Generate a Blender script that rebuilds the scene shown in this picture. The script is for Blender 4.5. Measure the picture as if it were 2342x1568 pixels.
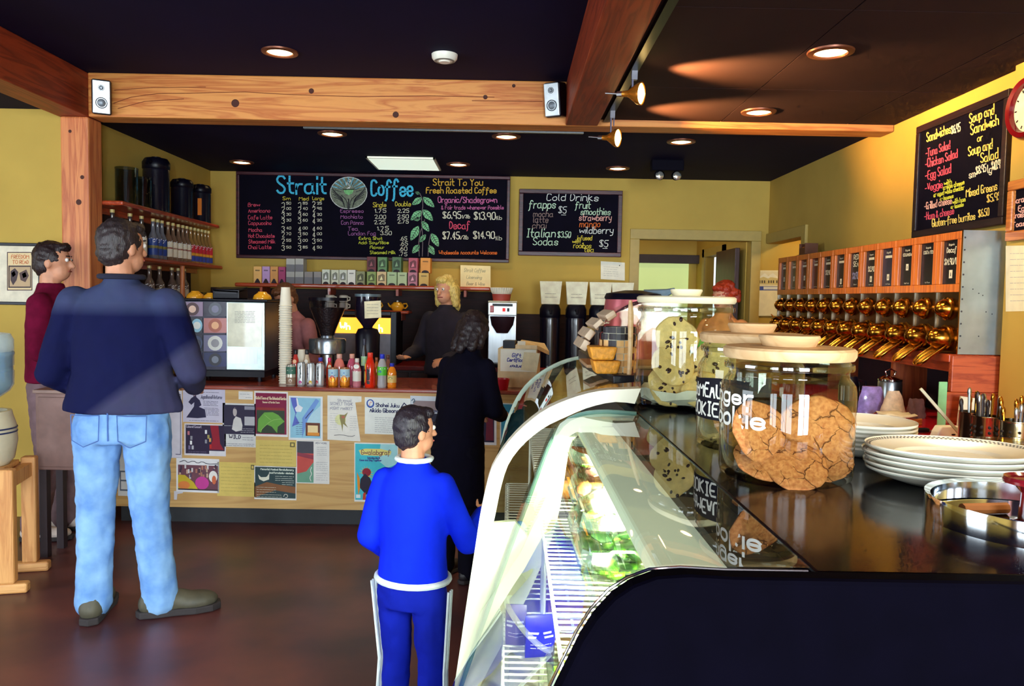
import bpy, bmesh, math, random
from mathutils import Vector, Matrix
random.seed(7)
SC = bpy.context.scene
for _o in list(bpy.data.objects): bpy.data.objects.remove(_o)
COL = SC.collection

# ------------------------------------------------------------------ camera
F = 1786.0; CX, CY = 1171.0, 784.0; CAMH = 1.5
VPX, VPY, ROLL = 1165.0, 683.0, 0.018
_d = Vector((VPX-CX, CY-VPY, -F)).normalized()          # world +Y seen from the camera
_x = Vector((1, -ROLL, 0)); _x = (_x - _x.dot(_d)*_d).normalized()
_z = _x.cross(_d).normalized()
R3 = Matrix((_x, _d, _z))                                # camera coords -> world coords
CAM = Vector((0, 0, CAMH))
cd = bpy.data.cameras.new('camera'); cam = bpy.data.objects.new('camera', cd); COL.objects.link(cam)
cd.sensor_fit = 'HORIZONTAL'; cd.sensor_width = 36.0; cd.lens = 36.0*F/2342.0
cd.clip_start = 0.05; cd.clip_end = 60
cam.matrix_world = Matrix.Translation(CAM) @ R3.to_4x4()
SC.camera = cam
def ray(px, py): return R3 @ Vector(((px-CX)/F, -(py-CY)/F, -1.0))
def at(px, py, Y):  r = ray(px, py); return CAM + r*(Y/r.y)
def atz(px, py, z): r = ray(px, py); return CAM + r*((z-CAMH)/r.z)
def atx(px, py, X): r = ray(px, py); return CAM + r*(X/r.x)

# ------------------------------------------------------------------ world, daylight, exposure
SC.view_settings.view_transform = 'Standard'; SC.view_settings.look = 'None'
SC.view_settings.exposure = 0.22; SC.view_settings.gamma = 1.0; SC.view_settings.use_curve_mapping = False
W = bpy.data.worlds.new('daylight'); SC.world = W; W.use_nodes = True
W.node_tree.nodes['Background'].inputs[0].default_value = (0.75, 0.86, 1.0, 1)
W.node_tree.nodes['Background'].inputs[1].default_value = 1.2
SC.cycles.adaptive_threshold = 0.06; SC.cycles.adaptive_min_samples = 12; SC.cycles.max_bounces = 7; SC.cycles.diffuse_bounces = 3; SC.cycles.glossy_bounces = 4
SC.cycles.transmission_bounces = 4; SC.cycles.transparent_max_bounces = 18
SC.cycles.caustics_reflective = False; SC.cycles.caustics_refractive = False
SC.cycles.sample_clamp_indirect = 4.0; SC.cycles.blur_glossy = 0.5
def area(name, loc, look, sx, sy, power, col):
    l = bpy.data.lights.new(name, 'AREA'); l.shape = 'RECTANGLE'; l.size = sx; l.size_y = sy
    l.energy = power; l.color = col
    o = bpy.data.objects.new(name, l); COL.objects.link(o); o.location = loc
    o.rotation_euler = (Vector(look)-Vector(loc)).to_track_quat('-Z', 'Y').to_euler()
    return o
DAY = (0.80, 0.92, 1.0)
area('window_daylight', (-3.9, -3.62, 1.45), (-3.9, 0, 1.35), 1.7, 2.0, 130, DAY)
area('window_daylight', (-1.3, -3.62, 1.45), (-1.3, 0, 1.35), 1.7, 2.0, 130, DAY)
area('window_daylight', (1.2, -3.62, 1.45), (1.2, 0, 1.35), 1.5, 2.0, 420, DAY)
area('window_daylight', (-5.72, 1.2, 1.4), (0, 1.2, 1.2), 2.4, 2.0, 130, DAY)

# ------------------------------------------------------------------ helpers
def lin(c):
    return tuple((x/255/12.92 if x/255 <= 0.04045 else ((x/255+0.055)/1.055)**2.4) for x in c)
MATS = {}
def _new(name):
    m = bpy.data.materials.new(name); m.use_nodes = True
    return m, m.node_tree, m.node_tree.nodes['Principled BSDF']
def M(name, col, rough=0.5, metal=0.0, noise=0.12, scale=18.0, bump=0.0, spec=0.5, stretch=(1,1,1), col2=None, coat=0.0):
    if name in MATS: return MATS[name]
    m, t, b = _new(name)
    b.inputs['Roughness'].default_value = rough; b.inputs['Metallic'].default_value = metal
    b.inputs['Specular IOR Level'].default_value = spec; b.inputs['Coat Weight'].default_value = coat
    c = lin(col)
    tc = t.nodes.new('ShaderNodeTexCoord'); mp = t.nodes.new('ShaderNodeMapping')
    mp.inputs['Scale'].default_value = stretch
    nz = t.nodes.new('ShaderNodeTexNoise'); nz.inputs['Scale'].default_value = scale; nz.inputs['Detail'].default_value = 4
    t.links.new(tc.outputs['Object'], mp.inputs[0]); t.links.new(mp.outputs[0], nz.inputs['Vector'])
    rp = t.nodes.new('ShaderNodeValToRGB')
    a = col2 and lin(col2) or tuple(x*(1-noise) for x in c); d = c if col2 else tuple(min(1, x*(1+noise)) for x in c)
    rp.color_ramp.elements[0].position = 0.32; rp.color_ramp.elements[1].position = 0.68
    rp.color_ramp.elements[0].color = (*a, 1); rp.color_ramp.elements[1].color = (*d, 1)
    t.links.new(nz.outputs['Fac'], rp.inputs[0]); t.links.new(rp.outputs[0], b.inputs['Base Color'])
    if bump:
        bp = t.nodes.new('ShaderNodeBump'); bp.inputs['Strength'].default_value = bump; bp.inputs['Distance'].default_value = 0.01
        t.links.new(nz.outputs['Fac'], bp.inputs['Height']); t.links.new(bp.outputs[0], b.inputs['Normal'])
    MATS[name] = m; return m
def C(col, rough=0.6):                                   # a plain paint / ink / plastic of one colour
    return M('paint_%d_%d_%d_%d' % (*col, rough*100), col, rough, noise=0.05)
def WOOD(name, c1, c2, axis='x', rough=0.45, scale=3.0, coat=0.0, knots=False):
    if name in MATS: return MATS[name]
    m, t, b = _new(name)
    b.inputs['Roughness'].default_value = rough; b.inputs['Coat Weight'].default_value = coat
    tc = t.nodes.new('ShaderNodeTexCoord'); mp = t.nodes.new('ShaderNodeMapping')
    s = [7.0, 7.0, 7.0]; s['xyz'.index(axis)] = 0.45; mp.inputs['Scale'].default_value = s
    t.links.new(tc.outputs['Object'], mp.inputs[0])
    wv = t.nodes.new('ShaderNodeTexNoise'); wv.inputs['Scale'].default_value = scale; wv.inputs['Detail'].default_value = 5
    wv.inputs['Distortion'].default_value = 1.2
    t.links.new(mp.outputs[0], wv.inputs['Vector'])
    mt = t.nodes.new('ShaderNodeMath'); mt.operation = 'MULTIPLY'; mt.inputs[1].default_value = 9.0
    fr = t.nodes.new('ShaderNodeMath'); fr.operation = 'PINGPONG'; fr.inputs[1].default_value = 1.0
    t.links.new(wv.outputs['Fac'], mt.inputs[0]); t.links.new(mt.outputs[0], fr.inputs[0])
    rp = t.nodes.new('ShaderNodeValToRGB'); rp.color_ramp.elements[0].position = 0.0; rp.color_ramp.elements[1].position = 0.75
    rp.color_ramp.elements[0].color = (*lin(c2), 1); rp.color_ramp.elements[1].color = (*lin(c1), 1)
    t.links.new(fr.outputs[0], rp.inputs[0]); t.links.new(rp.outputs[0], b.inputs['Base Color'])
    bp = t.nodes.new('ShaderNodeBump'); bp.inputs['Strength'].default_value = 0.08; bp.inputs['Distance'].default_value = 0.005
    t.links.new(fr.outputs[0], bp.inputs['Height']); t.links.new(bp.outputs[0], b.inputs['Normal'])
    MATS[name] = m; return m
def GLASS(name, tint=(255,255,255), rough=0.02, base=0.035, gain=0.75):
    """thin clear pane: see-through straight on, mirror-like at a slant"""
    if name in MATS: return MATS[name]
    m, t, b = _new(name); t.nodes.remove(b)
    out = t.nodes['Material Output']
    tr = t.nodes.new('ShaderNodeBsdfTransparent'); tr.inputs[0].default_value = (*lin(tint), 1)
    gl = t.nodes.new('ShaderNodeBsdfGlossy'); gl.inputs['Roughness'].default_value = rough; gl.inputs[0].default_value = (1, 1, 1, 1)
    fr = t.nodes.new('ShaderNodeLayerWeight'); fr.inputs['Blend'].default_value = 0.5
    pw = t.nodes.new('ShaderNodeMath'); pw.operation = 'POWER'; pw.inputs[1].default_value = 4.0
    t.links.new(fr.outputs['Facing'], pw.inputs[0])
    ml = t.nodes.new('ShaderNodeMath'); ml.operation = 'MULTIPLY_ADD'; ml.inputs[1].default_value = gain; ml.inputs[2].default_value = base
    mx = t.nodes.new('ShaderNodeMixShader')
    t.links.new(pw.outputs[0], ml.inputs[0]); t.links.new(ml.outputs[0], mx.inputs[0])
    t.links.new(tr.outputs[0], mx.inputs[1]); t.links.new(gl.outputs[0], mx.inputs[2]); t.links.new(mx.outputs[0], out.inputs['Surface'])
    MATS[name] = m; return m
def EMIT(name, col, strength):
    if name in MATS: return MATS[name]
    m, t, b = _new(name); b.inputs['Base Color'].default_value = (*lin(col), 1)
    b.inputs['Emission Color'].default_value = (*lin(col), 1); b.inputs['Emission Strength'].default_value = strength
    MATS[name] = m; return m

class MB:
    """collects shapes; build() links them as one mesh object"""
    def __init__(s): s.v = []; s.f = []; s.m = []; s.cur = None
    def use(s, mat): s.cur = mat; return s
    def add(s, vs, fs):
        n = len(s.v); s.v += [tuple(p) for p in vs]
        for f in fs: s.f.append([n+i for i in f]); s.m.append(s.cur)
        return s
    def box(s, x0, x1, y0, y1, z0, z1, rot=None, piv=None):
        vs = [Vector((x, y, z)) for z in (z0, z1) for y in (y0, y1) for x in (x0, x1)]
        if rot is not None:
            piv = Vector(piv) if piv is not None else Vector(((x0+x1)/2, (y0+y1)/2, (z0+z1)/2))
            vs = [rot @ (p-piv) + piv for p in vs]
        return s.add(vs, [(0,2,3,1), (4,5,7,6), (0,1,5,4), (2,6,7,3), (0,4,6,2), (1,3,7,5)])
    def lathe(s, prof, seg=24, c=(0,0,0), sx=1.0, sy=1.0, mtx=None):
        c = Vector(c); vs = []; rows = []
        for r, z in prof:
            if r < 1e-6: rows.append([len(vs)]); p = Vector((0, 0, z)); vs.append((mtx @ p if mtx else p)+c)
            else:
                rows.append(list(range(len(vs), len(vs)+seg)))
                for i in range(seg):
                    a = 2*math.pi*i/seg; p = Vector((r*math.cos(a)*sx, r*math.sin(a)*sy, z)); vs.append((mtx @ p if mtx else p)+c)
        fs = []
        for a, b in zip(rows, rows[1:]):
            if len(a) == 1 and len(b) == 1: continue
            for i in range(seg):
                j = (i+1) % seg
                if len(a) == 1: fs.append((a[0], b[j], b[i]))
                elif len(b) == 1: fs.append((a[i], a[j], b[0]))
                else: fs.append((a[i], a[j], b[j], b[i]))
        return s.add(vs, fs)
    def cyl(s, c, r, z0, z1, seg=20, r2=None): return s.lathe([(0, z0), (r, z0), (r2 or r, z1), (0, z1)], seg, c)
    def rod(s, p, q, r, seg=8, r2=None):
        p, q = Vector(p), Vector(q); d = q-p; L = d.length
        if L < 1e-6: return s
        m = d.to_track_quat('Z', 'Y').to_matrix()
        return s.lathe([(0, 0), (r, 0), (r if r2 is None else r2, L), (0, L)], seg, p, mtx=m)
    def tube(s, pts, r, seg=8, closed=False):
        pts = [Vector(p) for p in pts]; n = len(pts); rings = []; vs = []
        up = Vector((0, 0, 1)); prev = None
        for i, p in enumerate(pts):
            if closed: t = pts[(i+1) % n]-pts[i-1]
            else: t = pts[min(i+1, n-1)]-pts[max(i-1, 0)]
            t.normalize()
            a = prev if prev is not None else (up if abs(t.dot(up)) < 0.95 else Vector((1, 0, 0)))
            a = (a - t*a.dot(t)).normalized(); prev = a; b = t.cross(a)
            rr = r[i] if isinstance(r, (list, tuple)) else r
            rings.append(len(vs)); vs += [p + a*(rr*math.cos(2*math.pi*k/seg)) + b*(rr*math.sin(2*math.pi*k/seg)) for k in range(seg)]
        fs = []
        for i in range(n if closed else n-1):
            a, b = rings[i], rings[(i+1) % n]
            for k in range(seg): fs.append((a+k, a+(k+1) % seg, b+(k+1) % seg, b+k))
        if not closed:
            fs.append([rings[0]+k for k in range(seg)][::-1]); fs.append([rings[-1]+k for k in range(seg)])
        return s.add(vs, fs)
    def ell(s, c, r, seg=14, rows=9, mtx=None):
        rx, ry, rz = r if isinstance(r, (tuple, list)) else (r, r, r)
        prof = [(math.sin(math.pi*i/rows), -math.cos(math.pi*i/rows)) for i in range(rows+1)]
        c = Vector(c); n0 = len(s.v); s.lathe(prof, seg, (0, 0, 0))
        for i in range(n0, len(s.v)):
            p = Vector(s.v[i]); p = Vector((p.x*rx, p.y*ry, p.z*rz)); s.v[i] = tuple((mtx @ p if mtx else p)+c)
        return s
    def capsule(s, p, q, r1, r2, seg=12):
        p, q = Vector(p), Vector(q); d = q-p; L = d.length or 1e-4
        m = d.to_track_quat('Z', 'Y').to_matrix()
        prof = [(r1*math.sin(a), -r1*math.cos(a)) for a in [0, .4, .8, 1.2, 1.5]] + [(r2*math.cos(a), L+r2*math.sin(a)) for a in [.07, .4, .8, 1.2, math.pi/2]]
        prof[0] = (0, -r1); prof[-1] = (0, L+r2)
        return s.lathe(prof, seg, p, mtx=m)
    def loft(s, rings, cap=True):
        n = len(rings[0]); vs = [p for r in rings for p in r]; fs = []
        for i in range(len(rings)-1):
            for k in range(n): fs.append((i*n+k, i*n+(k+1) % n, (i+1)*n+(k+1) % n, (i+1)*n+k))
        if cap: fs.append(list(range(n))[::-1]); fs.append([(len(rings)-1)*n+k for k in range(n)])
        return s.add(vs, fs)
    def prism(s, poly, off):
        """poly: 3d points; extruded by vector off"""
        n = len(poly); off = Vector(off); vs = [Vector(p) for p in poly] + [Vector(p)+off for p in poly]
        return s.add(vs, [list(range(n)), list(range(n, 2*n))[::-1]] + [(i, n+i, n+(i+1) % n, (i+1) % n) for i in range(n)])
    def poly(s, pts): return s.add(pts, [list(range(len(pts)))])
    def mesh(s, name, mat=None):
        me = bpy.data.meshes.new(name); me.from_pydata(s.v, [], s.f)
        slots = []
        for i, m in enumerate(s.m):
            m = m or mat
            if m not in slots: slots.append(m)
        for m in slots: me.materials.append(m)
        if len(slots) > 1:
            for p, m in zip(me.polygons, s.m): p.material_index = slots.index(m or mat)
        return me
    def build(s, name, mat=None, parent=None, smooth=False, bevel=0.0, recalc=True, seg=2):
        me = s.mesh(name, mat)
        if recalc:
            bm = bmesh.new(); bm.from_mesh(me); bmesh.ops.recalc_face_normals(bm, faces=bm.faces); bm.to_mesh(me); bm.free()
        if smooth: me.shade_smooth(); me.set_sharp_from_angle(angle=math.radians(40))
        o = bpy.data.objects.new(name, me); COL.objects.link(o); o.parent = parent
        if bevel:
            b = o.modifiers.new('bevel', 'BEVEL'); b.width = bevel; b.segments = seg; b.limit_method = 'ANGLE'; b.angle_limit = 0.7
        return o
def tag(o, label, cat, group=None, kind=None):
    o['label'] = label; o['category'] = cat
    if group: o['group'] = group
    if kind: o['kind'] = kind
    return o
def thing(name, label, cat, loc=(0,0,0), rz=0.0, group=None):
    o = bpy.data.objects.new(name, None); COL.objects.link(o); o.empty_display_size = 0.05
    o.location = loc; o.rotation_euler = (0, 0, rz); return tag(o, label, cat, group)
def struct(o): o['kind'] = 'structure'; return o
def copy_tree(o, parent=None, loc=None, rz=None, label=None):
    kids = list(o.children); c = o.copy(); COL.objects.link(c); c.parent = parent
    if loc is not None: c.location = loc
    if rz is not None: c.rotation_euler = (0, 0, rz)
    if label: c['label'] = label
    for k in kids: copy_tree(k, c)
    return c
def LB(root): return lambda p: Vector(p)-Vector(root.location)   # world point -> local of an unrotated root

# stroke lettering: points xy on a grid, baseline 2, x-height 6, capitals 9
G = {'a':'46 16 05 03 12 32 43|46 43 52','b':'09 02|05 16 36 45 43 32 12 03','c':'45 36 16 05 03 12 32 43','d':'49 42|45 36 16 05 03 12 32 43',
'e':'04 44 45 36 16 05 03 12 32 43','f':'48 39 29 18 11 00|06 36','g':'45 36 16 05 03 12 32 43|46 41 30 10 01','h':'09 02|05 16 36 45 42','i':'06 02|08 09',
'j':'26 21 10 00|28 29','k':'09 02|36 04 42','l':'09 03 12','m':'06 02|05 16 26 35 32|35 46 56 65 62','n':'06 02|05 16 36 45 42','o':'26 05 03 12 32 43 45 36 26',
'p':'06 00|05 16 36 45 43 32 12 03','q':'46 40|45 36 16 05 03 12 32 43','r':'06 02|04 16 36','s':'45 36 16 05 14 34 43 32 12 03','t':'19 13 22 32|06 36',
'u':'06 03 12 32 43|46 42','v':'06 22 46','w':'06 12 36 52 66','x':'06 42|46 02','y':'06 04 23 43|46 41 30 10','z':'06 46 02 42',
'A':'02 29 42|15 35','B':'02 09 39 48 47 36 06|36 45 43 32 02','C':'48 39 19 08 03 12 32 43','D':'02 09 29 47 44 22 02','E':'49 09 02 42|06 36','F':'49 09 02|06 36',
'G':'48 39 19 08 03 12 32 43 45 25','H':'09 02|49 42|06 46','I':'29 22|19 39|12 32','J':'39 33 22 12 03','K':'09 02|49 05 42','L':'09 02 42','M':'02 09 35 69 62','N':'02 09 42 49',
'O':'29 08 03 22 32 53 58 39 29','P':'02 09 39 48 46 35 05','Q':'29 08 03 22 32 53 58 39 29|34 51','R':'02 09 39 48 46 35 05|25 42','S':'48 39 19 08 07 16 35 44 43 32 12 03','T':'09 59|29 22',
'U':'09 03 12 32 43 49','V':'09 22 49','W':'09 12 36 52 69','X':'09 42|49 02','Y':'09 26 49|26 22','Z':'09 49 02 42',
'0':'29 08 03 12 32 43 48 39 29','1':'07 19 12','2':'08 19 39 48 46 02 42','3':'08 19 39 48 47 26 36 45 43 32 12 03','4':'39 04 44|39 32','5':'49 09 06 36 45 43 32 12 03',
'6':'39 18 04 03 12 32 43 45 36 05','7':'09 49 12','8':'26 07 08 19 39 48 47 26 04 03 12 32 43 44 26','9':'45 15 06 08 19 39 48 42','.':'02 03','$':'48 39 19 08 07 16 35 44 43 32 12 03|29 22',
'/':'02 49','-':'05 35','&':'42 08 19 38 04 03 12 22 44',':':'03 03|05 05','!':'09 04|02 03','%':'02 49'}
def smooth_line(pts):
    if len(pts) < 3: return pts
    closed = pts[0] == pts[-1]; out = [pts[0]]
    for i in range(len(pts)-1):
        a, b = pts[i], pts[i+1]
        if i > 0 or closed: out.append((a[0]*.75+b[0]*.25, a[1]*.75+b[1]*.25))
        if i < len(pts)-2 or closed: out.append((a[0]*.25+b[0]*.75, a[1]*.25+b[1]*.75))
    out.append(out[1] if closed else pts[-1])
    return out[1:] if closed else out
def ribbon(mb, pts, w, mapf):
    n = len(pts); L = []; Rr = []
    for i, (x, y) in enumerate(pts):
        ax, ay = pts[max(i-1, 0)]; bx, by = pts[min(i+1, n-1)]
        dx, dy = bx-ax, by-ay; l = math.hypot(dx, dy) or 1.0; nx, ny = -dy/l*w/2, dx/l*w/2
        ex, ey = (dx/l*w*.4, dy/l*w*.4) if i == n-1 else ((-dx/l*w*.4, -dy/l*w*.4) if i == 0 else (0, 0))
        L.append(mapf(x+nx+ex, y+ny+ey)); Rr.append(mapf(x-nx+ex, y-ny+ey))
    mb.add(L+Rr, [(i, i+1, n+i+1, n+i) for i in range(n-1)])
def write(mb, s, x, y, w, h, mapf, sw=None, slope=0.0, slant=0.0, jit=0.25, mat=None):
    """s: text; (x,y): left end of the baseline in picture units, y down; w: full width; h: capital height"""
    if mat: mb.use(mat)
    adv = []; tot = 0
    for ch in s:
        a = 3.2 if ch == ' ' else max(int(q[0]) for st in G.get(ch, '02').split('|') for q in st.split())+1.6
        adv.append(a); tot += a
    tot -= 1.6; k = h/7.0; kx = (w/tot) if w else k; sw = sw or h*0.11; cx = 0.0
    rnd = random.Random(s)
    for ch, a in zip(s, adv):
        if ch != ' ':
            jy = rnd.uniform(-jit, jit); js = 1+rnd.uniform(-.06, .06)
            for st in G.get(ch, '02').split('|'):
                pts = [(int(q[0]), int(q[1])-2) for q in st.split()]
                if len(pts) == 2 and pts[0] == pts[1]: pts[1] = (pts[0][0], pts[0][1]+.5)
                pts = smooth_line(pts)
                P = []
                for gx, gy in pts:
                    ux = (cx+gx)*kx + slant*gy*k*js; uy = (gy*js+jy)*k
                    P.append((x+ux, y-uy+slope*ux))
                ribbon(mb, P, sw, mapf)
        cx += a
def wl(parent, s, x, y, w, h, mapf, **k):
    b = MB(); write(b, s, x, y, w, h, mapf, **k); return b.build('lettering', None, parent, recalc=False)
def spline(pts, n):
    out = []; m = len(pts)
    L = [0.0]
    for a, b in zip(pts, pts[1:]): L.append(L[-1]+math.hypot(b[0]-a[0], b[1]-a[1]))
    for k in range(n):
        d = L[-1]*k/(n-1); i = max(0, min(m-2, next((j for j in range(m-1) if L[j+1] >= d-1e-9), m-2))); u = (d-L[i])/((L[i+1]-L[i]) or 1)
        p0, p1, p2, p3 = pts[max(i-1, 0)], pts[i], pts[i+1], pts[min(i+2, m-1)]
        out.append(tuple(.5*((2*p1[c])+(-p0[c]+p2[c])*u+(2*p0[c]-5*p1[c]+4*p2[c]-p3[c])*u*u+(-p0[c]+3*p1[c]-3*p2[c]+p3[c])*u**3) for c in (0, 1)))
    return out
def scribble(mb, x, y, w, n, mapf, h=3, gap=6, mat=None, sw=1.2, slope=0.0):
    """rows of small print too fine to read"""
    if mat: mb.use(mat)
    rnd = random.Random(x*7+y)
    for r in range(n):
        u = x
        while u < x+w:
            k = 1.0 if w > 5 else w/30.0
            l = min(rnd.uniform(3, 9)*k, x+w-u)
            if l > 1.5*k: ribbon(mb, [(u, y+r*gap+slope*(u-x)), (u+l, y+r*gap+slope*(u+l-x))], sw, mapf)
            u += l+rnd.uniform(1, 2.4)*k
        
# ------------------------------------------------------------------ the room
YB, XR, XL, ZC, ZH = 7.4, 2.43, -2.82, 2.645, 2.88
wall_m = M('wall_paint', (196, 164, 80), 0.8, noise=0.05, scale=2.5, spec=.2, bump=0.02)
trim_m = M('olive_trim_paint', (180, 154, 80), 0.5, noise=0.04)
ceil_m = M('dark_ceiling_paint', (17, 11, 48), 0.8, noise=0.10, scale=3, spec=.15)
floor_m = M('stained_concrete', (112, 62, 56), 0.36, noise=0.3, scale=2.2, col2=(70, 42, 48), bump=0.02)
beam_m = WOOD('fir_timber', (226, 150, 76), (196, 108, 48), 'x', 0.5, 2.2)
beamy_m = WOOD('fir_timber_long', (156, 58, 28), (118, 40, 22), 'y', 0.5, 2.2)
post_m = WOOD('fir_timber_post', (222, 138, 82), (190, 100, 58), 'z', 0.5, 2.2)
cherry_m = WOOD('cherry_shelf', (196, 80, 42), (160, 58, 32), 'x', 0.35, 3, coat=0.3)
cherryy_m = WOOD('cherry_shelf_long', (196, 80, 42), (160, 58, 32), 'y', 0.35, 3, coat=0.3)
black_m = M('black_plastic', (9, 7, 22), 0.35, noise=0.1, spec=.25)
blackmat_m = M('black_matt', (9, 7, 20), 0.8, noise=0.1, spec=.1)
steel_m = M('brushed_steel', (190, 196, 200), 0.3, 1.0, noise=0.06, scale=60, stretch=(1, 1, 0.05))
chrome_m = M('chrome', (235, 240, 245), 0.08, 1.0, noise=0.02)
white_m = M('white_enamel', (250, 248, 232), 0.35, noise=0.02)
paper_m = M('white_paper', (240, 238, 222), 0.8, noise=0.03)
brass_m = M('polished_brass', (196, 130, 44), 0.2, 1.0, noise=0.15, scale=8)

struct(MB().box(-6, 4.5, -4, 9.8, -0.1, 0).build('floor', floor_m))
# back wall with the kitchen doorway
dl, dr, dt = at(1461, 600, YB).x, at(1716, 600, YB).x, at(1590, 549, YB).z
b = MB().box(XL-.12, dl, YB, YB+.12, 0, ZC+.3).box(dr, 4.3, YB, YB+.12, 0, ZC+.3).box(dl, dr, YB, YB+.12, dt, ZC+.3)
struct(b.build('wall_back', wall_m))
tr = struct(MB().box(dl-.09, dl, YB-.025, YB, 0, dt).box(dr, dr+.09, YB-.025, YB, 0, dt).box(dl-.09, dr+.09, YB-.025, YB, dt, dt+.095).build('trim_1', trim_m, bevel=.004))
tr['label'] = 'olive door casing around the kitchen doorway'
# left bar wall, return wall with the picture, far left wall
struct(MB().box(XL-.12, XL, 5.24, YB, 0, ZC+.3).build('wall_left', wall_m))
struct(MB().box(-6, XL, 5.12, 5.24, 0, ZC+.3).build('wall_front_left', wall_m))
b = MB().box(-5.82, -5.7, -4, 0, 0, 3).box(-5.82, -5.7, 2.4, 5.12, 0, 3).box(-5.82, -5.7, 0, 2.4, 0, .4).box(-5.82, -5.7, 0, 2.4, 2.4, 3)
struct(b.build('wall_far_left', wall_m))
# right wall with side doorway and a thicker pier near the camera
oy0 = 6.5; oz = 2.06
b = MB().box(XR, XR+.12, -4, oy0, 0, ZC+.3).box(XR, XR+.12, oy0, YB, oz, ZC+.3).box(XR-.05, XR, -4, 3.76, 0, ZC)
struct(b.build('wall_right', wall_m))
tr = struct(MB().box(XR-.025, XR, oy0-.09, oy0, 0, oz+.09).box(XR-.025, XR, oy0, YB-.03, oz, oz+.09).build('trim_2', trim_m, bevel=.004))
# rear wall with shop windows behind the camera
b = MB()
for x0, x1 in ((-5.8, -4.8), (-3.0, -2.2), (-.4, .4), (2.0, 2.6)): b.box(x0, x1, -3.6, -3.48, 0, 3)
b.box(-5.8, 2.6, -3.6, -3.48, 0, .4).box(-5.8, 2.6, -3.6, -3.48, 2.5, 3)
struct(b.build('wall_rear', wall_m))
for n, (x0, x1) in enumerate(((-4.8, -3.0), (-2.2, -.4), (.4, 2.0))):
    b = MB(); xm = (x0+x1)/2
    b.box(x0, x0+.06, -3.58, -3.5, .4, 2.5).box(x1-.06, x1, -3.58, -3.5, .4, 2.5).box(xm-.03, xm+.03, -3.58, -3.5, .4, 2.5)
    b.box(x0, x1, -3.58, -3.5, .4, .46).box(x0, x1, -3.58, -3.5, 2.44, 2.5).box(x0, x1, -3.58, -3.5, 1.75, 1.79)
    struct(b.build('window_%d' % (n+1), beamy_m))
b = MB().box(-5.8, -5.72, 0, .06, .4, 2.4).box(-5.8, -5.72, 2.34, 2.4, .4, 2.4).box(-5.8, -5.72, 1.17, 1.23, .4, 2.4).box(-5.8, -5.72, 0, 2.4, .4, .46).box(-5.8, -5.72, 0, 2.4, 2.34, 2.4)
struct(b.build('window_4', beamy_m))
# ceilings
xb0, xb1 = at(1294, 258, 5.03).x, at(1368, 262, 5.03).x
ce = struct(MB().box(XL-.1, XR+.1, 5.2, YB+.1, ZC, ZC+.1).build('ceiling', ceil_m))
struct(MB().box(-2.9, xb0+.02, -3.6, 5.2, ZH, ZH+.1).build('ceiling_front', ceil_m))
struct(MB().box(-6, -2.86, -3.6, 5.2, ZC+.02, ZC+.12).build('ceiling_left', ceil_m))
ceilr_m = M('glow_browned_ceiling_paint', (46, 28, 30), 0.8, noise=0.1, scale=3, spec=.15)  # the dark ceiling paint with the warm lamp glow put into its colour
cr = struct(MB().box(xb1-.02, XR+.1, -3.6, 5.06, ZC+.02, ZC+.12).build('ceiling_right', ceil_m))
xs = [xb1+.005, 1.32, 2.128, XR+.0]; ys = [-3.4, -1.0, .6, 1.9, 3.1, 4.25, 5.025]
for i in range(3):
    for j in range(6):
        o = MB().box(xs[i]+.003, xs[i+1]-.003, ys[j]+.003, ys[j+1]-.003, ZC, ZC+.02).build('panel', ceilr_m, cr)
# beams and post
zb = 2.605
o = struct(MB().box(-2.69, XR, 5.03, 5.21, zb, ZH).build('timber_beam', beam_m, bevel=.008)); tag(o, 'long pale fir beam spanning the room above the counter', 'beam', kind='structure')
kn = MB()
for kx, ky, kr in ((538, 236, 9), (712, 208, 6), (1110, 222, 5), (905, 262, 7), (1175, 196, 4)):
    p = at(kx, ky, 5.029); kn.lathe([(0, 0), (kr*.0028, 0), (kr*.0024, .002), (0, .001)], 14, p, mtx=Matrix.Rotation(math.pi/2, 3, 'X'))
kn.build('knot', M('knot', (70, 26, 12), .7), o)
cr_ = MB()
for pts in ([(430, 213), (560, 210), (660, 216), (820, 221), (980, 219), (1130, 222)], [(260, 236), (300, 222), (360, 214), (430, 213)], [(1080, 230), (1240, 232)], [(270, 248), (330, 232), (420, 226)], [(262, 206), (350, 200), (470, 199)]):
    ribbon(cr_, pts, 1.7, lambda x, y: at(x, y, 5.0285))
cr_.build('crack', M('crack', (130, 60, 26), .8), o)
o = struct(MB().box(xb0, xb1, -3.5, 5.03, zb, ZH).build('timber_beam', beamy_m, bevel=.008)); tag(o, 'red-brown beam running towards the camera at the ceiling step', 'beam', kind='structure')
o = struct(MB().box(-2.89, -2.69, -3.5, 5.21, zb, ZH).build('timber_beam', beamy_m, bevel=.008)); tag(o, 'red-brown beam at upper left ending on the post', 'beam', kind='structure')
o = struct(MB().box(-2.87, -2.69, 5.03, 5.2, 0, zb).build('timber_post', post_m, bevel=.012)); tag(o, 'fir post carrying the beams at the left end of the bar', 'post', kind='structure')
kn = MB()
for kx, ky, kr in ((180, 462, 7), (188, 405, 5), (160, 300, 4)):
    kn.lathe([(0, 0), (kr*.0026, 0), (0, .001)], 12, at(kx, ky, 5.029), mtx=Matrix.Rotation(math.pi/2, 3, 'X'))
kn.build('knot', MATS['knot'], o)
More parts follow.
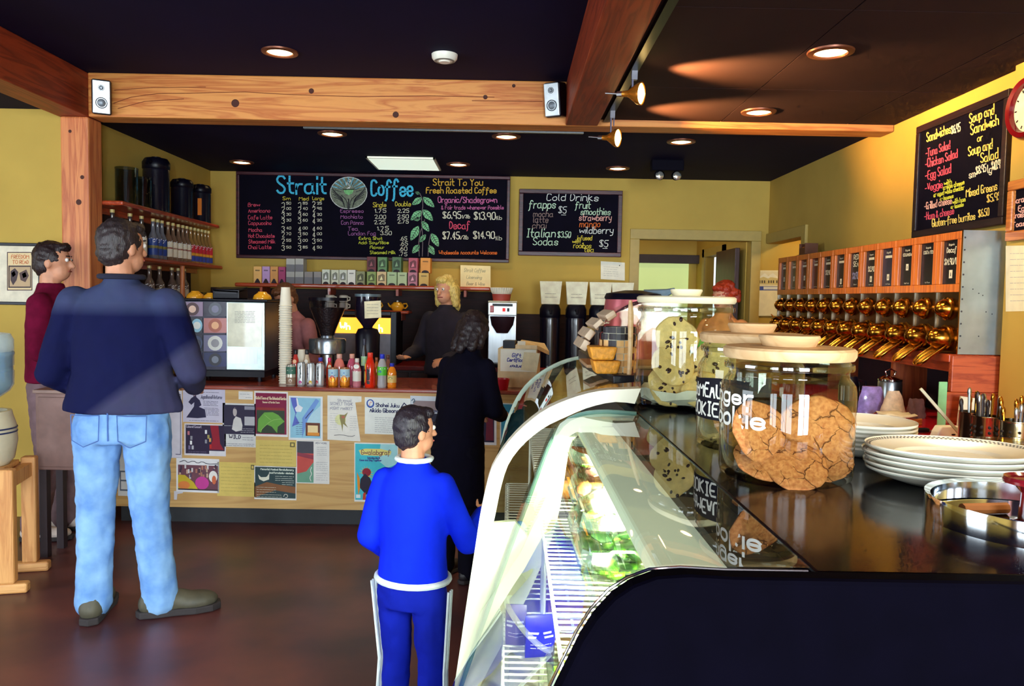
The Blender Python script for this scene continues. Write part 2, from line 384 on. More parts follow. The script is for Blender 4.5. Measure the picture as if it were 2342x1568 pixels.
# kitchen beyond the doorway
kx = 2.26
struct(MB().box(-.2, kx+.1, 9.5, 9.6, 0, 2.8).build('wall_kitchen', wall_m))
yd0, yd1 = 8.3, 9.06
b = MB().box(kx, kx+.1, YB+.12, yd0, 0, 2.8).box(kx, kx+.1, yd1, 9.5, 0, 2.8).box(kx, kx+.1, yd0, yd1, 2.02, 2.8)
struct(b.build('wall_kitchen_right', wall_m))
struct(MB().box(kx-.02, kx, yd0-.09, yd0, 0, 2.11).box(kx-.02, kx, yd1, yd1+.09, 0, 2.11).box(kx-.02, kx, yd0-.09, yd1+.09, 2.02, 2.11).build('trim_3', trim_m))
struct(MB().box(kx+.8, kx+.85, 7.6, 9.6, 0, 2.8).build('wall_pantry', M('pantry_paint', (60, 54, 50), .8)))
struct(MB().box(-.3, -.2, 7.5, 9.6, 0, 2.8).build('wall_kitchen_left', wall_m))
struct(MB().box(-.3, kx+.9, 7.52, 9.6, 2.65, 2.75).build('ceiling_kitchen', wall_m))
gl, gr_, gt = at(1440, 600, 9.45).x, at(1576, 600, 9.45).x, at(1520, 602, 9.45).z
o = struct(MB().box(gl, gr_, 9.46, 9.49, .3, gt).build('window_5', EMIT('daylit_blind', (196, 214, 138), .55)))
struct(MB().box(gl-.1, gr_+.12, 9.36, 9.48, gt, gt+.1).build('trim_4', M('dark_valance', (52, 34, 30), .6)))
d = struct(MB().box(2.17, 2.215, 7.56, 8.26, .01, 2.03).build('door_1', WOOD('dark_door', (70, 32, 26), (44, 18, 18), 'z', .4), bevel=.004))
d['label'] = 'dark brown kitchen door standing open'
MB().ell((2.15, 8.18, 1.0), .028).rod((2.15, 8.18, 1.0), (2.2, 8.18, 1.0), .01).build('door_handle', brass_m, d, smooth=True)
# side room beyond the right wall doorway
struct(MB().box(4.2, 4.3, 5.0, 7.5, 0, 2.8).build('wall_side_room', wall_m))
struct(MB().box(XR+.12, 4.3, 5.0, 5.1, 0, 2.8).build('wall_side_front', wall_m))
struct(MB().box(XR+.12, 4.3, 5.0, 7.5, 2.6, 2.7).build('ceiling_side_room', wall_m))
def point(name, loc, e, col, r=.05):
    l = bpy.data.lights.new(name, 'POINT'); l.energy = e; l.color = col; l.shadow_soft_size = r
    o = bpy.data.objects.new(name, l); COL.objects.link(o); o.location = loc; return o
def spot(name, loc, look, e, col, ang, blend=.6, r=.03):
    l = bpy.data.lights.new(name, 'SPOT'); l.energy = e; l.color = col; l.spot_size = math.radians(ang); l.spot_blend = blend; l.shadow_soft_size = r
    o = bpy.data.objects.new(name, l); COL.objects.link(o); o.location = loc
    o.rotation_euler = (Vector(look)-Vector(loc)).to_track_quat('-Z', 'Y').to_euler(); return o
WARM = (1.0, .73, .40)
t = thing('pendant_lamp', 'small ceiling lamp glowing in the side room beyond the right doorway', 'lamp', (3.35, 6.5, 2.6))
MB().cyl((0, 0, 0), .06, -.03, 0).build('canopy', white_m, t); MB().ell((0, 0, -.09), (.08, .08, .06)).build('globe', EMIT('lamp_globe', (255, 214, 140), 6), t, smooth=True)
point('side_room_light', (3.1, 6.3, 2.35), 28, (1, .78, .4), .08)
point('kitchen_light', (1.0, 8.5, 2.4), 9, (1, .85, .55), .1)
# ------------------------------------------------------------------ ceiling fittings
glow_m = EMIT('lamp_glow', (255, 222, 150), 9)
def downlight(px, py, z, label, energy, r=.075, pos=None):
    p = pos or atz(px, py, z); t = thing('downlight', label, 'ceiling light', p, 0, 'recessed ceiling lights')
    MB().lathe([(r+.028, 0), (r+.026, -.008), (r, -.012), (r-.006, -.003), (r-.006, 0)], 28).build('trim_ring', M('bronze_ring', (120, 70, 50), .4, .6), t, smooth=True)
    MB().lathe([(0, -.012), (r*.6, -.010), (r-.004, -.003)], 28).build('lens', glow_m, t, smooth=True)
    spot('downlight_beam', p+Vector((0, 0, -.03)), p+Vector((0, 0, -2)), energy, WARM, 110, .8, .06)
for px, py, z, lb, e in ((640, 118, ZH, 'round glowing downlight above the left half of the long beam', 26), (1900, 118, ZC, 'largest glowing downlight at upper right', 34), (1735, 255, ZC, 'round glowing downlight just in front of the right beam end', 30),
    (760, 305, ZC, 'round glowing downlight of the nearer bar row, leftmost', 9), (1158, 311, ZC, 'round glowing downlight of the nearer bar row, middle one', 20), (1558, 323, ZC, 'round glowing downlight of the nearer bar row, rightmost', 16),
    (553, 370, ZC, 'round glowing downlight of the far bar row, leftmost', 4), (1048, 375, ZC, 'round glowing downlight beside the white ceiling panel', 20), (1413, 384, ZC, 'round glowing downlight of the far bar row, rightmost', 13)):
    downlight(px, py, z, lb, e)
for x, y, z, lb, e in ((1.47, 2.41, ZC, 'unseen downlight overhead right of the camera, farther one', 60), (1.47, 1.25, ZC, 'unseen downlight overhead right of the camera, nearer one', 60), (-1.3, 2.2, ZH, 'unseen downlight overhead left of the camera', 30)): downlight(0, 0, z, lb, e, pos=Vector((x, y, z)))  # unseen lamps continuing the ceiling rows, added for light on the plates
p = atz(1017, 125, ZH); t = thing('smoke_detector', 'round white smoke detector on the dark ceiling', 'smoke detector', p)
MB().lathe([(0, -.045), (.03, -.045), (.034, -.038), (.06, -.036), (.072, -.022), (.075, 0), (0, 0)], 28).build('housing', white_m, t, smooth=True)
MB().lathe([(.045, -.0385), (.058, -.037)], 28).build('vent_ring', M('grey_vent', (150, 150, 140), .6), t)
y0, y1 = atz(900, 385, ZC).y, atz(900, 358, ZC).y
x0, x1 = atz(868, 385, ZC).x, atz(1004, 385, ZC).x
t = thing('ceiling_panel_light', 'white square diffuser panel in the ceiling above the menu board', 'ceiling light', ((x0+x1)/2, (y0+y1)/2, ZC))
hx, hy = (x1-x0)/2, (y1-y0)/2
MB().box(-hx, hx, -hy, hy, -.012, -.004).build('diffuser', EMIT('dim_diffuser', (226, 240, 222), .75), t)
MB().box(-hx-.015, hx+.015, -hy-.015, -hy, -.015, 0).box(-hx-.015, hx+.015, hy, hy+.015, -.015, 0).box(-hx-.015, -hx, -hy, hy, -.015, 0).box(hx, hx+.015, -hy, hy, -.015, 0).build('frame', white_m, t)
# emergency lamp
p = atz(1526, 366, ZC); t = thing('emergency_light', 'black twin-head emergency lamp under the ceiling right of the bar', 'lamp', p)
MB().box(-.13, .13, -.05, .05, -.09, 0).build('housing', blackmat_m, t, bevel=.01)
for s in (-1, 1):
    h = MB().rod((s*.07, 0, -.08), (s*.07, -.02, -.12), .012).lathe([(0, .03), (.03, .03), (.038, -.03), (.036, -.035)], 16, (s*.07, -.03, -.125), mtx=Matrix.Rotation(-1.3, 3, 'X') @ Matrix.Rotation(s*.25, 3, 'Y')).build('lamp_head', blackmat_m, t, smooth=True)
    MB().ell((s*.07, -.066, -.135), (.034, .012, .034)).build('lens', M('silver_lens', (220, 222, 215), .15, .8), h, smooth=True)
# track lights beside the long beam
xt = xb1+.05
o = tag(MB().box(xt-.02, xt+.02, -1, 5.0, ZC-.022, ZC).build('light_track', black_m), 'black ceiling track beside the red-brown beam', 'light track')
def track_light(px, py, label):
    Y = (xt)*F/(px-VPX+0.0); p = at(px, py, Y); z = p.z; Y = p.y
    t = thing('track_light', label, 'spotlight', (xt, Y, z), 0, 'track spotlights')
    MB().box(-.014, .014, -.014, .014, ZC-.065-z, ZC-.022-z).build('adapter', M('grey_metal', (120, 120, 130), .4, .5), t)
    MB().box(-.012, -.004, -.008, .008, .0, ZC-.06-z).box(.006, .012, -.006, .006, .07, ZC-.06-z).build('arm', M('grey_arm', (92, 88, 110), .4, .5), t)
    rm = Vector((.86, -.5, -.1)).to_track_quat('Z', 'Y').to_matrix()
    MB().lathe([(0, -.06), (.014, -.06), (.016, -.03), (.03, -.01), (.052, .022), (.056, .04), (.050, .04), (.028, -.005)], 24, mtx=rm).build('shade', M('amber_reflector', (210, 130, 40), .25, .7), t, smooth=True)
    MB().lathe([(0, .045), (.035, .042), (.053, .032)], 24, mtx=rm).build('bulb_face', EMIT('track_glow', (255, 214, 130), 14), t, smooth=True)
    MB().rod((-.13, .075, .02), (-.05, .03, .005), .005).rod((-.075, .044, .008), (-.045, .026, .005), .014).build('lamp_socket', steel_m, t)
    spot('track_beam', (xt+.07, Y, z), (XR, Y-.1, z-.35), 48, WARM, 75, .7, .04)
    spot('track_spill', (xt+.06, Y, z), (xt+1.2, Y+.1, ZC+.2), 260, (1, .50, .14), 66, .9, .03)
track_light(1437, 214, 'upper track spotlight with glowing bulb, nearer the camera')
track_light(1390, 315, 'lower track spotlight with glowing bulb, hanging over the long beam')
spot('track_beam', (xt+.07, 2.3, 2.42), (XR, 2.6, 1.7), 48, WARM, 80, .7, .04)
o = tag(MB().box(at(695, 274, 5.3).x, at(1335, 283, 5.3).x, 5.28, 5.31, ZC-.035, ZC).build('cable_rail', steel_m), 'thin pale metal rail along the back of the long beam', 'rail')
# loudspeakers on the beam ends
def speaker(px, py, rz, label):
    p = at(px, py, 4.95); t = thing('loudspeaker', label, 'speaker', p, rz, 'speakers on the beam'); rx = Matrix.Rotation(.18, 3, 'X')
    MB().box(-.055, .055, -.01, .10, -.105, .105, rx, (0, 0, 0)).build('cabinet', black_m, t, bevel=.012)
    g = MB().box(-.05, .05, -.02, -.01, -.1, .1, rx, (0, 0, 0)).build('grille', M('silver_grille', (176, 182, 186), .35, .6), t, bevel=.006)
    for z, r in ((-.035, .034), (.055, .018)):
        MB().lathe([(0, .004), (r*.4, .004), (r*.8, -.002), (r, .004), (r, 0)], 20, rx @ Vector((0, -.021, z)), mtx=rx @ Matrix.Rotation(math.pi/2, 3, 'X')).build('driver', M('grey_driver', (120, 128, 136), .4, .4), g, smooth=True)
    MB().rod((0, .08, 0), (0, .1, .0), .015).build('bracket', black_m, t)
speaker(232, 222, .45, 'silver loudspeaker on the left end of the long beam')
speaker(1264, 228, -.5, 'silver loudspeaker on the beam beside the red-brown beam')
# ------------------------------------------------------------------ printed / chalked flat things
class Sheet:
    """a flat sheet placed by its picture corners on a plane; draws print in u,v (v down)"""
    def __init__(s, mapf, x0, y0, x1, y1, slope=0.0):
        s.map = mapf; s.r = (x0, y0, x1, y1); s.sl = slope; s.lift = .0012; s.b = MB(); s.n = 0
    def px(s, u, v): x0, y0, x1, y1 = s.r; return x0+u*(x1-x0), y0+v*(y1-y0)+s.sl*u*(x1-x0)
    def P(s, u, v, l=0.0): return s.map(*s.px(u, v), l)
    def base(s, name, label, cat, col, group=None, pts=None, th=.0012):
        q = pts or [(0, 0), (1, 0), (1, 1), (0, 1)]
        b = MB().loft([[s.P(u, v, 0) for u, v in q], [s.P(u, v, th) for u, v in q]])
        s.o = tag(b.build(name, C(col, .75) if isinstance(col, tuple) else col), label, cat, group); s.lift = th+.0006; return s
    def L(s): s.n += 1; return s.lift+s.n*.00006
    def poly(s, col, pts): l = s.L(); s.b.use(C(col, .7)).poly([s.P(u, v, l) for u, v in pts]); return s
    def rect(s, col, u0, v0, u1, v1): return s.poly(col, [(u0, v0), (u1, v0), (u1, v1), (u0, v1)])
    def disc(s, col, u, v, ru, rv, n=18): return s.poly(col, [(u+ru*math.cos(6.2832*i/n), v+rv*math.sin(6.2832*i/n)) for i in range(n)])
    def line(s, col, pts, w=1.0): l = s.L(); ribbon(s.b.use(C(col, .7)), smooth_line([s.px(*p) for p in pts]), w, lambda x, y: s.map(x, y, l)); return s
    def text(s, col, t, u, v, w, h, sw=None, slant=0.0):
        l = s.L(); x, y = s.px(u, v); x0, y0, x1, y1 = s.r
        write(s.b, t, x, y, w*(x1-x0), h*(y1-y0), lambda a, b: s.map(a, b, l), sw=sw, slope=s.sl, slant=slant, jit=.06, mat=C(col, .7)); return s
    def fine(s, col, u, v, w, n, gap=.04, sw=.8):
        l = s.L(); x, y = s.px(u, v); x0, y0, x1, y1 = s.r
        scribble(s.b, x, y, w*(x1-x0), n, lambda a, b: s.map(a, b, l), gap=gap*(y1-y0), mat=C(col, .7), sw=sw, slope=s.sl); return s
    def done(s, name='print'):
        if s.b.f: s.b.build(name, None, s.o, recalc=False)
        return s.o
def onY(Y): return lambda x, y, l=0.0: at(x, y, Y-l)
def onX(X): return lambda x, y, l=0.0: atx(x, y, X-l)

# ---- main menu board
burg = WOOD('burgundy_frame', (74, 22, 34), (44, 12, 26), 'x', .4)
slate = M('chalkboard', (8, 5, 22), .8, noise=.25, scale=6, spec=.1)
def framed_board(name, label, x0, y0, x1, y1, Y, fw, group=None, fm=None):
    A, Bv = at(x0, y0, Y), at(x1, y1, Y); A.z = min(A.z, ZC-.004)
    t = thing(name, label, 'menu board', ((A.x+Bv.x)/2, Y, Bv.z), 0, group); w = (Bv.x-A.x)/2; h = A.z-Bv.z
    MB().box(-w+fw, w-fw, -.004, .02, fw, h-fw).build('slate', slate, t)
    for a in ((-w, w, h-fw, h), (-w, w, 0, fw), (-w, -w+fw, fw, h-fw), (w-fw, w, fw, h-fw)):
        MB().box(a[0], a[1], -.02, .02, a[2], a[3]).build('frame_rail', fm or burg, t, bevel=.005)
    return t
bd = framed_board('menu_board', 'wide black chalkboard menu headed Strait Coffee above the tea shelf', 541, 392, 1164, 601, 7.37, .03)
bo = LB(bd)
def z1(x, y): return bo(at(530+x/3.603, 380+y/3.603, 7.3635))
def z1b(x, y): return bo(at(530+x/3.603, 380+y/3.603, 7.3632))
CY_, YE, RE, CR, PU, OR, PK, YG, DO, WH = [M('chalk_'+n, c, .9, noise=.35, scale=120) for n, c in (('cyan', (70, 190, 240)), ('yellow', (225, 205, 70)), ('red', (225, 80, 110)), ('cream', (245, 235, 205)), ('purple', (165, 100, 160)), ('amber', (245, 180, 60)), ('pink', (215, 115, 170)), ('lime', (215, 220, 70)), ('orange', (245, 115, 45)), ('white', (225, 240, 230)))]
lt = MB()
for s, x0, x1, yb, h, m, sw in (('Strait', 375, 775, 225, 135, CY_, 17), ('Coffee', 1150, 1490, 240, 130, CY_, 17), ('Sm', 420, 483, 278, 28, YE, 0), ('Med', 555, 633, 280, 28, YE, 0), ('Large', 665, 760, 278, 28, YE, 0),
    ('Brew', 135, 232, 332, 32, RE, 0), ('Americano', 138, 315, 380, 30, RE, 0), ('Cafe Latte', 136, 332, 436, 32, RE, 0), ('Cappuccino', 138, 325, 482, 30, RE, 0), ('Mocha', 140, 250, 540, 32, RE, 0), ('Hot Chocolate', 138, 352, 588, 30, RE, 0), ('Steamed Milk', 140, 358, 634, 30, RE, 0), ('Chai Latte', 138, 325, 680, 30, RE, 0),
    ('Single', 1165, 1272, 335, 38, YE, 0), ('Double', 1348, 1475, 328, 38, YE, 0), ('Espresso', 895, 1085, 382, 30, PU, 0), ('Machiato', 898, 1078, 430, 30, PU, 0), ('Con Panna', 903, 1087, 480, 32, PU, 0), ('Tea', 960, 1040, 530, 32, PU, 0), ('London Fog', 960, 1185, 568, 32, PU, 0),
    ('Extra Shot', 1048, 1240, 605, 24, YG, 0), ('Add: Soy/Rice', 1046, 1293, 640, 24, YG, 0), ('Flavour', 1140, 1255, 680, 26, YG, 0), ('Steamed Milk', 1140, 1348, 722, 26, YG, 0), ('.65', 1390, 1443, 610, 28, CR, 0), ('.65', 1390, 1450, 652, 30, CR, 0), ('.60', 1382, 1445, 695, 30, CR, 0), ('.75', 1382, 1445, 738, 30, CR, 0),
    ('Strait To You', 1660, 2068, 158, 52, OR, 7), ('Fresh Roasted Coffee', 1603, 2180, 222, 48, OR, 7), ('Organic/Shadegrown', 1700, 2185, 300, 48, PK, 0), ('& Fair trade whenever Possible', 1728, 2240, 355, 32, PK, 0),
    ('$6.95', 1740, 1888, 430, 55, CR, 0), ('1/2lb', 1900, 1962, 428, 28, CR, 0), ('$13.90', 1998, 2172, 438, 60, CR, 0), ('1lb', 2178, 2225, 440, 30, CR, 0), ('Decaf', 1795, 1962, 515, 60, RE, 0), ('$7.45', 1740, 1875, 600, 58, CR, 0), ('1/2lb', 1878, 1948, 600, 30, CR, 0), ('$14.90', 1992, 2165, 595, 58, CR, 0), ('1lb', 2172, 2225, 608, 32, CR, 0),
    ('Wholesale Accounts Welcome', 1708, 2185, 725, 30, DO, 5)):
    wl(bd, s, x0, yb, x1-x0, h, z1, sw=sw or max(4.2, h*.13), mat=m)
def price(s, x, y, h, m=CR):
    a, c = s.split('.'); lt = MB(); write(lt, a, x, y, h*.55, h, z1, sw=4.6, mat=m); write(lt, c, x+h*.95, y-h*.45, h*.95, h*.5, z1, sw=3.6, mat=m); lt.build('lettering', None, bd, recalc=False)
rows = ((332, '1.50 1.85 2.25'), (376, '2.00 2.40 2.95'), (424, '3.30 3.60 4.20'), (472, '3.30 3.60 4.20'), (537, '3.40 4.00 4.60'), (584, '2.70 3.50 4.00'), (638, '2.55 3.00 3.50'), (694, '3.50 3.85 4.50'))
for y, r in rows:
    for x, s in zip((412, 548, 665), r.split()): price(s, x, y, 40)
for x, y, s in ((1180, 382, '1.75'), (1368, 382, '2.25'), (1178, 432, '2.00'), (1365, 428, '2.50'), (1173, 476, '2.25'), (1365, 470, '2.75'), (1200, 527, '1.75'), (1225, 565, '3.50')): wl(bd, s, x, y, 92, 30, z1, sw=4.4, mat=CR)
# emblem: two hands around a steaming cup
em = MB(); cx, cy = 963, 220
em.use(M('chalk_olive', (120, 128, 110), .9, noise=.3, scale=60)).poly([z1(cx+155*math.cos(a*.2618), cy+134*math.sin(a*.2618)) for a in range(24)])
for i in range(9):
    a = math.radians(205+i*16); w = .05
    em.use(M('chalk_sky', (120, 185, 205), .9, noise=.3, scale=80)).poly([z1b(cx+60*math.cos(a-w), cy-10+52*math.sin(a-w)), z1b(cx+150*math.cos(a-w), cy+128*math.sin(a-w)), z1b(cx+150*math.cos(a+w), cy+128*math.sin(a+w)), z1b(cx+60*math.cos(a+w), cy-10+52*math.sin(a+w))])
dk = M('chalk_dark', (30, 26, 40), .9)
for sgn in (-1, 1):
    for k in range(5): ribbon(em.use(dk), smooth_line([(cx+sgn*(145-k*6), cy-55+k*22), (cx+sgn*(100-k*6), cy+5+k*12), (cx+sgn*(52-k*3), cy+40+k*10), (cx+sgn*(46-k*3), cy+80+k*9)]), 5, z1b)
    ribbon(em, smooth_line([(cx+sgn*8, cy+130), (cx+sgn*14, cy+60), (cx+sgn*60, cy+20)]), 6, z1b)
ribbon(em, [(cx, cy+132), (cx, cy+50)], 9, z1b)
for k in range(5): ribbon(em, [(cx-62+k*8, cy-10-k*16), (cx-110+k*18, cy-25-k*20)], 4, z1b); ribbon(em, [(cx+62-k*8, cy-10-k*16), (cx+110-k*18, cy-25-k*20)], 4, z1b)
em.use(M('chalk_green', (130, 200, 130), .9, noise=.3, scale=80)).poly([z1b(cx-42, cy-28), z1b(cx+42, cy-28), z1b(cx+30, cy+4), z1b(cx, cy+18), z1b(cx-30, cy+4)])
ribbon(em.use(dk), [(cx-44, cy-29), (cx+44, cy-29)], 7, z1b)
for k in (0, 1): ribbon(em.use(WH), smooth_line([(cx-12+k*14, cy-36), (cx+18, cy-58), (cx-30+k*10, cy-80), (cx+30, cy-100), (cx-14, cy-116)]), 7, z1b)
ribbon(em.use(WH), [(cx+152*math.cos(a*.2618), cy+131*math.sin(a*.2618)) for a in range(25)], 5, z1b)
em.build('chalk_emblem', None, bd, recalc=False)
# coffee plant drawing
pl = MB(); lg = M('chalk_leaf', (135, 205, 150), .9, noise=.3, scale=60)
for st in ([(1570, 740), (1575, 600), (1560, 420), (1580, 300), (1552, 225)], [(1545, 740), (1540, 580), (1590, 440)], [(1618, 740), (1622, 640), (1640, 560)]): ribbon(pl.use(M('chalk_stem', (120, 105, 110), .9)), smooth_line(st), 6, z1b)
def leaf(x, y, ang, L, Wd):
    ca, sa = math.cos(math.radians(ang)), math.sin(math.radians(ang)); T = lambda u, v: (x+u*ca-v*sa, y+u*sa+v*ca)
    pts = [(0, 0), (.25*L, -.8*Wd/2), (.5*L, -Wd/2), (.8*L, -.55*Wd/2), (L, 0), (.8*L, .55*Wd/2), (.5*L, Wd/2), (.25*L, .8*Wd/2)]
    pl.use(lg).poly([z1b(*T(*p)) for p in pts])
    zz = lambda x, y: bo(at(530+x/3.603, 380+y/3.603, 7.3629))
    pl.use(dk); ribbon(pl, [T(0, 0), T(L, 0)], 4, zz)
    for k in range(1, 6):
        u = L*k/6.5
        for sg in (-1, 1): ribbon(pl, [T(u, 0), T(u+.1*L, sg*Wd*.36)], 3.4, zz)
for a in ((1570, 258, 145, 105, 52), (1575, 252, 42, 130, 56), (1552, 228, 200, 45, 25), (1568, 365, 140, 125, 62), (1572, 355, 48, 130, 62), (1565, 450, 55, 110, 52), (1540, 490, 118, 140, 66), (1600, 560, 128, 85, 40), (1645, 550, 62, 130, 58), (1548, 645, 130, 95, 52), (1620, 650, 58, 95, 52), (1556, 430, 170, 60, 36)): leaf(*a)
pl.build('chalk_plant', None, bd, recalc=False)

# ---- cold drinks board
bd = framed_board('menu_board', 'smaller chalkboard listing Cold Drinks beside the kitchen doorway', 1188, 432, 1420, 588, 7.36, .04)
bo = LB(bd)
def z2(x, y): return bo(at(1150+x/3.346, 380+y/3.346, 7.3535))
GW, GY, SP = M('chalk_pale', (205, 235, 205), .9), M('chalk_grey', (150, 125, 120), .9), M('chalk_salmon', (240, 180, 170), .9)
lt = MB()
for s, x0, x1, yb, h, m in (('Cold Drinks', 335, 730, 262, 54, WH), ('frapps', 200, 402, 320, 62, GW), ('$5', 425, 483, 358, 48, WH), ('mocha', 232, 383, 385, 46, GY), ('latte', 232, 345, 430, 46, GY), ('chai', 225, 330, 473, 46, GY), ('Italian', 178, 400, 540, 62, GW), ('$3.50', 418, 517, 545, 46, GW), ('Sodas', 230, 420, 600, 56, GW),
    ('fruit', 555, 668, 322, 54, GW), ('smoothies', 595, 822, 370, 50, GW), ('strawberry', 583, 828, 415, 50, SP), ('mango', 587, 742, 463, 50, DO), ('wildberry', 585, 842, 513, 52, WH), ('infused', 570, 680, 565, 34, YE), ('with', 532, 590, 588, 26, YE), ('rooibos', 540, 675, 625, 40, YE), ('tea', 622, 695, 655, 38, YE), ('$5', 738, 802, 615, 48, WH)):
    wl(bd, s, x0, yb, x1-x0, h, z2, sw=max(4.6, h*.11), mat=m, slope=.012, slant=.12)
for x, y in ((448, 372), (765, 628), (482, 535)):
    lt = MB(); ribbon(lt.use(WH), [(x, y), (x+34, y+1)], 4, z2); lt.build('underline', None, bd, recalc=False)

# ---- sandwich board on the right wall
A, Bq = atx(2101, 291, XR-.02), atx(2298, 520, XR-.02)
ya, yb_, zt, zl = A.y, Bq.y, A.z, 1.905
t = thing('menu_board', 'tall chalkboard listing sandwiches and soups on the right wall', 'menu board', (XR-.02, (ya+yb_)/2, zl)); bo = LB(t)
hw = (ya-yb_)/2
MB().box(-.002, .02, -hw+.04, hw-.04, .04, zt-zl-.04).build('slate', slate, t)
for a in ((-hw, hw, zt-zl-.04, zt-zl), (-hw, hw, 0, .04), (-hw, -hw+.04, .04, zt-zl-.04), (hw-.04, hw, .04, zt-zl-.04)): MB().box(-.015, .02, a[0], a[1], a[2], a[3]).build('frame_rail', WOOD('black_frame', (36, 16, 26), (20, 8, 20), 'y', .4), t, bevel=.004)
def z3(x, y): return bo(atx(2060+x/3.823, 150+y/3.823, XR-.0232))
lt = MB(); HY = M('chalk_honey', (250, 215, 110), .9)
for s, x0, x1, yb, h, m in (('Sandwiches', 228, 438, 668, 78, HY), ('$6.95', 443, 520, 600, 70, CR), ('-Tuna Salad', 220, 430, 800, 72, RE), ('-Chicken Salad', 216, 495, 895, 74, RE), ('-Egg Salad', 216, 438, 1000, 74, RE), ('-Veggie', 214, 365, 1105, 66, RE), ('with', 380, 445, 1050, 44, YG), ('cream cheese', 372, 555, 1085, 40, YG), ('or aged white cheddar', 288, 555, 1150, 40, YG), ('or hummus', 345, 460, 1182, 36, YG), ('-Grilled cheese', 208, 445, 1260, 62, SP), ('with ham', 455, 565, 1210, 42, YG), ('or tomato', 440, 548, 1252, 36, YG), ('-Ham & cheese', 208, 465, 1350, 62, RE), ('Gluten-free burritos', 275, 650, 1412, 66, HY), ('$6.50', 680, 772, 1325, 62, HY),
    ('Soup and', 602, 815, 505, 88, HY), ('Sandwich', 612, 855, 605, 88, HY), ('or', 670, 716, 668, 60, HY), ('Soup and', 592, 800, 790, 84, HY), ('Salad', 700, 850, 850, 84, HY), ('sm', 598, 652, 985, 66, CR), ('$8.95', 658, 745, 950, 70, CR), ('lg', 760, 795, 940, 66, CR), ('$10.95', 795, 888, 915, 76, CR), ('Mixed Greens', 572, 842, 1150, 72, HY), ('$5.95', 755, 872, 1195, 70, HY)):
    X, Yp = 2060+x0/3.823, 150+yb/3.823
    wl(t, s, x0, yb, x1-x0, h, z3, sw=max(6, h*.11), slope=(Yp-701)/(X-VPX), mat=m)
# small framed board, clock and paper sheet on the pier
XP = XR-.05
A, Bq = atx(2316, 430, XP-.01), atx(2300, 552, XP-.01)
t = thing('menu_board', 'small wood-framed chalkboard for croissants at the right edge', 'menu board', (XP-.012, A.y-.18, atx(2316, 551, XP-.01).z)); bo = LB(t)
h = atx(2316, 415, XP-.01).z-t.location.z
MB().box(-.0, .012, -.15, .15, .04, h-.04).build('slate', slate, t)
fm = WOOD('golden_frame', (210, 130, 60), (170, 90, 40), 'y', .35)
for a in ((-.19, .19, h-.045, h), (-.19, .19, 0, .045), (-.19, -.15, .045, h-.045), (.15, .19, .045, h-.045)): MB().box(-.018, .012, a[0], a[1], a[2], a[3]).build('frame_rail', fm, t, bevel=.006)
lt = MB()
def z4(x, y): return bo(atx(x, y, XP-.0135))
for s, x0, x1, y, h in (('Scrambled', 2318, 2372, 466, 14), ('Egg', 2329, 2350, 484, 13), ('Croissant', 2316, 2366, 500, 13), ('Toast', 2316, 2350, 520, 12)): wl(t, s, x0, y, x1-x0, h, z4, sw=2, slope=(y-703)/(x0-VPX), mat=SP)
p = atx(2340, 250, XP-.02); t = thing('wall_clock', 'round wall clock with glossy dark red rim at upper right edge', 'clock', (XP, p.y-.04, p.z)); ry = Matrix.Rotation(-math.pi/2, 3, 'Y'); rc = .142
MB().lathe([(rc, 0), (rc+.005, .02), (rc-.008, .045), (rc-.03, .04), (rc-.035, .02)], 40, mtx=ry).build('rim', M('red_enamel', (112, 8, 18), .15, coat=.5), t, smooth=True)
MB().lathe([(0, .018), (rc-.03, .018)], 40, mtx=ry).build('dial', M('clock_dial', (240, 238, 205), .5), t)
hd = MB()
for a, l, w in ((2.2, .085, .006), (.7, .06, .008)): hd.box(-.0225, -.0205, -w/2, w/2, 0, l, Matrix.Rotation(a, 3, 'X'), (-.021, 0, 0))
for k in range(12): a = k*math.pi/6; hd.box(-.0205, -.0195, -.003, .003, .086, .1, Matrix.Rotation(a, 3, 'X'), (-.02, 0, 0))
hd.build('hands', black_m, t)
S = Sheet(onX(XP), 2300, 562, 2352, 712, -.02).base('notice_sheet', 'white handwritten sheet taped below the small framed chalkboard', 'notice', (238, 232, 200)); S.fine((150, 140, 160), .2, .12, .7, 9, .09); S.done()

# ------------------------------------------------------------------ front counter
YC = 5.0
xc0, xc1 = at(262, 900, YC).x, at(1330, 900, YC).x
zc = at(760, 885, YC).z
t = thing('service_counter', 'long wood-fronted service counter pasted with posters', 'counter', ((xc0+xc1)/2, YC, 0)); hw = (xc1-xc0)/2
pm = WOOD('maple_panel', (214, 172, 106), (196, 150, 88), 'x', .5, 1.2)
n = 1
for i in range(n):
    MB().box(-hw+i*2*hw/n+.002, -hw+(i+1)*2*hw/n-.002, 0, .03, .115, zc-.026).build('front_panel', pm, t)
MB().box(-hw, hw, .03, .62, .11, zc-.026).build('body', M('counter_body', (60, 34, 30), .6), t)
MB().box(-hw, hw, .07, .6, 0, .11).build('toe_kick', M('toe_kick', (34, 36, 40), .6), t)
MB().box(-hw-.02, hw+.02, -.03, .68, zc-.026, zc).build('worktop', WOOD('counter_top', (150, 62, 44), (116, 44, 38), 'x', .25, 2, coat=.4), t, bevel=.006)

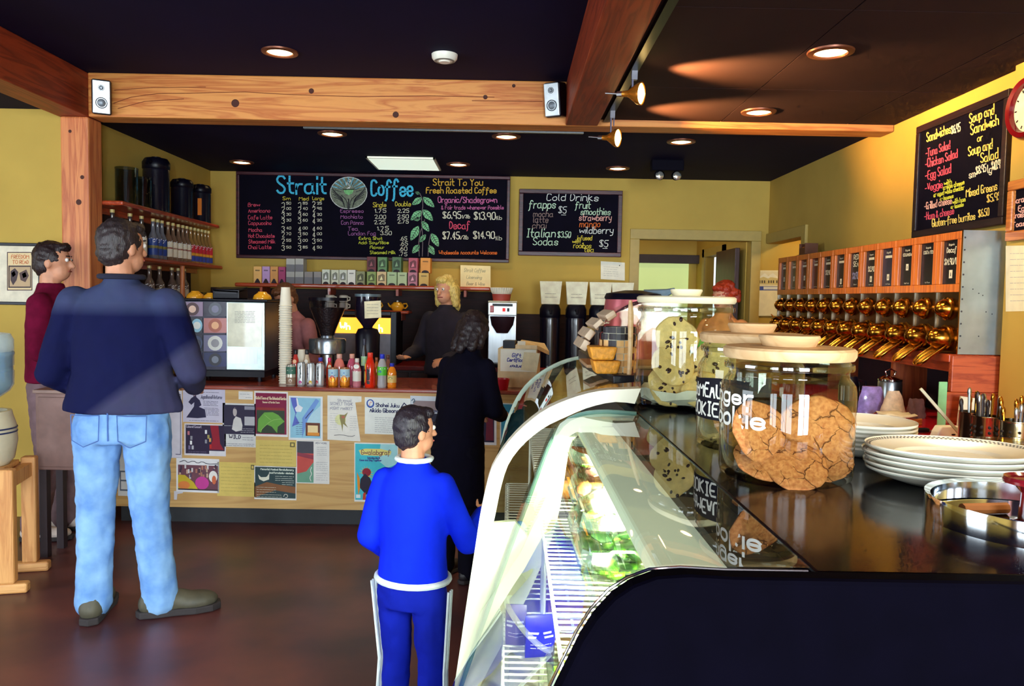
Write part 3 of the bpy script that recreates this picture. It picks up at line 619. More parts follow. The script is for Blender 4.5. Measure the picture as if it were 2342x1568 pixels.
def z5(x, y): return 380+x/2.9275, 860+y/2.9275
def poster(name, label, x0, y0, x1, y1, col, slope=.03, cat='poster', pts=None):
    a, b_ = z5(x0, y0), z5(x1, y1)
    return Sheet(onY(YC-.0005), a[0], a[1], b_[0], b_[1], slope).base(name, label, cat, col, 'notices pasted on the counter front', pts)
BK, INK, LIL = (26, 22, 50), (60, 56, 90), (206, 200, 220)
S = poster('event_flyer', 'pale flyer with a dancer in a dark full skirt', 112, 75, 395, 305, LIL)
S.poly((34, 28, 66), [(.08, .87), (.26, .55), (.27, .42), (.2, .5), (.13, .42), (.2, .3), (.25, .26), (.24, .14), (.3, .14), (.32, .27), (.4, .36), (.44, .5), (.38, .55), (.52, .62), (.55, .85), (.35, .88)]).disc((150, 120, 130), .27, .19, .03, .055)
S.text(INK, 'Jugalbandi Returns', .42, .3, .5, .1, 1.0, .2).fine(INK, .45, .12, .4, 1).fine(INK, .48, .38, .35, 4).fine(INK, .5, .58, .35, 6).fine(INK, .15, .95, .7, 1); S.done()
S = poster('event_flyer', 'dark violet flyer with a red curtain and small performers', 122, 315, 400, 528, (226, 220, 226))
S.rect((40, 26, 60), .03, .04, .97, .94).poly((150, 20, 44), [(.62, .04), (.82, .04), (.86, .6), (.95, .8), (.6, .8), (.68, .5)]).rect((225, 222, 226), .6, .84, .97, .95).text((190, 180, 200), 'Cabaret Concert', .05, .13, .36, .07, .9)
for u, v, c in ((.1, .3, (200, 120, 130)), (.17, .45, (150, 150, 160)), (.16, .6, (240, 240, 240)), (.2, .75, (190, 190, 200)), (.12, .75, (120, 110, 150)), (.52, .25, (230, 230, 235)), (.58, .4, (170, 160, 90)), (.52, .55, (150, 150, 160)), (.62, .5, (220, 160, 90)), (.63, .7, (200, 40, 30))): S.rect(c, u-.025, v-.06, u+.025, v+.06)
S.fine((120, 110, 140), .1, .88, .45, 2, .05); S.done()
S = poster('event_flyer', 'flyer with a singer in a white shirt and the word WILD', 378, 178, 600, 470, (222, 222, 220))
S.rect((44, 38, 66), .04, .04, .97, .71).rect((190, 190, 196), .66, .3, .97, .5).rect((150, 150, 165), .66, .06, .97, .14).poly((215, 212, 210), [(.28, .6), (.33, .38), (.4, .3), (.55, .34), (.6, .5), (.58, .62), (.4, .65)]).disc((190, 180, 180), .37, .2, .06, .1).poly((60, 52, 70), [(.3, .12), (.42, .1), (.45, .2), (.4, .13)])
S.text((40, 36, 70), 'WILD', .2, .81, .34, .08, 1.8).fine(INK, .6, .78, .32, 2, .05).fine(INK, .05, .93, .9, 2, .04).fine((200, 200, 205), .05, .52, .5, 1).fine((200, 200, 205), .55, .58, .4, 3, .04); S.done()
S = poster('business_card', 'small blank white card pinned above the dark singer flyer', 485, 100, 580, 154, (236, 232, 226), cat='card'); S.fine((150, 150, 160), .1, .35, .7, 1).fine((150, 150, 160), .5, .75, .4, 1); S.done()
S = poster('garden_tour_poster', 'maroon poster with a large green leaf for botanical garden tours', 590, 98, 815, 400, (240, 236, 232))
S.rect((136, 22, 66), .04, .04, .96, .95).rect((52, 66, 50), .07, .42, .9, .93).rect((150, 50, 50), .07, .36, .9, .42).poly((110, 170, 70), [(.1, .88), (.12, .62), (.3, .47), (.55, .46), (.72, .52), (.9, .66), (.7, .78), (.68, .92), (.52, .78), (.38, .74), (.25, .82), (.2, .92)]).line((160, 205, 110), [(.8, .6), (.5, .64), (.2, .86)], 1).line((160, 205, 110), [(.5, .64), (.3, .52)], .8)
S.text((250, 225, 190), 'Guided Tours of the Botanical Garden', .05, .18, .9, .06, 1.1).text((250, 225, 190), 'Summer of Garden Tours', .25, .26, .5, .04, .8); S.done()
S = poster('concert_poster', 'pale blue poster with a dark blue curl and a small orange photograph', 820, 130, 1048, 425, (238, 240, 240))
S.rect((150, 205, 228), .05, .04, .94, .95).poly((96, 110, 200), [(.06, .04), (.25, .04), (.3, .25), (.2, .45), (.32, .62), (.1, .7), (.2, .4), (.1, .2)]).poly((190, 226, 240), [(.94, .2), (.94, .6), (.5, .75), (.6, .45)]).poly((120, 160, 225), [(.4, .95), (.55, .55), (.9, .1), (.8, .05), (.4, .5)]).poly((245, 245, 250), [(.22, .05), (.26, .05), (.3, .2), (.42, .26), (.36, .36), (.22, .36), (.18, .28), (.25, .22)])
S.rect((110, 60, 46), .5, .6, .92, .9).rect((250, 225, 170), .56, .66, .86, .82).rect((230, 150, 60), .55, .82, .9, .89).fine((60, 70, 120), .22, .6, .2, 7, .045).line((60, 60, 120), [(.5, .5), (.6, .4), (.72, .3)], 2); S.done()
S = poster('market_flyer', 'white flyer for a night market with a sketched dancing figure', 1080, 128, 1308, 430, (240, 236, 226), pts=[(0, 0), (1, .0), (1, .12), (.82, .14), (.9, .6), (.97, 1), (0, .98)])
S.text((160, 156, 170), '5th Annual', .3, .13, .4, .055, .9).text((160, 156, 170), 'SECHELT THINK', .08, .21, .66, .06, 1).text((160, 156, 170), 'NIGHT MARKET', .08, .31, .66, .06, 1).disc((232, 232, 170), .38, .53, .16, .12).poly((150, 140, 90), [(.36, .42), (.5, .42), (.6, .36), (.52, .5), (.52, .6), (.6, .7), (.46, .62), (.44, .8), (.4, .62), (.36, .5)]).disc((190, 110, 90), .46, .47, .05, .03)
S.fine((190, 188, 190), .08, .4, .22, 8, .05).fine((190, 188, 190), .66, .45, .22, 7, .05).line((90, 90, 90), [(.2, .88), (.4, .86), (.7, .9), (.8, .87)], 1.2); S.done()
S = poster('aikido_flyer', 'white plastic-sleeved flyer for an aikido school with a round blue badge', 1330, 140, 1640, 385, (238, 240, 232))
S.disc((60, 90, 170), .12, .17, .085, .12).disc((238, 240, 232), .12, .16, .055, .08).line((220, 120, 120), [(.1, .22), (.12, .12), (.15, .14)], 1.4).text((40, 44, 90), 'Shohei Juku', .24, .25, .5, .1, 1.7).text((40, 44, 90), 'Aikido Gibsons', .11, .4, .62, .1, 1.7).fine((150, 150, 160), .22, .55, .6, 8, .055)
for l in ([(.85, .13), (.78, .26)], [(.85, .13), (.94, .24)], [(.82, .24), (.89, .23)], [(.79, .32), (.92, .3)], [(.81, .32), (.82, .42)], [(.9, .31), (.89, .42)], [(.81, .42), (.9, .41)], [(.86, .5), (.87, .7)], [(.79, .56), (.95, .54)], [(.86, .56), (.8, .68)]): S.line((30, 34, 80), l, 2.2)
S.done()
S = poster('paper_notice', 'plain yellow handwritten sheet above the dark teal flyer', 600, 425, 870, 600, (224, 200, 110), cat='notice'); S.fine((180, 155, 80), .1, .2, .8, 6, .13).rect((110, 100, 60), .85, .06, .97, .24).rect((224, 200, 110), .88, .1, .94, .2); S.done()
S = poster('paper_notice', 'plain yellow handwritten sheet beside the crowd postcard', 342, 572, 598, 800, (222, 196, 104), cat='notice'); S.fine((180, 155, 80), .1, .15, .8, 8, .1).rect((110, 100, 60), .88, .06, .97, .2).rect((222, 196, 104), .9, .09, .95, .17); S.done()
S = poster('event_postcard', 'crowd postcard with a magenta dot and a yellow hill', 68, 545, 355, 772, (236, 234, 236), .035)
S.rect((112, 66, 80), .04, .2, .97, .93)
rr = random.Random(5)
for i in range(40): u, v = rr.uniform(.07, .94), rr.uniform(.22, .55); S.rect(rr.choice([(180, 120, 100), (60, 40, 60), (205, 170, 150), (120, 70, 80), (220, 215, 215), (80, 60, 90)]), u-.02, v-.05, u+.02, v+.07)
S.poly((206, 178, 40), [(.04, .5), (.2, .5), (.4, .7), (.52, .93), (.04, .93)]).disc((226, 130, 60), .18, .8, .14, .12).disc((200, 60, 150), .6, .72, .16, .19).disc((240, 236, 230), .86, .52, .1, .17).disc((214, 110, 70), .88, .62, .05, .13).line(BK, [(.08, .12), (.2, .06), (.26, .14), (.4, .07), (.5, .15), (.6, .08), (.72, .16), (.95, .14)], 1.4).rect((60, 40, 50), .04, .9, .97, .94); S.done()
S = poster('concert_flyer', 'dark teal flyer with a white crescent bowl and pale lettering', 590, 598, 872, 822, (240, 238, 230))
S.rect((46, 70, 74), .02, .03, .98, .95).poly((140, 92, 56), [(.02, .62), (.3, .48), (.6, .55), (.98, .6), (.98, .8), (.5, .72), (.2, .85), (.02, .95)]).poly((235, 235, 215), [(.09, .26), (.16, .34), (.28, .33), (.36, .22), (.35, .4), (.22, .46), (.12, .4)]).disc((46, 70, 74), .24, .28, .08, .05)
S.text((225, 235, 220), 'Memorial Musical Revolutionary', .15, .12, .78, .05, 1.1).text((225, 235, 220), 'Jozsi Farrodante - clarinets', .35, .22, .58, .05, 1).fine((225, 235, 220), .5, .3, .44, 3, .06).fine((225, 235, 220), .66, .42, .28, 3, .06).fine((225, 225, 200), .06, .64, .45, 3, .07).fine((225, 225, 200), .06, .86, .6, 2, .06).line((225, 225, 210), [(.7, .9), (.72, .82), (.79, .84), (.79, .92), (.74, .93)], 1.2); S.done()
S = poster('exhibition_flyer', 'half white, half red and green blurred flyer headed New Work', 872, 428, 1093, 715, (236, 234, 228))
S.rect((74, 74, 84), .02, .02, .52, .32).rect((206, 84, 76), .02, .3, .52, .78).poly((150, 60, 76), [(.02, .28), (.52, .34), (.52, .44), (.02, .36)]).poly((112, 166, 140), [(.02, .78), (.3, .72), (.52, .5), (.52, .98), (.02, .98)]).line((230, 230, 225), [(.44, .94), (.4, .86), (.47, .78), (.42, .7), (.46, .62)], 1.6)
S.text((150, 148, 156), 'NEW WORK', .58, .07, .34, .035, .9).fine((160, 160, 168), .62, .15, .3, 5, .045).fine((160, 160, 168), .6, .5, .34, 5, .045).fine((170, 170, 176), .6, .76, .34, 4, .05); S.done()
S = poster('festival_poster', 'turquoise poster with a red and yellow sunflower', 1260, 443, 1553, 838, (240, 242, 238), .02)
S.rect((70, 200, 214), .02, .02, .98, .97).poly((170, 228, 232), [(.6, .02), (.98, .02), (.98, .35), (.75, .42), (.55, .3)])
for k in range(11): a = math.radians(190+k*22); S.poly((240, 190, 50), [(.27+.06*math.cos(a-.25), .53+.05*math.sin(a-.25)), (.27+.17*math.cos(a), .53+.14*math.sin(a)), (.27+.06*math.cos(a+.25), .53+.05*math.sin(a+.25))])
S.disc((150, 30, 50), .28, .5, .1, .07).poly((34, 26, 50), [(.14, .62), (.24, .52), (.36, .6), (.44, .76), (.42, .86), (.26, .88), (.12, .76)]).poly((235, 150, 40), [(.06, .5), (.12, .6), (.13, .78), (.09, .9), (.07, .7)]).poly((200, 60, 40), [(.2, .86), (.26, .84), (.26, .97), (.19, .97)]).poly((90, 150, 130), [(.36, .86), (.52, .84), (.5, .97), (.3, .97)]).disc((40, 36, 60), .53, .74, .05, .03)
S.poly((236, 226, 130), [(.1, .13), (.25, .1), (.6, .1), (.85, .14), (.82, .2), (.5, .22), (.15, .21)]).text((130, 70, 80), 'Gwalabgraf', .16, .2, .66, .08, 1.5).text((60, 70, 150), 'Saturday July 10', .3, .27, .28, .03, 1).text((60, 70, 150), 'Come and Sing Together', .12, .31, .5, .03, 1).fine((90, 130, 190), .58, .55, .36, 9, .022).rect((235, 245, 240), .04, .88, .14, .94); S.done()
S = poster('band_poster', 'grey and black big band poster behind the boy', 1635, 130, 1830, 450, (214, 220, 226))
S.rect((150, 130, 130), .1, .1, .95, .3).rect((24, 22, 46), .06, .36, .97, .95).text((40, 40, 90), 'Traditional Big Band', .1, .33, .85, .06, 1.3).line((60, 90, 110), [(.05, .1), (.12, .05), (.16, .12), (.1, .14)], 2).fine((110, 110, 150), .4, .5, .4, 4); S.done()
S = poster('band_poster', 'blue and black concert poster at the right end of the counter', 1790, 480, 1990, 690, (200, 206, 226)); S.rect((30, 40, 110), .05, .05, .95, .5).rect((40, 36, 56), .05, .52, .95, .85).fine((120, 160, 230), .15, .3, .7, 3).fine((170, 170, 190), .15, .6, .7, 4); S.done()
S = poster('photo_poster', 'white-bordered photograph of a figure in dark red beside the glass case', 2080, 155, 2212, 458, (236, 236, 240)); S.rect((30, 24, 60), .08, .04, .88, .94).poly((110, 20, 50), [(.5, .2), (.8, .25), (.85, .9), (.45, .9)]); S.done()
S = poster('photo_poster', 'turquoise sheet half hidden by the curved glass case', 2235, 178, 2400, 460, (230, 236, 236)); S.rect((50, 150, 190), .05, .03, .95, .96); S.done()
S = poster('paper_notice', 'white sheet with a thin frame at the left end behind the man', 20, 95, 106, 545, (214, 208, 220)); S.rect((60, 56, 90), .5, .05, .9, .95).rect((214, 208, 220), .5, .06, .86, .94); S.done()
S = Sheet(onY(YC-.0005), 270, 1018, 312, 1133, .03).base('paper_notice', 'white flyer with grey boxes seen between the man\'s legs', 'poster', (226, 226, 228), 'notices pasted on the counter front'); S.fine((80, 80, 100), .3, .12, .5, 3).rect((90, 100, 120), .1, .5, .9, .9).rect((226, 226, 228), .16, .53, .84, .68).rect((226, 226, 228), .16, .71, .84, .87); S.done()
S = Sheet(onY(YC-.0005), 398, 1120, 420, 1142, .03).base('paper_scrap', 'torn white scrap of paper below the crowd postcard', 'paper', (210, 206, 214), 'notices pasted on the counter front', pts=[(0, .1), (1, 0), (.9, .3), (.35, .4), (.3, 1), (0, 1)]); S.done()
S = poster('paper_notice', 'small beige card low on the counter beside the boy', 1855, 860, 1912, 948, (205, 196, 180)); S.done()
# picture on the return wall
A, Bq = at(-30, 554, 5.1), at(97, 698, 5.1)
t = thing('framed_picture', 'black-framed print reading Freedom to Read on the left wall', 'picture', ((A.x+Bq.x)/2, 5.115, Bq.z)); w, h = (Bq.x-A.x)/2, A.z-Bq.z; bo = LB(t)
for a in ((-w, w, 0, .02), (-w, w, h-.02, h), (-w, -w+.02, .02, h-.02), (w-.02, w, .02, h-.02)): MB().box(a[0], a[1], -.025, 0, a[2], a[3]).build('frame_rail', black_m, t, bevel=.003)
MB().box(-w+.02, w-.02, -.012, 0, .02, h-.02).build('mat_board', M('mat_board', (226, 216, 190), .6), t)
pr = MB()
fz = lambda l: (lambda x, y: bo(at(x, y, 5.1-l)))
def q(col, l, x0, y0, x1, y1): pr.use(C(col)).poly([fz(l)(x0, y0), fz(l)(x1, y0), fz(l)(x1, y1), fz(l)(x0, y1)])
q((70, 40, 46), -.0022, 16, 576, 74, 664); q((226, 200, 150), -.0018, 18, 578, 72, 662); q((56, 36, 40), -.0014, 19, 607, 71, 658); q((190, 160, 120), -.001, 22, 610, 69, 655)
write(pr, 'FREEDOM', 26, 591, 40, 8, fz(-.0012), sw=1.4, mat=C((200, 110, 60))); write(pr, 'TO READ', 29, 603, 36, 8, fz(-.0012), sw=1.4, mat=C((200, 110, 60)))
for c, pts in (((60, 40, 44), [(24, 620), (34, 613), (42, 622), (38, 640), (30, 652), (24, 640)]), ((80, 54, 50), [(44, 624), (60, 616), (66, 630), (58, 645), (47, 640)]), ((200, 170, 130), [(26, 624), (33, 619), (36, 628), (29, 634)]), ((205, 176, 134), [(50, 626), (58, 622), (61, 632), (53, 636)])): pr.use(C(c)).poly([fz(-.0004)(*p) for p in pts])
pr.build('print', None, t, recalc=False)
# notices on the back wall
S = Sheet(onY(7.398), 1374, 597, 1429, 638, .06).base('notice_sheet', 'small white notice pinned between Cold Drinks board and kitchen doorway', 'notice', (240, 238, 222)); S.fine((190, 190, 180), .12, .3, .6, 5, .12).disc((80, 80, 70), .78, .18, .025, .035, 8); S.done()
S = Sheet(onY(7.18), 1053, 606, 1122, 661, .03).base('paper_sign', 'cream sign with faded blue lettering standing on the tea shelf', 'sign', (246, 228, 172)); S.text((190, 180, 140), 'Strait Coffee', .12, .27, .7, .14, 1.2, .2).text((190, 180, 140), 'Licensing', .2, .55, .5, .13, 1.2, .2).text((190, 180, 140), 'Beer & Wine', .2, .82, .6, .13, 1.2, .2); S.done()
S = Sheet(onY(7.385), 1730, 618, 1784, 722, .0).base('wall_calendar', 'calendar with a snowy house picture hanging beside the coffee bins', 'calendar', (246, 240, 206), th=.006)
S.rect((232, 226, 196), .02, .02, .98, .35).poly((214, 200, 140), [(.05, .3), (.05, .2), (.3, .12), (.6, .1), (.95, .2), (.95, .32)]).poly((240, 240, 225), [(0, .2), (.35, .06), (.5, .12), (.7, .06), (1, .18), (.6, .15), (.5, .18), (.3, .14)])
for u in (.12, .22, .32, .5, .6, .7, .84): S.rect((70, 60, 50), u, .22, u+.05, .28)
S.rect((60, 84, 170), .02, .35, .98, .44).poly((40, 70, 90), [(.02, .18), (.08, .06), (.14, .18)]).rect((226, 232, 236), .3, .36, .98, .42); S.done()
# ------------------------------------------------------------------ behind and on the counter
def bx(x0, x1, yt, yb, Y):
    a, b_ = at(x0, (yt+yb)/2, Y), at(x1, (yt+yb)/2, Y); xm = (x0+x1)/2
    return (a.x+b_.x)/2, (b_.x-a.x)/2, at(xm, yb, Y).z, at(xm, yt, Y).z
# back counter and its shelves
xa, xe = XL+.005, at(1440, 800, 7.0).x
t = thing('back_counter', 'dark back bar counter below the tea shelf', 'counter', ((xa+xe)/2, 6.8, 0)); hw = (xe-xa)/2
MB().box(-hw, hw, .04, .59, .1, .86).build('body', M('dark_cabinet', (40, 20, 22), .5), t)
for i in range(6): MB().box(-hw+i*2*hw/6+.01, -hw+(i+1)*2*hw/6-.01, .02, .04, .13, .84).build('door', M('dark_cabinet_door', (52, 24, 24), .45), t, bevel=.004)
MB().box(-hw, hw, .06, .55, 0, .1).build('plinth', blackmat_m, t)
MB().box(-hw, hw, 0, .595, .86, .9).build('worktop', M('red_laminate', (120, 26, 28), .25), t, bevel=.004)
xs0, xs1, xs2 = XL+.004, at(1130, 700, 7.38).x, xe
o = tag(MB().box(xs0, xs1, 7.385, YB-.001, .9, 1.56).build('splash_panel', WOOD('splash_wood', (44, 16, 18), (26, 8, 14), 'x', .75), bevel=.003), 'dark maroon splashback panel behind the back counter under the tea shelf', 'panel')
o = tag(MB().box(xs1+.002, xs2, 7.385, YB-.001, .9, 1.36).build('splash_panel', MATS['splash_wood'], bevel=.003), 'dark maroon splashback panel behind the airpots with signs', 'panel')
def shelf(label, x0, x1, py, Y0, th, br=2):
    X0, X1 = at(x0, py, Y0).x, at(x1, py, Y0).x; z = at((x0+x1)/2, py, Y0).z
    t = thing('wall_shelf', label, 'shelf', ((X0+X1)/2, Y0, z-th)); w = (X1-X0)/2
    MB().box(-w, w, 0, YB-Y0-.017, 0, th).build('board', cherry_m, t, bevel=th*.35)
    for i in range(br): x = -w*.8+i*1.6*w/max(1, br-1); MB().box(x-.012, x+.012, .03, YB-Y0-.017, -.06, 0).build('bracket', cherry_m, t)
    return z
zs = shelf('long cherry shelf of tea boxes under the menu board', 536, 1122, 651, 7.12, .035, 4)
zr = shelf('short red shelf of teapots behind the grinders', 745, 934, 709, 7.1, .03)
# tea boxes
def tea_box(x0, x1, yt, yb, col, kind, label, z0=None, Y=7.15):
    px0, px1, p0, p1 = 530+x0/3.603, 530+x1/3.603, 380+yt/3.603, 380+yb/3.603
    xc, w, zb_, zt_ = bx(px0, px1, p0, p1, Y); zb_ = z0 if z0 is not None else zs; h = at((px0+px1)/2, p0, Y).z-zb_; h = max(.05, h); w *= .96
    t = thing('tea_box', label, 'tea box', (xc, Y, zb_), random.uniform(-.03, .03), 'tea boxes on the long shelf')
    MB().box(-w, w, 0, .12, 0, h).build('carton', C(col, .55), t, bevel=.002)
    if kind == 'grey':
        MB().box(-w*.99, w*.99, -.001, 0, 0, h*.55).build('printed_band', C((120, 118, 124), .6), t)
    else:
        n = 9; pts = [(-w*.75, -.0012, 0)]+[(-w*.75*math.cos(math.pi*i/n), -.0012, h*.16*math.sin(math.pi*i/n)+.002) for i in range(n+1)]+[(w*.75, -.0012, 0)]
        if kind == 'peak': pts = [(-w*.8, -.0012, 0), (-w*.2, -.0012, h*.26), (w*.2, -.0012, h*.26), (w*.8, -.0012, 0)]
        MB().poly(pts).build('dispensing_slot', C((40, 22, 34), .7), t)
        im = MB(); dk_ = tuple(int(c*.62) for c in col)
        if kind == 'pic': im.use(C(dk_)).poly([(-w*.7, -.001, h*.3), (w*.7, -.001, h*.3), (w*.7, -.001, h*.75), (w*.2, -.001, h*.85), (-w*.7, -.001, h*.7)]).use(C(tuple(min(255, c+50) for c in col))).poly([(-w*.4, -.0013, h*.36), (w*.3, -.0013, h*.4), (0, -.0013, h*.7)])
        else: im.use(C(dk_)).poly([(-w*.55, -.001, h*.72), (w*.55, -.001, h*.72), (w*.55, -.001, h*.8), (-w*.55, -.001, h*.8)])
        im.build('printed_picture', None, t, recalc=False)
    return zb_+h
tea = [(178, 247, 825, 950, (244, 190, 110), 'peak', 'cream and orange tea box, leftmost on the shelf'), (249, 314, 825, 950, (200, 160, 214), 'peak', 'lilac tea box next to the orange one'), (316, 381, 825, 950, (226, 158, 84), 'peak', 'amber tea box between the lilac and magenta ones'), (383, 442, 828, 952, (172, 58, 110), 'peak', 'magenta tea box beside the grey stacks')]
for a in tea: tea_box(*a)
g1 = [tea_box(a, b_, 868, 968, (176, 174, 168), 'grey', l) for a, b_, l in ((447, 519, 'grey and white tea box, lower left of the stacked four'), (521, 592, 'grey and white tea box, lower right of the stacked four'))]
tea_box(447, 521, 760, 865, (190, 188, 180), 'grey', 'grey and white tea box, upper left of the stacked four', g1[0]); tea_box(523, 592, 760, 865, (190, 188, 180), 'grey', 'grey and white tea box, upper right of the stacked four', g1[1])
for a in ((597, 669, 868, 968, (150, 142, 138), 'grey', 'grey tea box right of the stacked four'), (674, 738, 868, 970, (158, 150, 146), 'grey', 'second grey tea box right of the stacked four'), (742, 808, 850, 975, (226, 230, 210), 'pic', 'first white tea box in the middle of the shelf'), (818, 882, 853, 978, (228, 228, 200), 'pic', 'second white tea box in the middle of the shelf'), (884, 950, 853, 978, (226, 226, 204), 'pic', 'third white tea box in the middle of the shelf'), (952, 1020, 853, 980, (246, 240, 226), 'plain', 'brightest white tea box in the middle of the shelf')): tea_box(*a)
lo = [tea_box(*a) for a in ((1022, 1098, 865, 985, (150, 150, 104), 'pic', 'olive tea box before the two-high row'), (1112, 1190, 868, 988, (150, 170, 90), 'pic', 'leaf green tea box under the maroon one'), (1194, 1274, 868, 988, (228, 196, 140), 'pic', 'peach tea box in the lower row'), (1278, 1361, 870, 990, (176, 200, 150), 'plain', 'pale green tea box in the lower row, left of the pair'), (1364, 1444, 873, 993, (186, 204, 156), 'plain', 'pale green tea box in the lower row, right of the pair'), (1450, 1530, 873, 995, (190, 120, 140), 'pic', 'dusty pink tea box in the lower row'), (1540, 1625, 878, 998, (214, 176, 90), 'plain', 'straw yellow tea box, rightmost in the lower row'))]
zt_ = max(lo)
for k, a in enumerate(((1112, 1190, 745, 862, (112, 40, 48), 'pic', 'maroon tea box in the upper row'), (1200, 1280, 748, 865, (96, 140, 84), 'pic', 'dark green tea box in the upper row beside the maroon one'), (1320, 1398, 748, 868, (80, 116, 76), 'pic', 'forest green tea box in the upper row with a pale tree'), (1455, 1533, 755, 870, (184, 84, 104), 'pic', 'rose red tea box in the upper row'), (1553, 1638, 755, 873, (226, 150, 60), 'plain', 'orange tea box, rightmost in the upper row'))): tea_box(*a, lo[[1, 2, 4, 5, 6][k]])
# teapots and cups
yel = M('yellow_glaze', (236, 166, 40), .2, noise=.04, coat=.4)
def teapot(px, Y, z, label, r=.062):
    t = thing('teapot', label, 'teapot', (at(px, 700, Y).x, Y, z), 0, 'yellow teapots')
    MB().lathe([(0, 0), (r*.7, 0), (r, r*.5), (r*.95, r*.85), (r*.55, r*1.25), (0, r*1.3)], 22).build('body', yel, t, smooth=True)
    MB().ell((0, 0, r*1.36), r*.16).build('lid_knob', white_m, t, smooth=True)
    MB().tube([(r*.85, 0, r), (r*1.35, 0, r*1.05), (r*1.5, 0, r*.7), (r*1.2, 0, r*.35), (r*.9, 0, r*.4)], r*.12).build('handle', yel, t, smooth=True)
    MB().tube([(-r*.8, 0, r*.5), (-r*1.2, 0, r*.7), (-r*1.4, 0, r*1.1)], [r*.22, r*.15, r*.1]).build('spout', yel, t, smooth=True)
teapot(909, 7.2, zr, 'yellow teapot on the red shelf, clear of the grinder'); teapot(852, 7.2, zr, 'yellow teapot on the red shelf, half behind the grinder'); 
cup_w = M('paper_cup', (240, 234, 214), .6, noise=.03)
def mug(px, Y, z, label, n):
    for k in range(n):
        t = thing('mug', label if n == 1 else label+(', lower one', ', upper one')[k], 'mug', (at(px, 690, Y).x, Y, z+k*.068), 0, 'white mugs on the red shelf')
        MB().lathe([(0, 0), (.036, 0), (.042, .01), (.04, .06), (.03, .066), (0, .067)], 18).build('body', cup_w, t, smooth=True); MB().tube([(.036, 0, .05), (.058, 0, .045), (.058, 0, .02), (.037, 0, .015)], .006).build('handle', cup_w, t, smooth=True)
mug(755, 7.22, zr, 'white mugs left on the red shelf', 2); mug(786, 7.25, zr, 'white mugs beside the left mugs on the red shelf', 2)
# espresso machine
YM = 5.22
xc, w, z0, z1_ = bx(412, 606, 688, 838, YM)
t = thing('espresso_machine', 'steel espresso machine with photo tiles and a taped notice', 'coffee machine', (xc, YM, zc)); h0 = .07; H = z1_-zc; bo = LB(t)
MB().box(-w, w, 0, .42, h0, H).build('body', M('machine_side', (74, 84, 96), .35, .6), t, bevel=.01)
MB().box(-w+.01, w-.01, .02, .4, .03, h0).build('base', black_m, t)
for sx in (-1, 1):
    for y in (.05, .36): MB().cyl((sx*(w-.05), y, 0), .016, 0, .03).build('foot', black_m, t)
xm = at(519, 760, YM).x-xc
MB().box(xm, w, -.012, 0, h0+.01, H-.005).build('steel_panel', M('pale_steel', (196, 214, 210), .28, .7), t, bevel=.004)
MB().box(-w, xm-.005, -.008, 0, h0+.01, H-.005).build('tile_panel', M('tile_panel', (40, 36, 66), .4), t)
MB().box(-w-.01, w+.02, -.02, .44, H, H+.014).build('cup_tray', black_m, t, bevel=.004)
fz = lambda x, y, l=0.0: bo(at(x, y, YM-.0125-l))
for (x0, y0, x1, y1), bg, ring, inner in (((416, 690, 464, 723), (150, 128, 160), (70, 24, 40), (236, 200, 180)), ((466, 690, 518, 723), (40, 36, 62), (80, 86, 100), (120, 120, 150)), ((438, 727, 463, 761), (30, 40, 60), (150, 210, 240), (240, 250, 250)), ((466, 727, 518, 761), (190, 120, 120), (170, 84, 60), (240, 180, 130)), ((438, 766, 463, 803), (24, 30, 60), (40, 60, 110), (30, 34, 70)), ((466, 766, 518, 803), (110, 110, 150), (220, 224, 220), (150, 150, 160)), ((438, 806, 463, 838), (16, 24, 84), (20, 30, 100), (30, 40, 120)), ((466, 806, 518, 838), (24, 36, 96), (20, 18, 40), (120, 130, 150))):
    tl = MB().prism([fz(x0, y0), fz(x1, y0), fz(x1, y1), fz(x0, y1)], (0, .004, 0)).build('photo_tile', C(bg, .25), t)
    pr = MB(); mx, my, r = (x0+x1)/2, (y0+y1)/2, (y1-y0)*.46
    for c, rr_, l in ((ring, r, .0008), (inner, r*.55, .0012)): pr.use(C(c, .3)).poly([fz(mx+min(rr_, (x1-x0)/2)*math.cos(a*.35), my+rr_*math.sin(a*.35), l) for a in range(18)])
    pr.build('print', None, tl, recalc=False)
pp = MB().prism([fz(521, 692, .002), fz(600, 693, .002), fz(598, 794, .002), fz(520, 792, .002)], (0, .001, 0)).build('taped_notice', M('plastic_sleeve', (214, 214, 190), .2, coat=.6), t)
pr = MB(); scribble(pr, 537, 712, 46, 8, lambda x, y: fz(x, y, .0032), gap=3.6, mat=C((110, 110, 110)), sw=.8); pr.build('print', None, pp, recalc=False)
MB().prism([fz(519, 797, .003), fz(588, 799, .003), fz(588, 832, .003), fz(519, 831, .003)], (0, .003, 0)).build('drip_plate', steel_m, t)
zt = zc+H+.014
xq, wq, za, zb_ = bx(487, 548, 655, 686, 5.35)
t = thing('receipt_printer', 'black receipt printer on top of the espresso machine', 'printer', (xq, 5.34, zt)); hq = zb_-zt
MB().box(-wq, wq, 0, .18, 0, hq*.8).prism([(-wq, 0, hq*.8), (wq, 0, hq*.7), (wq, .18, hq), (-wq, .18, hq)], (0, 0, -.02)).build('body', black_m, t, bevel=.006)
MB().box(-wq*.8, wq*.8, -.002, .0, hq*.45, hq*.52).build('paper_slot', M('slot', (60, 60, 70), .5), t)
def bowl(px, py, r, label, tilt):
    t = thing('bowl', label, 'bowl', (at(px, py, 5.4).x, 5.42, zt), 0, 'upturned yellow bowls')
    MB().lathe([(r, 0), (r*1.02, .008), (r*.9, r*.45), (r*.5, r*.75), (r*.45, r*.82), (0, r*.8)], 24).build('bowl_shell', yel, t, smooth=True); MB().lathe([(r*.48, r*.74), (r*.46, r*.86), (r*.4, r*.84)], 20).build('foot_ring', yel, t, smooth=True)
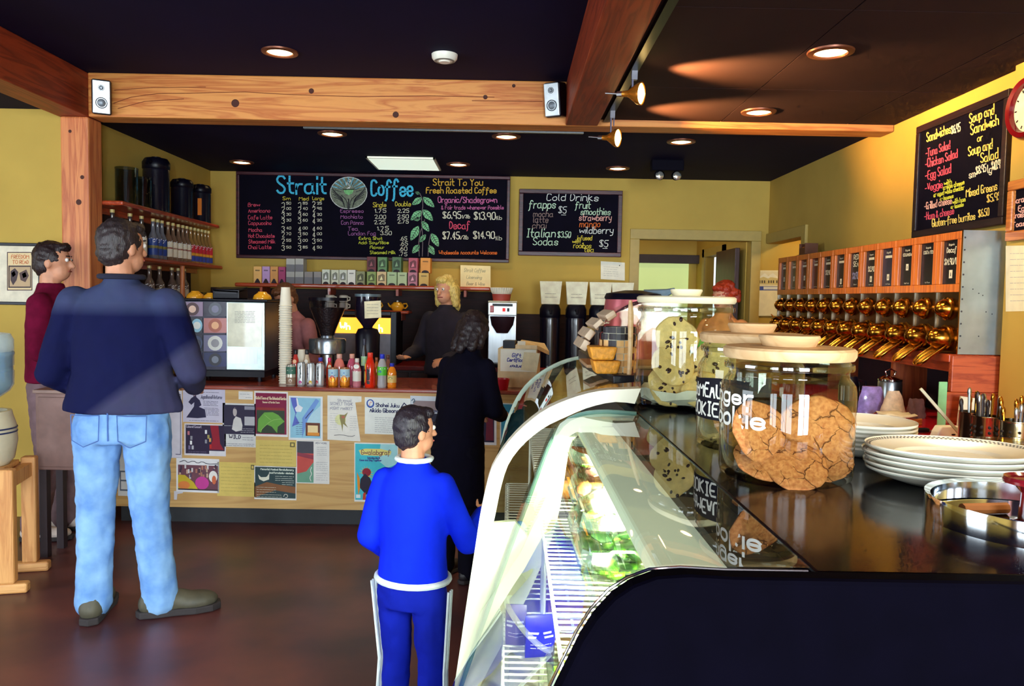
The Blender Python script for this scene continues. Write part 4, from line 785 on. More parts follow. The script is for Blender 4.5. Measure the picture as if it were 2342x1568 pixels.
bowl(444, 670, .058, 'upturned yellow bowl on the left of the espresso machine', .2); bowl(478, 666, .045, 'upturned yellow bowl tucked against the receipt printer', 0); bowl(598, 680, .062, 'upturned yellow bowl on the right end of the espresso machine', 0)
# paper cup stacks
def cup_stack(px, Y, z, n, r, hc, step, base, top, nm):
    x = at(px, 760, Y).x; first = None
    prof = [(r, 0), (r+.0045, .0045), (r, .009), (r*.97, .008), (r*.72, hc), (0, hc)]
    for k in range(n):
        lab = top if k == n-1 else base
        if first is None:
            first = thing('paper_cup', lab, 'cup', (x, Y, z), 0, nm)
            MB().lathe(prof[2:], 20).build('wall', cup_w, first, smooth=True); MB().lathe(prof[:4], 20).build('rim', cup_w, first, smooth=True)
        else: copy_tree(first, None, (x+random.uniform(-.0015, .0015), Y, z+k*step), 0, lab)
cup_stack(653, 5.16, zc, 34, .04, .125, .0155, 'upturned white paper cup nested in the tall stack beside the espresso machine', 'topmost upturned paper cup of the tall stack beside the espresso machine', 'tall stack of paper cups')
cup_stack(690, 5.3, zc, 9, .033, .095, .0155, 'upturned white paper cup nested in the short stack behind the cans', 'topmost upturned paper cup of the short stack', 'short stack of paper cups')
# grinders
clear_m = GLASS('clear_plastic', (225, 225, 230), .05)
bean_m = M('roasted_beans', (30, 14, 16), .45, noise=.5, scale=90, bump=.6)
def lz(prof, px, Y):
    """profile given as (half width px, py) -> (r, z)"""
    k = Y/F; return [(w_*k, at(px, y_, Y).z-zc) for w_, y_ in prof]
Y = 5.42; t = thing('coffee_grinder', 'coffee grinder with a wide bean hopper and silver drum', 'grinder', (at(749, 760, Y).x, Y, zc))
MB().lathe(lz([(41, 686), (40, 704), (20, 752), (16, 768)], 749, Y), 28).build('hopper', clear_m, t, smooth=True)
MB().lathe([(0, lz([(38, 703)], 749, Y)[0][1])]+lz([(38, 703), (19, 752), (14, 767)], 749, Y), 28).build('coffee_beans', bean_m, t, smooth=True)
MB().lathe(lz([(43, 680), (43, 687), (40, 687), (0, 681)], 749, Y), 28).build('hopper_lid', black_m, t, smooth=True)
MB().lathe(lz([(14, 766), (15, 772), (40, 774), (42, 780), (41, 806), (34, 809), (0, 809)], 749, Y), 28).build('drum', M('brushed_drum', (170, 180, 190), .25, .9), t, smooth=True)
pr = MB(); write(pr, 'A', 745, 793, 7, 6, lambda x, y: LB(t)(at(x, y, Y-.125)), sw=1, mat=C((40, 40, 60))); pr.build('badge', None, t, recalc=False)
MB().lathe([(0, 0), (.085, 0), (.09, .02), (.05, .04)]+lz([(16, 835), (16, 809)], 749, Y), 24).build('neck', steel_m, t, smooth=True)
Y = 5.5; t = thing('coffee_grinder', 'black coffee grinder with a taped note on its hopper', 'grinder', (at(841, 760, Y).x, Y, zc)); bo = LB(t)
MB().lathe(lz([(29, 676), (29, 722), (12, 745), (10, 750)], 841, Y), 24).build('hopper', M('smoked_plastic', (24, 18, 34), .12), t, smooth=True)
MB().lathe(lz([(30, 672), (30, 678), (0, 670)], 841, Y), 24).build('hopper_lid', M('grey_lid', (90, 110, 120), .3), t, smooth=True)
MB().lathe([(0, 0), (.085, 0), (.085, .03)]+lz([(27, 820), (28, 765), (22, 752), (10, 749), (0, 749)], 841, Y), 24).build('body', black_m, t, smooth=True)
MB().prism([bo(at(833, 689, Y-.1)), bo(at(871, 687, Y-.1)), bo(at(872, 726, Y-.1)), bo(at(834, 728, Y-.1))], (0, .001, 0)).build('taped_note', M('buff_note', (226, 216, 180), .8), t)
pr = MB(); scribble(pr, 839, 696, 26, 4, lambda x, y: bo(at(x, y, Y-.1012)), gap=7, mat=C((140, 130, 120)), sw=.9); pr.build('print', None, t, recalc=False)
# lit display cooler
xq, wq, za, zb_ = bx(742, 906, 712, 880, 6.82)
t = thing('display_cooler', 'small black cooler with a glowing orange sign behind the grinders', 'cooler', (xq, 6.84, .9)); bo = LB(t); H = zb_-.9
MB().box(-wq, wq, .02, .4, 0, H).build('cabinet', blackmat_m, t, bevel=.008)
for a in ((-wq, -wq+.03, 0, H), (wq-.05, wq, 0, H), (-wq+.03, wq-.05, H-.03, H), (-wq+.03, wq-.05, 0, .03)): MB().box(a[0], a[1], -.02, .02, a[2], a[3]).build('door_frame', M('blue_black', (20, 26, 44), .4), t, bevel=.004)
zs0, zs1 = at(820, 762, 6.83).z-.9, at(820, 726, 6.83).z-.9
sg = MB().box(-wq+.03, wq-.05, -.005, .02, zs0, zs1).build('lit_sign', EMIT('orange_sign', (255, 168, 50), 1.6), t)
pr = MB(); write(pr, 'Wh', 778, 752, 22, 14, lambda x, y: bo(at(x, y, 6.833)), sw=3, mat=EMIT('sign_letters', (255, 246, 200), 2.2)); write(pr, 'h', 867, 758, 7, 15, lambda x, y: bo(at(x, y, 6.833)), sw=3); pr.build('lettering', None, sg, recalc=False)
MB().box(-wq+.03, wq-.05, .0, .018, .03, zs0).build('glass_door', M('frosted_pane', (128, 124, 136), .3), t)
# drinks on the counter
def bottle_prof(kind, r, h):
    if kind == 'can': return [(0, 0), (r*.8, 0), (r*.97, h*.04), (r, h*.07), (r, h*.9), (r*.82, h*.97), (r*.84, h), (r*.78, h*.985), (0, h*.98)]
    if kind == 'fuze': return [(0, 0), (r*.9, 0), (r, h*.05), (r, h*.45), (r*.85, h*.65), (r*.45, h*.88), (r*.3, h*.9), (r*.3, h), (0, h)]
    if kind == 'round': return [(0, 0), (r*.9, 0), (r, h*.05), (r*.92, h*.3), (r, h*.5), (r*.98, h*.62), (r*.7, h*.78), (r*.42, h*.85), (r*.42, h*.9), (0, h*.9)]
    return [(0, 0), (r*.9, 0), (r, h*.04), (r, h*.55), (r*.9, h*.63), (r*.45, h*.84), (r*.36, h*.9), (0, h*.9)]
def drink(px, wpx, yt, Y, kind, col, label, cap=None, band=None, marks=(), glassy=False, group='drinks on the counter edge', z=None):
    z = zc if z is None else z; r = wpx*Y/F/2; h = at(px, yt, Y).z-z
    t = thing('drink_can' if kind == 'can' else 'drink_bottle', label, 'can' if kind == 'can' else 'bottle', (at(px, 850, Y).x, Y, z), 0, group); bo = LB(t)
    m = M('can_%d_%d_%d' % col, col, .3, .5, noise=.05) if kind == 'can' else M('drink_%d_%d_%d' % col, col, .15, noise=.1, coat=.5)
    MB().lathe(bottle_prof(kind, r, h), 20).build('body', m, t, smooth=True)
    if cap: MB().lathe([(r*.46, h*.86), (r*.5, h*.87), (r*.5, h*.99), (r*.44, h), (0, h)], 16).build('cap', C(cap, .4), t, smooth=True)
    if kind == 'can': MB().lathe([(r*.83, h*.965), (r*.85, h*1.0), (r*.78, h*1.0)], 20).build('rim', steel_m, t, smooth=True)
    if band:
        for c, a, e in band: MB().lathe([(r*1.012, h*a), (r*1.012, h*e)], 20).build('label_band', C(c, .5), t, smooth=True)
    if marks:
        pr = MB()
        def mp(u, v, k=1.03):                                    # u across the front (-1..1), v height 0..1
            a = -math.pi/2+u*1.2; return Vector((r*k*math.cos(a), r*k*math.sin(a), h*v))
        for q_ in marks:
            if q_[0] == 'dot': _, c, u, v, ru, rv = q_; pr.use(C(c, .5)).poly([mp(u+ru*math.cos(i*.524), v+rv*math.sin(i*.524), 1.025) for i in range(12)])
            elif q_[0] == 'txt': _, c, s, u, v, w_, hh = q_; write(pr, s, u, -v, w_, hh, lambda a, b_: mp(a, -b_), sw=hh*.2, jit=0, mat=C(c, .5))
            elif q_[0] == 'up': _, c, s, u, v, w_, hh = q_; write(pr, s, v, u, w_, hh, lambda a, b_: mp(b_, a), sw=hh*.22, jit=0, mat=C(c, .5))
        pr.build('print', None, t, recalc=False)
F1, F2 = 5.06, 5.17
SIL = (200, 204, 206)
drink(665.5, 22, 833, F1, 'can', (206, 198, 180), 'white and brown can with a dark green side, first in the row', band=[((60, 110, 90), .55, .9), ((150, 120, 96), .08, .4)], marks=[('dot', (240, 240, 230), 0, .73, .5, .03), ('dot', (225, 215, 200), .1, .25, .3, .08)])
drink(689, 19, 828, F1, 'can', SIL, 'slim silver can with green rim and pink petals', marks=[('up', (40, 60, 60), 'organic', .1, .35, .5, .3), ('dot', (190, 40, 130), 0, .16, .3, .07), ('dot', (90, 170, 80), 0, .88, 1, .015)])
drink(711, 19.5, 830, F1, 'can', SIL, 'slim silver can with pink rim and a yellow flower', marks=[('up', (80, 60, 80), 'organic', -.4, .35, .5, .25), ('dot', (230, 190, 50), .1, .17, .3, .08), ('dot', (90, 40, 60), -.4, .12, .2, .05)])
drink(732, 19, 830, F1, 'can', SIL, 'slim silver can with orange rim and a red berry', marks=[('up', (60, 60, 60), 'organic', -.2, .3, .55, .25), ('dot', (190, 50, 60), -.5, .18, .3, .08)])
for px, c, lb in ((762, (214, 60, 50), 'squat orange can with a red fruit on pale blue'), (789, (240, 150, 40), 'squat orange can with an orange fruit on pale blue')):
    drink(px, 22.5, 840, F1, 'can', (240, 150, 40), lb, band=[((170, 205, 220), .5, .93)], marks=[('dot', (232, 228, 205), 0, .48, .75, .24), ('dot', c, 0, .5, .33, .1), ('dot', (70, 110, 190), 0, .73, .12, .03), ('dot', (60, 100, 180), -.5, .6, .25, .015), ('dot', (60, 100, 180), .5, .6, .25, .015)])
drink(816.5, 19.5, 819, F1, 'bottle', (196, 120, 130), 'rose bottle with white label and triangular neck tag', cap=(225, 220, 210), band=[((220, 218, 205), .2, .55)], marks=[('dot', (240, 240, 230), 0, .72, .6, .08)])
drink(846.5, 25, 806, F1-.005, 'fuze', (224, 44, 18), 'bright red bottle lettered FUZE standing upright', cap=(230, 60, 40), marks=[('up', (30, 16, 20), 'FUZE', .05, .14, .42, .42), ('dot', (235, 190, 60), -.8, .3, .2, .18), ('dot', (235, 190, 60), -.7, .6, .15, .1)])
drink(874, 22, 809, F1, 'round', (170, 168, 170), 'clear water bottle with blue cap and green label', cap=(30, 50, 190), band=[((80, 190, 50), .36, .62)], marks=[('dot', (60, 70, 190), -.3, .47, .3, .04), ('dot', (240, 245, 240), .2, .56, .5, .03)])
drink(896.5, 21, 830, F1, 'round', (232, 132, 30), 'small orange juice bottle with blue cap at the row end', cap=(40, 50, 170), band=[((220, 190, 110), .2, .5)], marks=[('dot', (90, 120, 60), -.2, .38, .4, .06), ('dot', (240, 150, 30), .1, .26, .5, .06)])
drink(676, 18, 799, F2, 'bottle', (190, 50, 46), 'red juice bottle with black cap behind the first cans', cap=(16, 14, 26), marks=[('dot', (240, 190, 150), 0, .66, .4, .06)])
drink(702, 17, 799, F2, 'bottle', (200, 176, 150), 'pale juice bottle with black cap behind the slim cans', cap=(16, 14, 26), marks=[('dot', (240, 235, 220), 0, .66, .4, .06)])
drink(733, 20, 817, F2, 'round', (190, 90, 80), 'bottle with a violet-blue cap behind the slim cans', cap=(66, 66, 170))
drink(753.5, 16, 818, F2, 'bottle', (190, 60, 40), 'bottle with a pink cap behind the squat cans', cap=(200, 40, 100), marks=[('dot', (240, 225, 190), .2, .68, .4, .07)])
drink(776, 25, 809, F2, 'round', (226, 130, 118), 'wide salmon pink bottle behind the squat cans', cap=(222, 172, 156))
drink(805, 23, 809, F2, 'round', (190, 84, 110), 'wide raspberry pink bottle behind the rose bottle', cap=(222, 160, 140))
drink(833, 15, 774, F2, 'bottle', (30, 26, 36), 'tall dark bottle with a lime green neck label', cap=(40, 40, 60), band=[((150, 190, 150), .42, .62)], marks=[('dot', (220, 220, 40), 0, .52, .6, .06)])
drink(861, 14, 817, F2, 'bottle', (206, 110, 40), 'amber bottle half hidden behind the red bottle', cap=(150, 80, 40))
drink(887, 16, 811, F2, 'bottle', (150, 90, 70), 'brown plastic bottle behind the water bottle', cap=(90, 50, 40))
# gift certificate box, red cup
Y = 5.12; xq, wq, za, zb_ = bx(1137, 1228, 797, 853, Y)
t = thing('gift_card_box', 'beige cardboard box with a Gift Certificates sign on the counter', 'box', (xq, Y, zc), -.12); H = zb_-zc
z_ = H-.17
MB().box(-wq, wq, .02, .28, 0, H).build('carton', M('beige_card', (222, 196, 150), .7), t, bevel=.004)
MB().prism([(-wq*.1, .0, H), (wq*1.0, .0, H), (wq*1.5, .2, H-.05), (wq*1.2, .28, H), (0, .28, H+.02)], (0, 0, .025)).build('top_flap', M('beige_card_flap', (232, 206, 160), .7), t)
MB().box(-wq*.75, -.02, .02, .14, H, H+.05).build('card_rack', black_m, t); MB().box(0, wq*.4, .01, .012, H-.01, H+.05).build('picture_card', C((230, 222, 200)), t)
sg = MB().box(-wq*.85, wq*.95, .01, .019, H*.42, H*.98).build('sign', paper_m, t)
k = wq*.9
for s, u, v, w_, h_ in (('Gift', -.35, .66, .5, .15), ('Certificates', -.62, .45, 1.3, .15), ('AVAILABLE', -.45, .2, .9, .09)): wl(sg, s, u, -v, w_, h_, lambda a, b_: Vector((k*(a+.05), .0085, H*.42+H*.56*(-b_))), sw=.035, jit=0, slant=.2, mat=C((50, 50, 150)))
nt = MB().prism([(wq*.35, -.004, H*.92), (wq*1.15, -.004, H*.9), (wq*1.0, -.004, H*.42), (wq*.2, -.004, H*.47)], (0, .002, 0)).build('taped_note', M('buff_note', (226, 216, 180), .8), t)
Y = 5.045; t = thing('red_cup', 'low red plastic cup holding a straw beside the gift box', 'cup', (at(1144, 870, Y).x, Y, zc)); r = .062
MB().lathe([(0, 0), (r*.8, 0), (r, .07), (r*.93, .07), (r*.75, .01), (0, .01)], 20).build('cup_wall', C((180, 16, 36), .3), t, smooth=True); MB().rod((-.03, .02, .02), (-.055, .03, .15), .004).build('straw', C((214, 130, 110)), t)
# coffee brewer, filter stack, airpots with paper signs
Y = 6.86; xq, wq, za, zb_ = bx(1116, 1182, 691, 762, Y)
t = thing('coffee_brewer', 'steel drip coffee brewer with a red switch on the back counter', 'coffee machine', (xq, Y, .9)); H = zb_-.9; k = Y/F; bo = LB(t)
MB().box(-wq, wq, .12, .42, 0, H).build('tower', steel_m, t, bevel=.006)
MB().box(-wq, wq, -.02, .14, H-.115, H).build('control_head', M('brewer_head', (170, 176, 172), .3, .7), t, bevel=.006)
MB().box(-wq*.7, wq*.7, -.024, -.018, H-.035, H-.012).build('name_plate', black_m, t)
MB().box(-wq*.85, -wq*.6, -.045, -.018, H-.09, H-.03).build('red_handle', C((200, 30, 30), .3), t, bevel=.004)
MB().box(0, .025, -.025, -.018, H-.08, H-.05).build('red_switch', EMIT('red_switch_glow', (230, 30, 30), .6), t); MB().box(.04, .06, -.025, -.018, H-.08, H-.05).build('black_switch', black_m, t)
MB().lathe([(0, H-.27), (.05, H-.27), (.095, H-.2), (.11, H-.125), (0, H-.125)], 24, (0, .02, 0)).build('brew_basket', M('brown_basket', (56, 34, 44), .35), t, smooth=True)
MB().lathe([(0, 0), (.11, 0), (.11, .02), (.09, .03), (0, .03)], 24, (0, .03, 0)).build('warmer_plate', black_m, t, smooth=True)
MB().box(-wq, wq, -.02, .42, H, H+.012).build('top_plate', M('cream_plate', (226, 214, 180), .5), t)
t = thing('filter_stack', 'stack of fluted white coffee filters in a red bowl on the brewer', 'coffee filters', (at(1147, 660, Y).x, Y+.12, .9+H+.012))
MB().lathe([(0, 0), (.075, 0), (.085, .06), (.07, .06), (0, .03)], 24).build('bowl', C((176, 70, 60), .5), t, smooth=True)
n = 60; rings = []
for r_, z_, a_ in ((.07, .045, 0), (.088, .07, .001), (.1, .115, .004), (.092, .118, .004), (.06, .075, 0)): rings.append([((r_+(a_ if i % 2 else -a_))*math.cos(6.2832*i/n), (r_+(a_ if i % 2 else -a_))*math.sin(6.2832*i/n), z_) for i in range(n)])
MB().loft(rings).build('filters', cup_w, t)
def airpot(px, Y, z, r, h, label, sign=False, tagc=None, group='black airpots'):
    t = thing('airpot', label, 'airpot', (px if isinstance(px, Vector) else at(px, 720, Y)).to_2d().to_3d()+Vector((0, 0, z)), 0, group); t.location.y = Y
    MB().lathe([(0, 0), (r*1.02, 0), (r*1.02, .02), (r, .025), (r, h*.74), (r*.97, h*.78), (0, h*.78)], 26).build('body', M('airpot_black', (14, 12, 28), .25, coat=.3), t, smooth=True)
    MB().lathe([(r*.98, h*.77), (r*1.04, h*.79), (r*1.04, h*.9), (r*.85, h*.97), (r*.4, h*.985), (0, h*.985)], 26).build('pump_head', black_m, t, smooth=True)
    MB().tube([(0, -r*.8, h*.88), (0, -r*1.45, h*.9), (0, -r*1.6, h*.83)], [r*.22, r*.16, r*.12]).build('spout', black_m, t, smooth=True)
    MB().lathe([(0, h*.98), (r*.36, h*.98), (r*.36, h), (0, h*1.005)], 16).build('pump_button', black_m, t, smooth=True)
    MB().tube([(-r*.2, r*.95, h*.84), (-r*.2, r*1.25, h*.7), (-r*.2, r*1.25, h*.4), (-r*.2, r*.95, h*.3)], r*.1).build('handle', black_m, t, smooth=True)
    if tagc: MB().box(r*.1, r*.5, -r*1.03, -r*1.0, h*.2, h*.62).build('hang_tag', C(tagc, .5), t)
    if sign:
        b = MB(); ws, zb0, zt0 = .098, h*.98, h*.98+.2
        b.prism([(-ws*.8, -.05, zb0), (ws*.8, -.06, zb0), (ws, -.05, zt0), (-ws, -.04, zt0)], (0, .002, 0)); b.prism([(-ws*.8, .05, zb0), (ws*.8, .05, zb0), (ws, -.04, zt0), (-ws, -.03, zt0)], (0, .002, 0))
        sg = b.build('paper_sign', M('cream_sign', (250, 240, 208), .8), t)
        pr = MB(); scribble(pr, -.05, 0, .1, 2, lambda a, b_: Vector((a, -.062, zb0+.09-b_)), gap=.03, mat=C((170, 160, 140)), sw=.004); pr.build('print', None, sg, recalc=False)
for i, (px, lb) in enumerate(((1258, 'black airpot with a white folded sign, first right of the brewer'), (1317, 'black airpot with a white folded sign, second right of the brewer'), (1371, 'black airpot with a white folded sign, third right of the brewer'), (1421, 'black airpot with a white folded sign, fourth right of the brewer'))):
    airpot(px, 6.95, .9, .09, at(1317, 693, 6.95).z-.9, lb, True, None, 'airpots with paper signs')
# ---- shelves on the left wall with airpots, jars and syrup bottles
def bar_shelf(z, x1, y1, label):
    t = thing('wall_shelf', label, 'shelf', (XL, 6.0, z-.03))
    n = 8; pts = [(0.002, -.8), (x1, -.8), (x1, y1-6.0-.1)]+[(x1-.1+.1*math.cos(a*math.pi/2/n), y1-6.0-.1+.1*math.sin(a*math.pi/2/n)) for a in range(1, n+1)]+[(.002, y1-6.0)]
    MB().prism([(a, b_, 0) for a, b_ in pts], (0, 0, .03)).build('board', cherryy_m, t, bevel=.01)
    MB().box(.002, .03, -.75, y1-6.0-.05, -.04, 0).build('wall_cleat', cherryy_m, t)
zA, zB, zD = 2.10, 1.745, 1.41
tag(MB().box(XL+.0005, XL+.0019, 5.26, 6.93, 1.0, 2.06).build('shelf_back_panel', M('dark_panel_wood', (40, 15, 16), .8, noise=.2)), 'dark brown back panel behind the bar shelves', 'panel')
bar_shelf(zA, .26, 7.0, 'upper cherry wall shelf holding the black airpots'); bar_shelf(zB, .27, 7.05, 'middle cherry wall shelf holding the syrup bottles'); bar_shelf(zD, .26, 6.9, 'lower cherry wall shelf with clear bottles')
o = tag(MB().cyl((XL+.2, 6.28, 0), .018, zD, zB-.03).build('shelf_post', post_m, smooth=True), 'round wooden post between the lower two bar shelves', 'post')
def onwall(px, X, z): Y = -X*F/(VPX-px); return Vector((X, Y, z))
for px, r, h, lb, tg in ((362, .095, .42, 'tallest black airpot on the upper bar shelf', None), (420, .085, .33, 'middle black airpot on the upper bar shelf', None), (462, .085, .34, 'black airpot with an orange tag at the end of the upper bar shelf', (236, 130, 40))):
    p = onwall(px, XL+.13, zA); airpot(p, p.y, zA, r, h, lb, False, tg, 'airpots on the bar shelf')
jar_g = GLASS('dim_glass', (205, 214, 220), .03, .04, 1.0)
for px, r, h, lb in ((295, .075, .26, 'tall clear glass cylinder, left on the upper bar shelf'), (332, .06, .23, 'narrow clear glass cylinder beside the tallest airpot')):
    p = onwall(px, XL+.13, zA); t = thing('glass_cylinder', lb, 'vase', p, 0, 'glass cylinders'); MB().lathe([(0, .008), (r*.95, .008), (r*.96, h), (r, h), (r, 0), (0, 0)], 26).build('glass_wall', jar_g, t, smooth=True); MB().lathe([(r*.95, h), (r*1.02, h+.004), (r*1.02, h-.006)], 26).build('rim', jar_g, t, smooth=True)
def syrup(px, z, col, bands, label, X=XL+.12, h=.31):
    p = onwall(px, X, z); r = .037
    t = thing('syrup_bottle', label, 'bottle', p, .5, 'syrup bottles on the bar shelves')
    MB().lathe([(0, 0), (r*.93, 0), (r, .01), (r, h*.5), (r*.9, h*.57), (r*.42, h*.7), (r*.36, h*.92), (r*.4, h*.93), (r*.4, h*.96), (0, h*.96)], 18).build('glass_body', M('syrup_%d_%d_%d' % col, col, .08, noise=.1, coat=.6), t, smooth=True)
    MB().lathe([(r*.42, h*.93), (r*.42, h), (0, h)], 14).build('cap', C((210, 190, 120), .3), t, smooth=True)
    for c, a, e in bands: MB().lathe([(r*1.015, h*a), (r*1.015, h*e)], 18).build('label_band', C(c, .45), t, smooth=True)
    pr = MB()
    def mp(u, v): a = -math.pi/2+u*1.1; return Vector((r*1.03*math.cos(a), r*1.03*math.sin(a), h*v))
    write(pr, 'Tor', -.8, -.4, 1.6, .11, lambda a, b_: mp(a, -b_), sw=.02, slope=-.04, jit=0, mat=C((235, 235, 240)))
    pr.build('print', None, t, recalc=False)
BL = [((40, 70, 150), .12, .52), ((225, 205, 60), .28, .35)]; RD = [((205, 40, 60), .3, .52), ((235, 160, 50), .24, .31), ((50, 70, 160), .08, .22)]; WT = [((232, 222, 200), .12, .5), ((200, 60, 60), .32, .36)]
names = []
for i, px in enumerate((262, 302, 328)): syrup(px, zB, (70, 60, 60), WT, ('first', 'second', 'third')[i]+' syrup bottle from the post on the middle bar shelf')
for i, px in enumerate((354, 364, 374)): syrup(px, zB, (110, 110, 120), BL, ('left', 'middle', 'right')[i]+' one of three blue-labelled syrup bottles')
for i, px in enumerate((388, 399, 411, 421, 430)): syrup(px, zB, (120, 90, 70), WT, ('first', 'second', 'third', 'fourth', 'fifth')[i]+' white-labelled syrup bottle from the blue-labelled ones')
for i, px in enumerate((439, 448, 456, 464, 472, 479)): syrup(px, zB, (150, 110, 60), RD, ('first', 'second', 'third', 'fourth', 'fifth', 'last')[i]+' red-labelled syrup bottle counted from the left on the bar shelf')
for i, px in enumerate((345, 368, 396, 410, 424)): syrup(px, zD, (110, 90, 80), [((205, 190, 165), .2, .42)], ('first', 'second', 'third', 'fourth', 'fifth')[i]+' clear bottle on the lower bar shelf, half hidden by the man', h=.29)
for i, px in enumerate((447, 457, 466)):
    p = onwall(px, XL+.13, zD); t = thing('drinking_glass', ('left', 'middle', 'right')[i]+' upturned glass at the end of the lower bar shelf', 'glass', p, 0, 'glasses on the lower bar shelf')
    MB().lathe([(.036, 0), (.03, .1), (0, .1)], 16).build('glass_wall', jar_g, t, smooth=True); MB().lathe([(.036, 0), (.038, .004), (.036, .008)], 16).build('rim', jar_g, t, smooth=True)
# ------------------------------------------------------------------ coffee bins on the right wall
XF, BW, ZB0 = 2.215, .2172, 1.268
binwood = WOOD('bin_wood', (224, 124, 50), (190, 92, 36), 'z', .35, 3, coat=.3)
dbrass = M('dark_brass', (120, 84, 40), .3, 1.0, noise=.35, scale=5)
def coffee_bin(i, px, label, lines, window):
    Y = XF*F/(2170-VPX) + i*BW
    t = thing('coffee_bin', label, 'coffee bin', (XF, Y, ZB0), 0, 'gravity coffee bins on the right wall'); w = BW/2-.0015
    MB().box(.012, XR-XF-.002, -w, w, 0, .604).build('casing', M('bin_steel', (120, 124, 130), .35, .8), t)
    for a in ((-w, w, .565, .604), (-w, w, .304, .345), (-w, -w+.035, .345, .565), (w-.035, w, .345, .565)): MB().box(-.012, .012, a[0], a[1], a[2], a[3]).build('door_rail', binwood, t, bevel=.003)
    MB().box(.004, .0121, -w+.035, w-.035, .345, .565).build('label_panel', C(window, .25), t)
    pr = MB(); mp = lambda u, v: Vector((.0034, -u, -v+.6))
    pr.use(C((226, 222, 200)))
    for s, u, v, w_, h_, c in lines:
        if s == 'scoop': pr.use(C(c)).poly([mp(u-w_/2, v-h_), mp(u+w_/2, v-h_), mp(u+w_/2, v), mp(u-w_/2, v)]).use(C((40, 40, 40))).poly([Vector((.003, -u+.004, .6-v+h_*.25)), Vector((.003, -u-.004, .6-v+h_*.25)), Vector((.003, -u-.003, .6-v+h_*.7)), Vector((.003, -u+.002, .6-v+h_*.7))])
        elif isinstance(s, int):
            for q_ in range(s): a_ = u+w_*q_/s; pr.use(C(c)).poly([mp(a_, v-h_), mp(a_+w_/s*.8, v-h_*(.9+.1*(q_ % 2))), mp(a_+w_/s*.8, v), mp(a_, v-h_*.1*(q_ % 2))])
        else: write(pr, s, u, v, w_, h_, mp, sw=h_*.17, jit=.1, mat=C(c))
    if pr.f: pr.build('lettering', None, t, recalc=False)
    MB().box(0, .012, -w, w, 0, .304).build('brass_plate', dbrass, t)
    MB().box(-.008, .004, w-.006, w, 0, .304).build('corner_strip', M('strip_steel', (160, 160, 150), .3, .9), t)
    rx = Matrix.Rotation(-math.pi/2, 3, 'Y')
    d = MB().lathe([(.056, 0), (.058, .012), (.05, .016), (.047, .03), (.03, .055), (.012, .066), (0, .068)], 22, (0, 0, .222), mtx=rx).build('upper_dome', brass_m, t, smooth=True)
    MB().ell((-.03, .075, .225), .014).rod((-.03, .04, .224), (-.03, .075, .225), .006).build('ball_handle', brass_m, d, smooth=True)
    d = MB().lathe([(.064, 0), (.066, .014), (.058, .018), (.056, .035), (.05, .062), (.034, .088), (.014, .1), (0, .101)], 22, (0, 0, .075), mtx=rx).build('lower_dome', brass_m, t, smooth=True)
    MB().rod((-.05, .035, .115), (-.075, .052, .145), .006, r2=.004).build('lever', brass_m, d, smooth=True)
    rings = []; n = 12
    for k in range(9):
        s = k/8; x = -.03-.125*s; z = .03-.075*s-.02*s*s; r = .052*(1-.0*s) if s < .75 else .052*math.sqrt(max(.02, 1-((s-.75)/.27)**2)); ring = []
        for j in range(n+1): a = math.pi*(1+j/n); ring.append((x, r*math.cos(a), z+.6*r*math.sin(a)+.012))
        rings.append(ring)
    vs = [p for r in rings for p in r]; fs = [(i_*(n+1)+j, i_*(n+1)+j+1, (i_+1)*(n+1)+j+1, (i_+1)*(n+1)+j) for i_ in range(8) for j in range(n)]
    o = MB().add(vs, fs).build('chute', M('chute_brass', (236, 178, 70), .25, 1.0, noise=.1), t, smooth=True, recalc=False); so = o.modifiers.new('thick', 'SOLIDIFY'); so.thickness = .002
    return t
WHT, DKW, GRY = (232, 228, 205), (16, 12, 24), (110, 110, 100)
def lines_(name, w=.09, scoop=True, price=None, sy=.19): 
    L = [('Organic', -.028, .062, .05, .010, WHT), (name, -w/2, .09, w, .016, WHT), ('Fair Trade', -.025, .245, .05, .007, WHT)]
    if scoop: L.append(('scoop', .0, sy, .028, .036, WHT))
    if price: L.append((price, -.04, .16, .08, .03, WHT))
    return L
cab = [('Decaf', 'coffee bin labelled Decaf, nearest the camera', [('Organic', -.028, .06, .05, .010, WHT), ('Decaf', -.045, .095, .085, .026, WHT), ('$14.90/lb', -.06, .155, .12, .03, WHT), ('scoop', 0, .225, .03, .042, WHT)], DKW),
    ('a', 'coffee bin with plain black window next to Decaf', lines_('COSTA RICA', .1, False), DKW), ('b', 'coffee bin third from the camera with a scoop mark at mid window', lines_('COLOMBIAN', .1, sy=.17), DKW), ('c', 'coffee bin fourth from the camera with a slate-blue lower window', lines_(7, .08, sy=.22), (40, 36, 60)),
    ('d', 'coffee bin fifth from the camera with a chalked price', lines_(7, .07, True, '$13.90', .225), DKW), ('e', 'coffee bin chalked Red Sea', [('RED', -.035, .075, .07, .03, WHT), ('SEA', -.035, .12, .07, .03, WHT), ('$11.90', -.04, .2, .085, .04, (150, 150, 190)), ('Blend', -.02, .24, .04, .008, WHT)], DKW),
    ('f', 'coffee bin next beyond Red Sea with a low scoop mark', lines_(8, .08, sy=.23), DKW), ('g', 'coffee bin two beyond Red Sea with faint chalk', lines_(8, .08, False, '$12.90'), DKW), ('h', 'coffee bin three beyond Red Sea with red beans showing', lines_(4, .06, False), (84, 28, 30)), ('i', 'coffee bin four beyond Red Sea with a red patch and scoop mark', lines_(6, .08), (70, 30, 34)), ('j', 'coffee bin with a grey-green window, second from the far end', lines_(6, .07), (92, 92, 70)), ('k', 'coffee bin at the far end of the row', lines_(5, .06), (34, 32, 40))]
for i, (n_, lb, ln, wd) in enumerate(cab): coffee_bin(i, 0, lb, ln, wd)
yE = XF*F/(2170-VPX)-BW/2
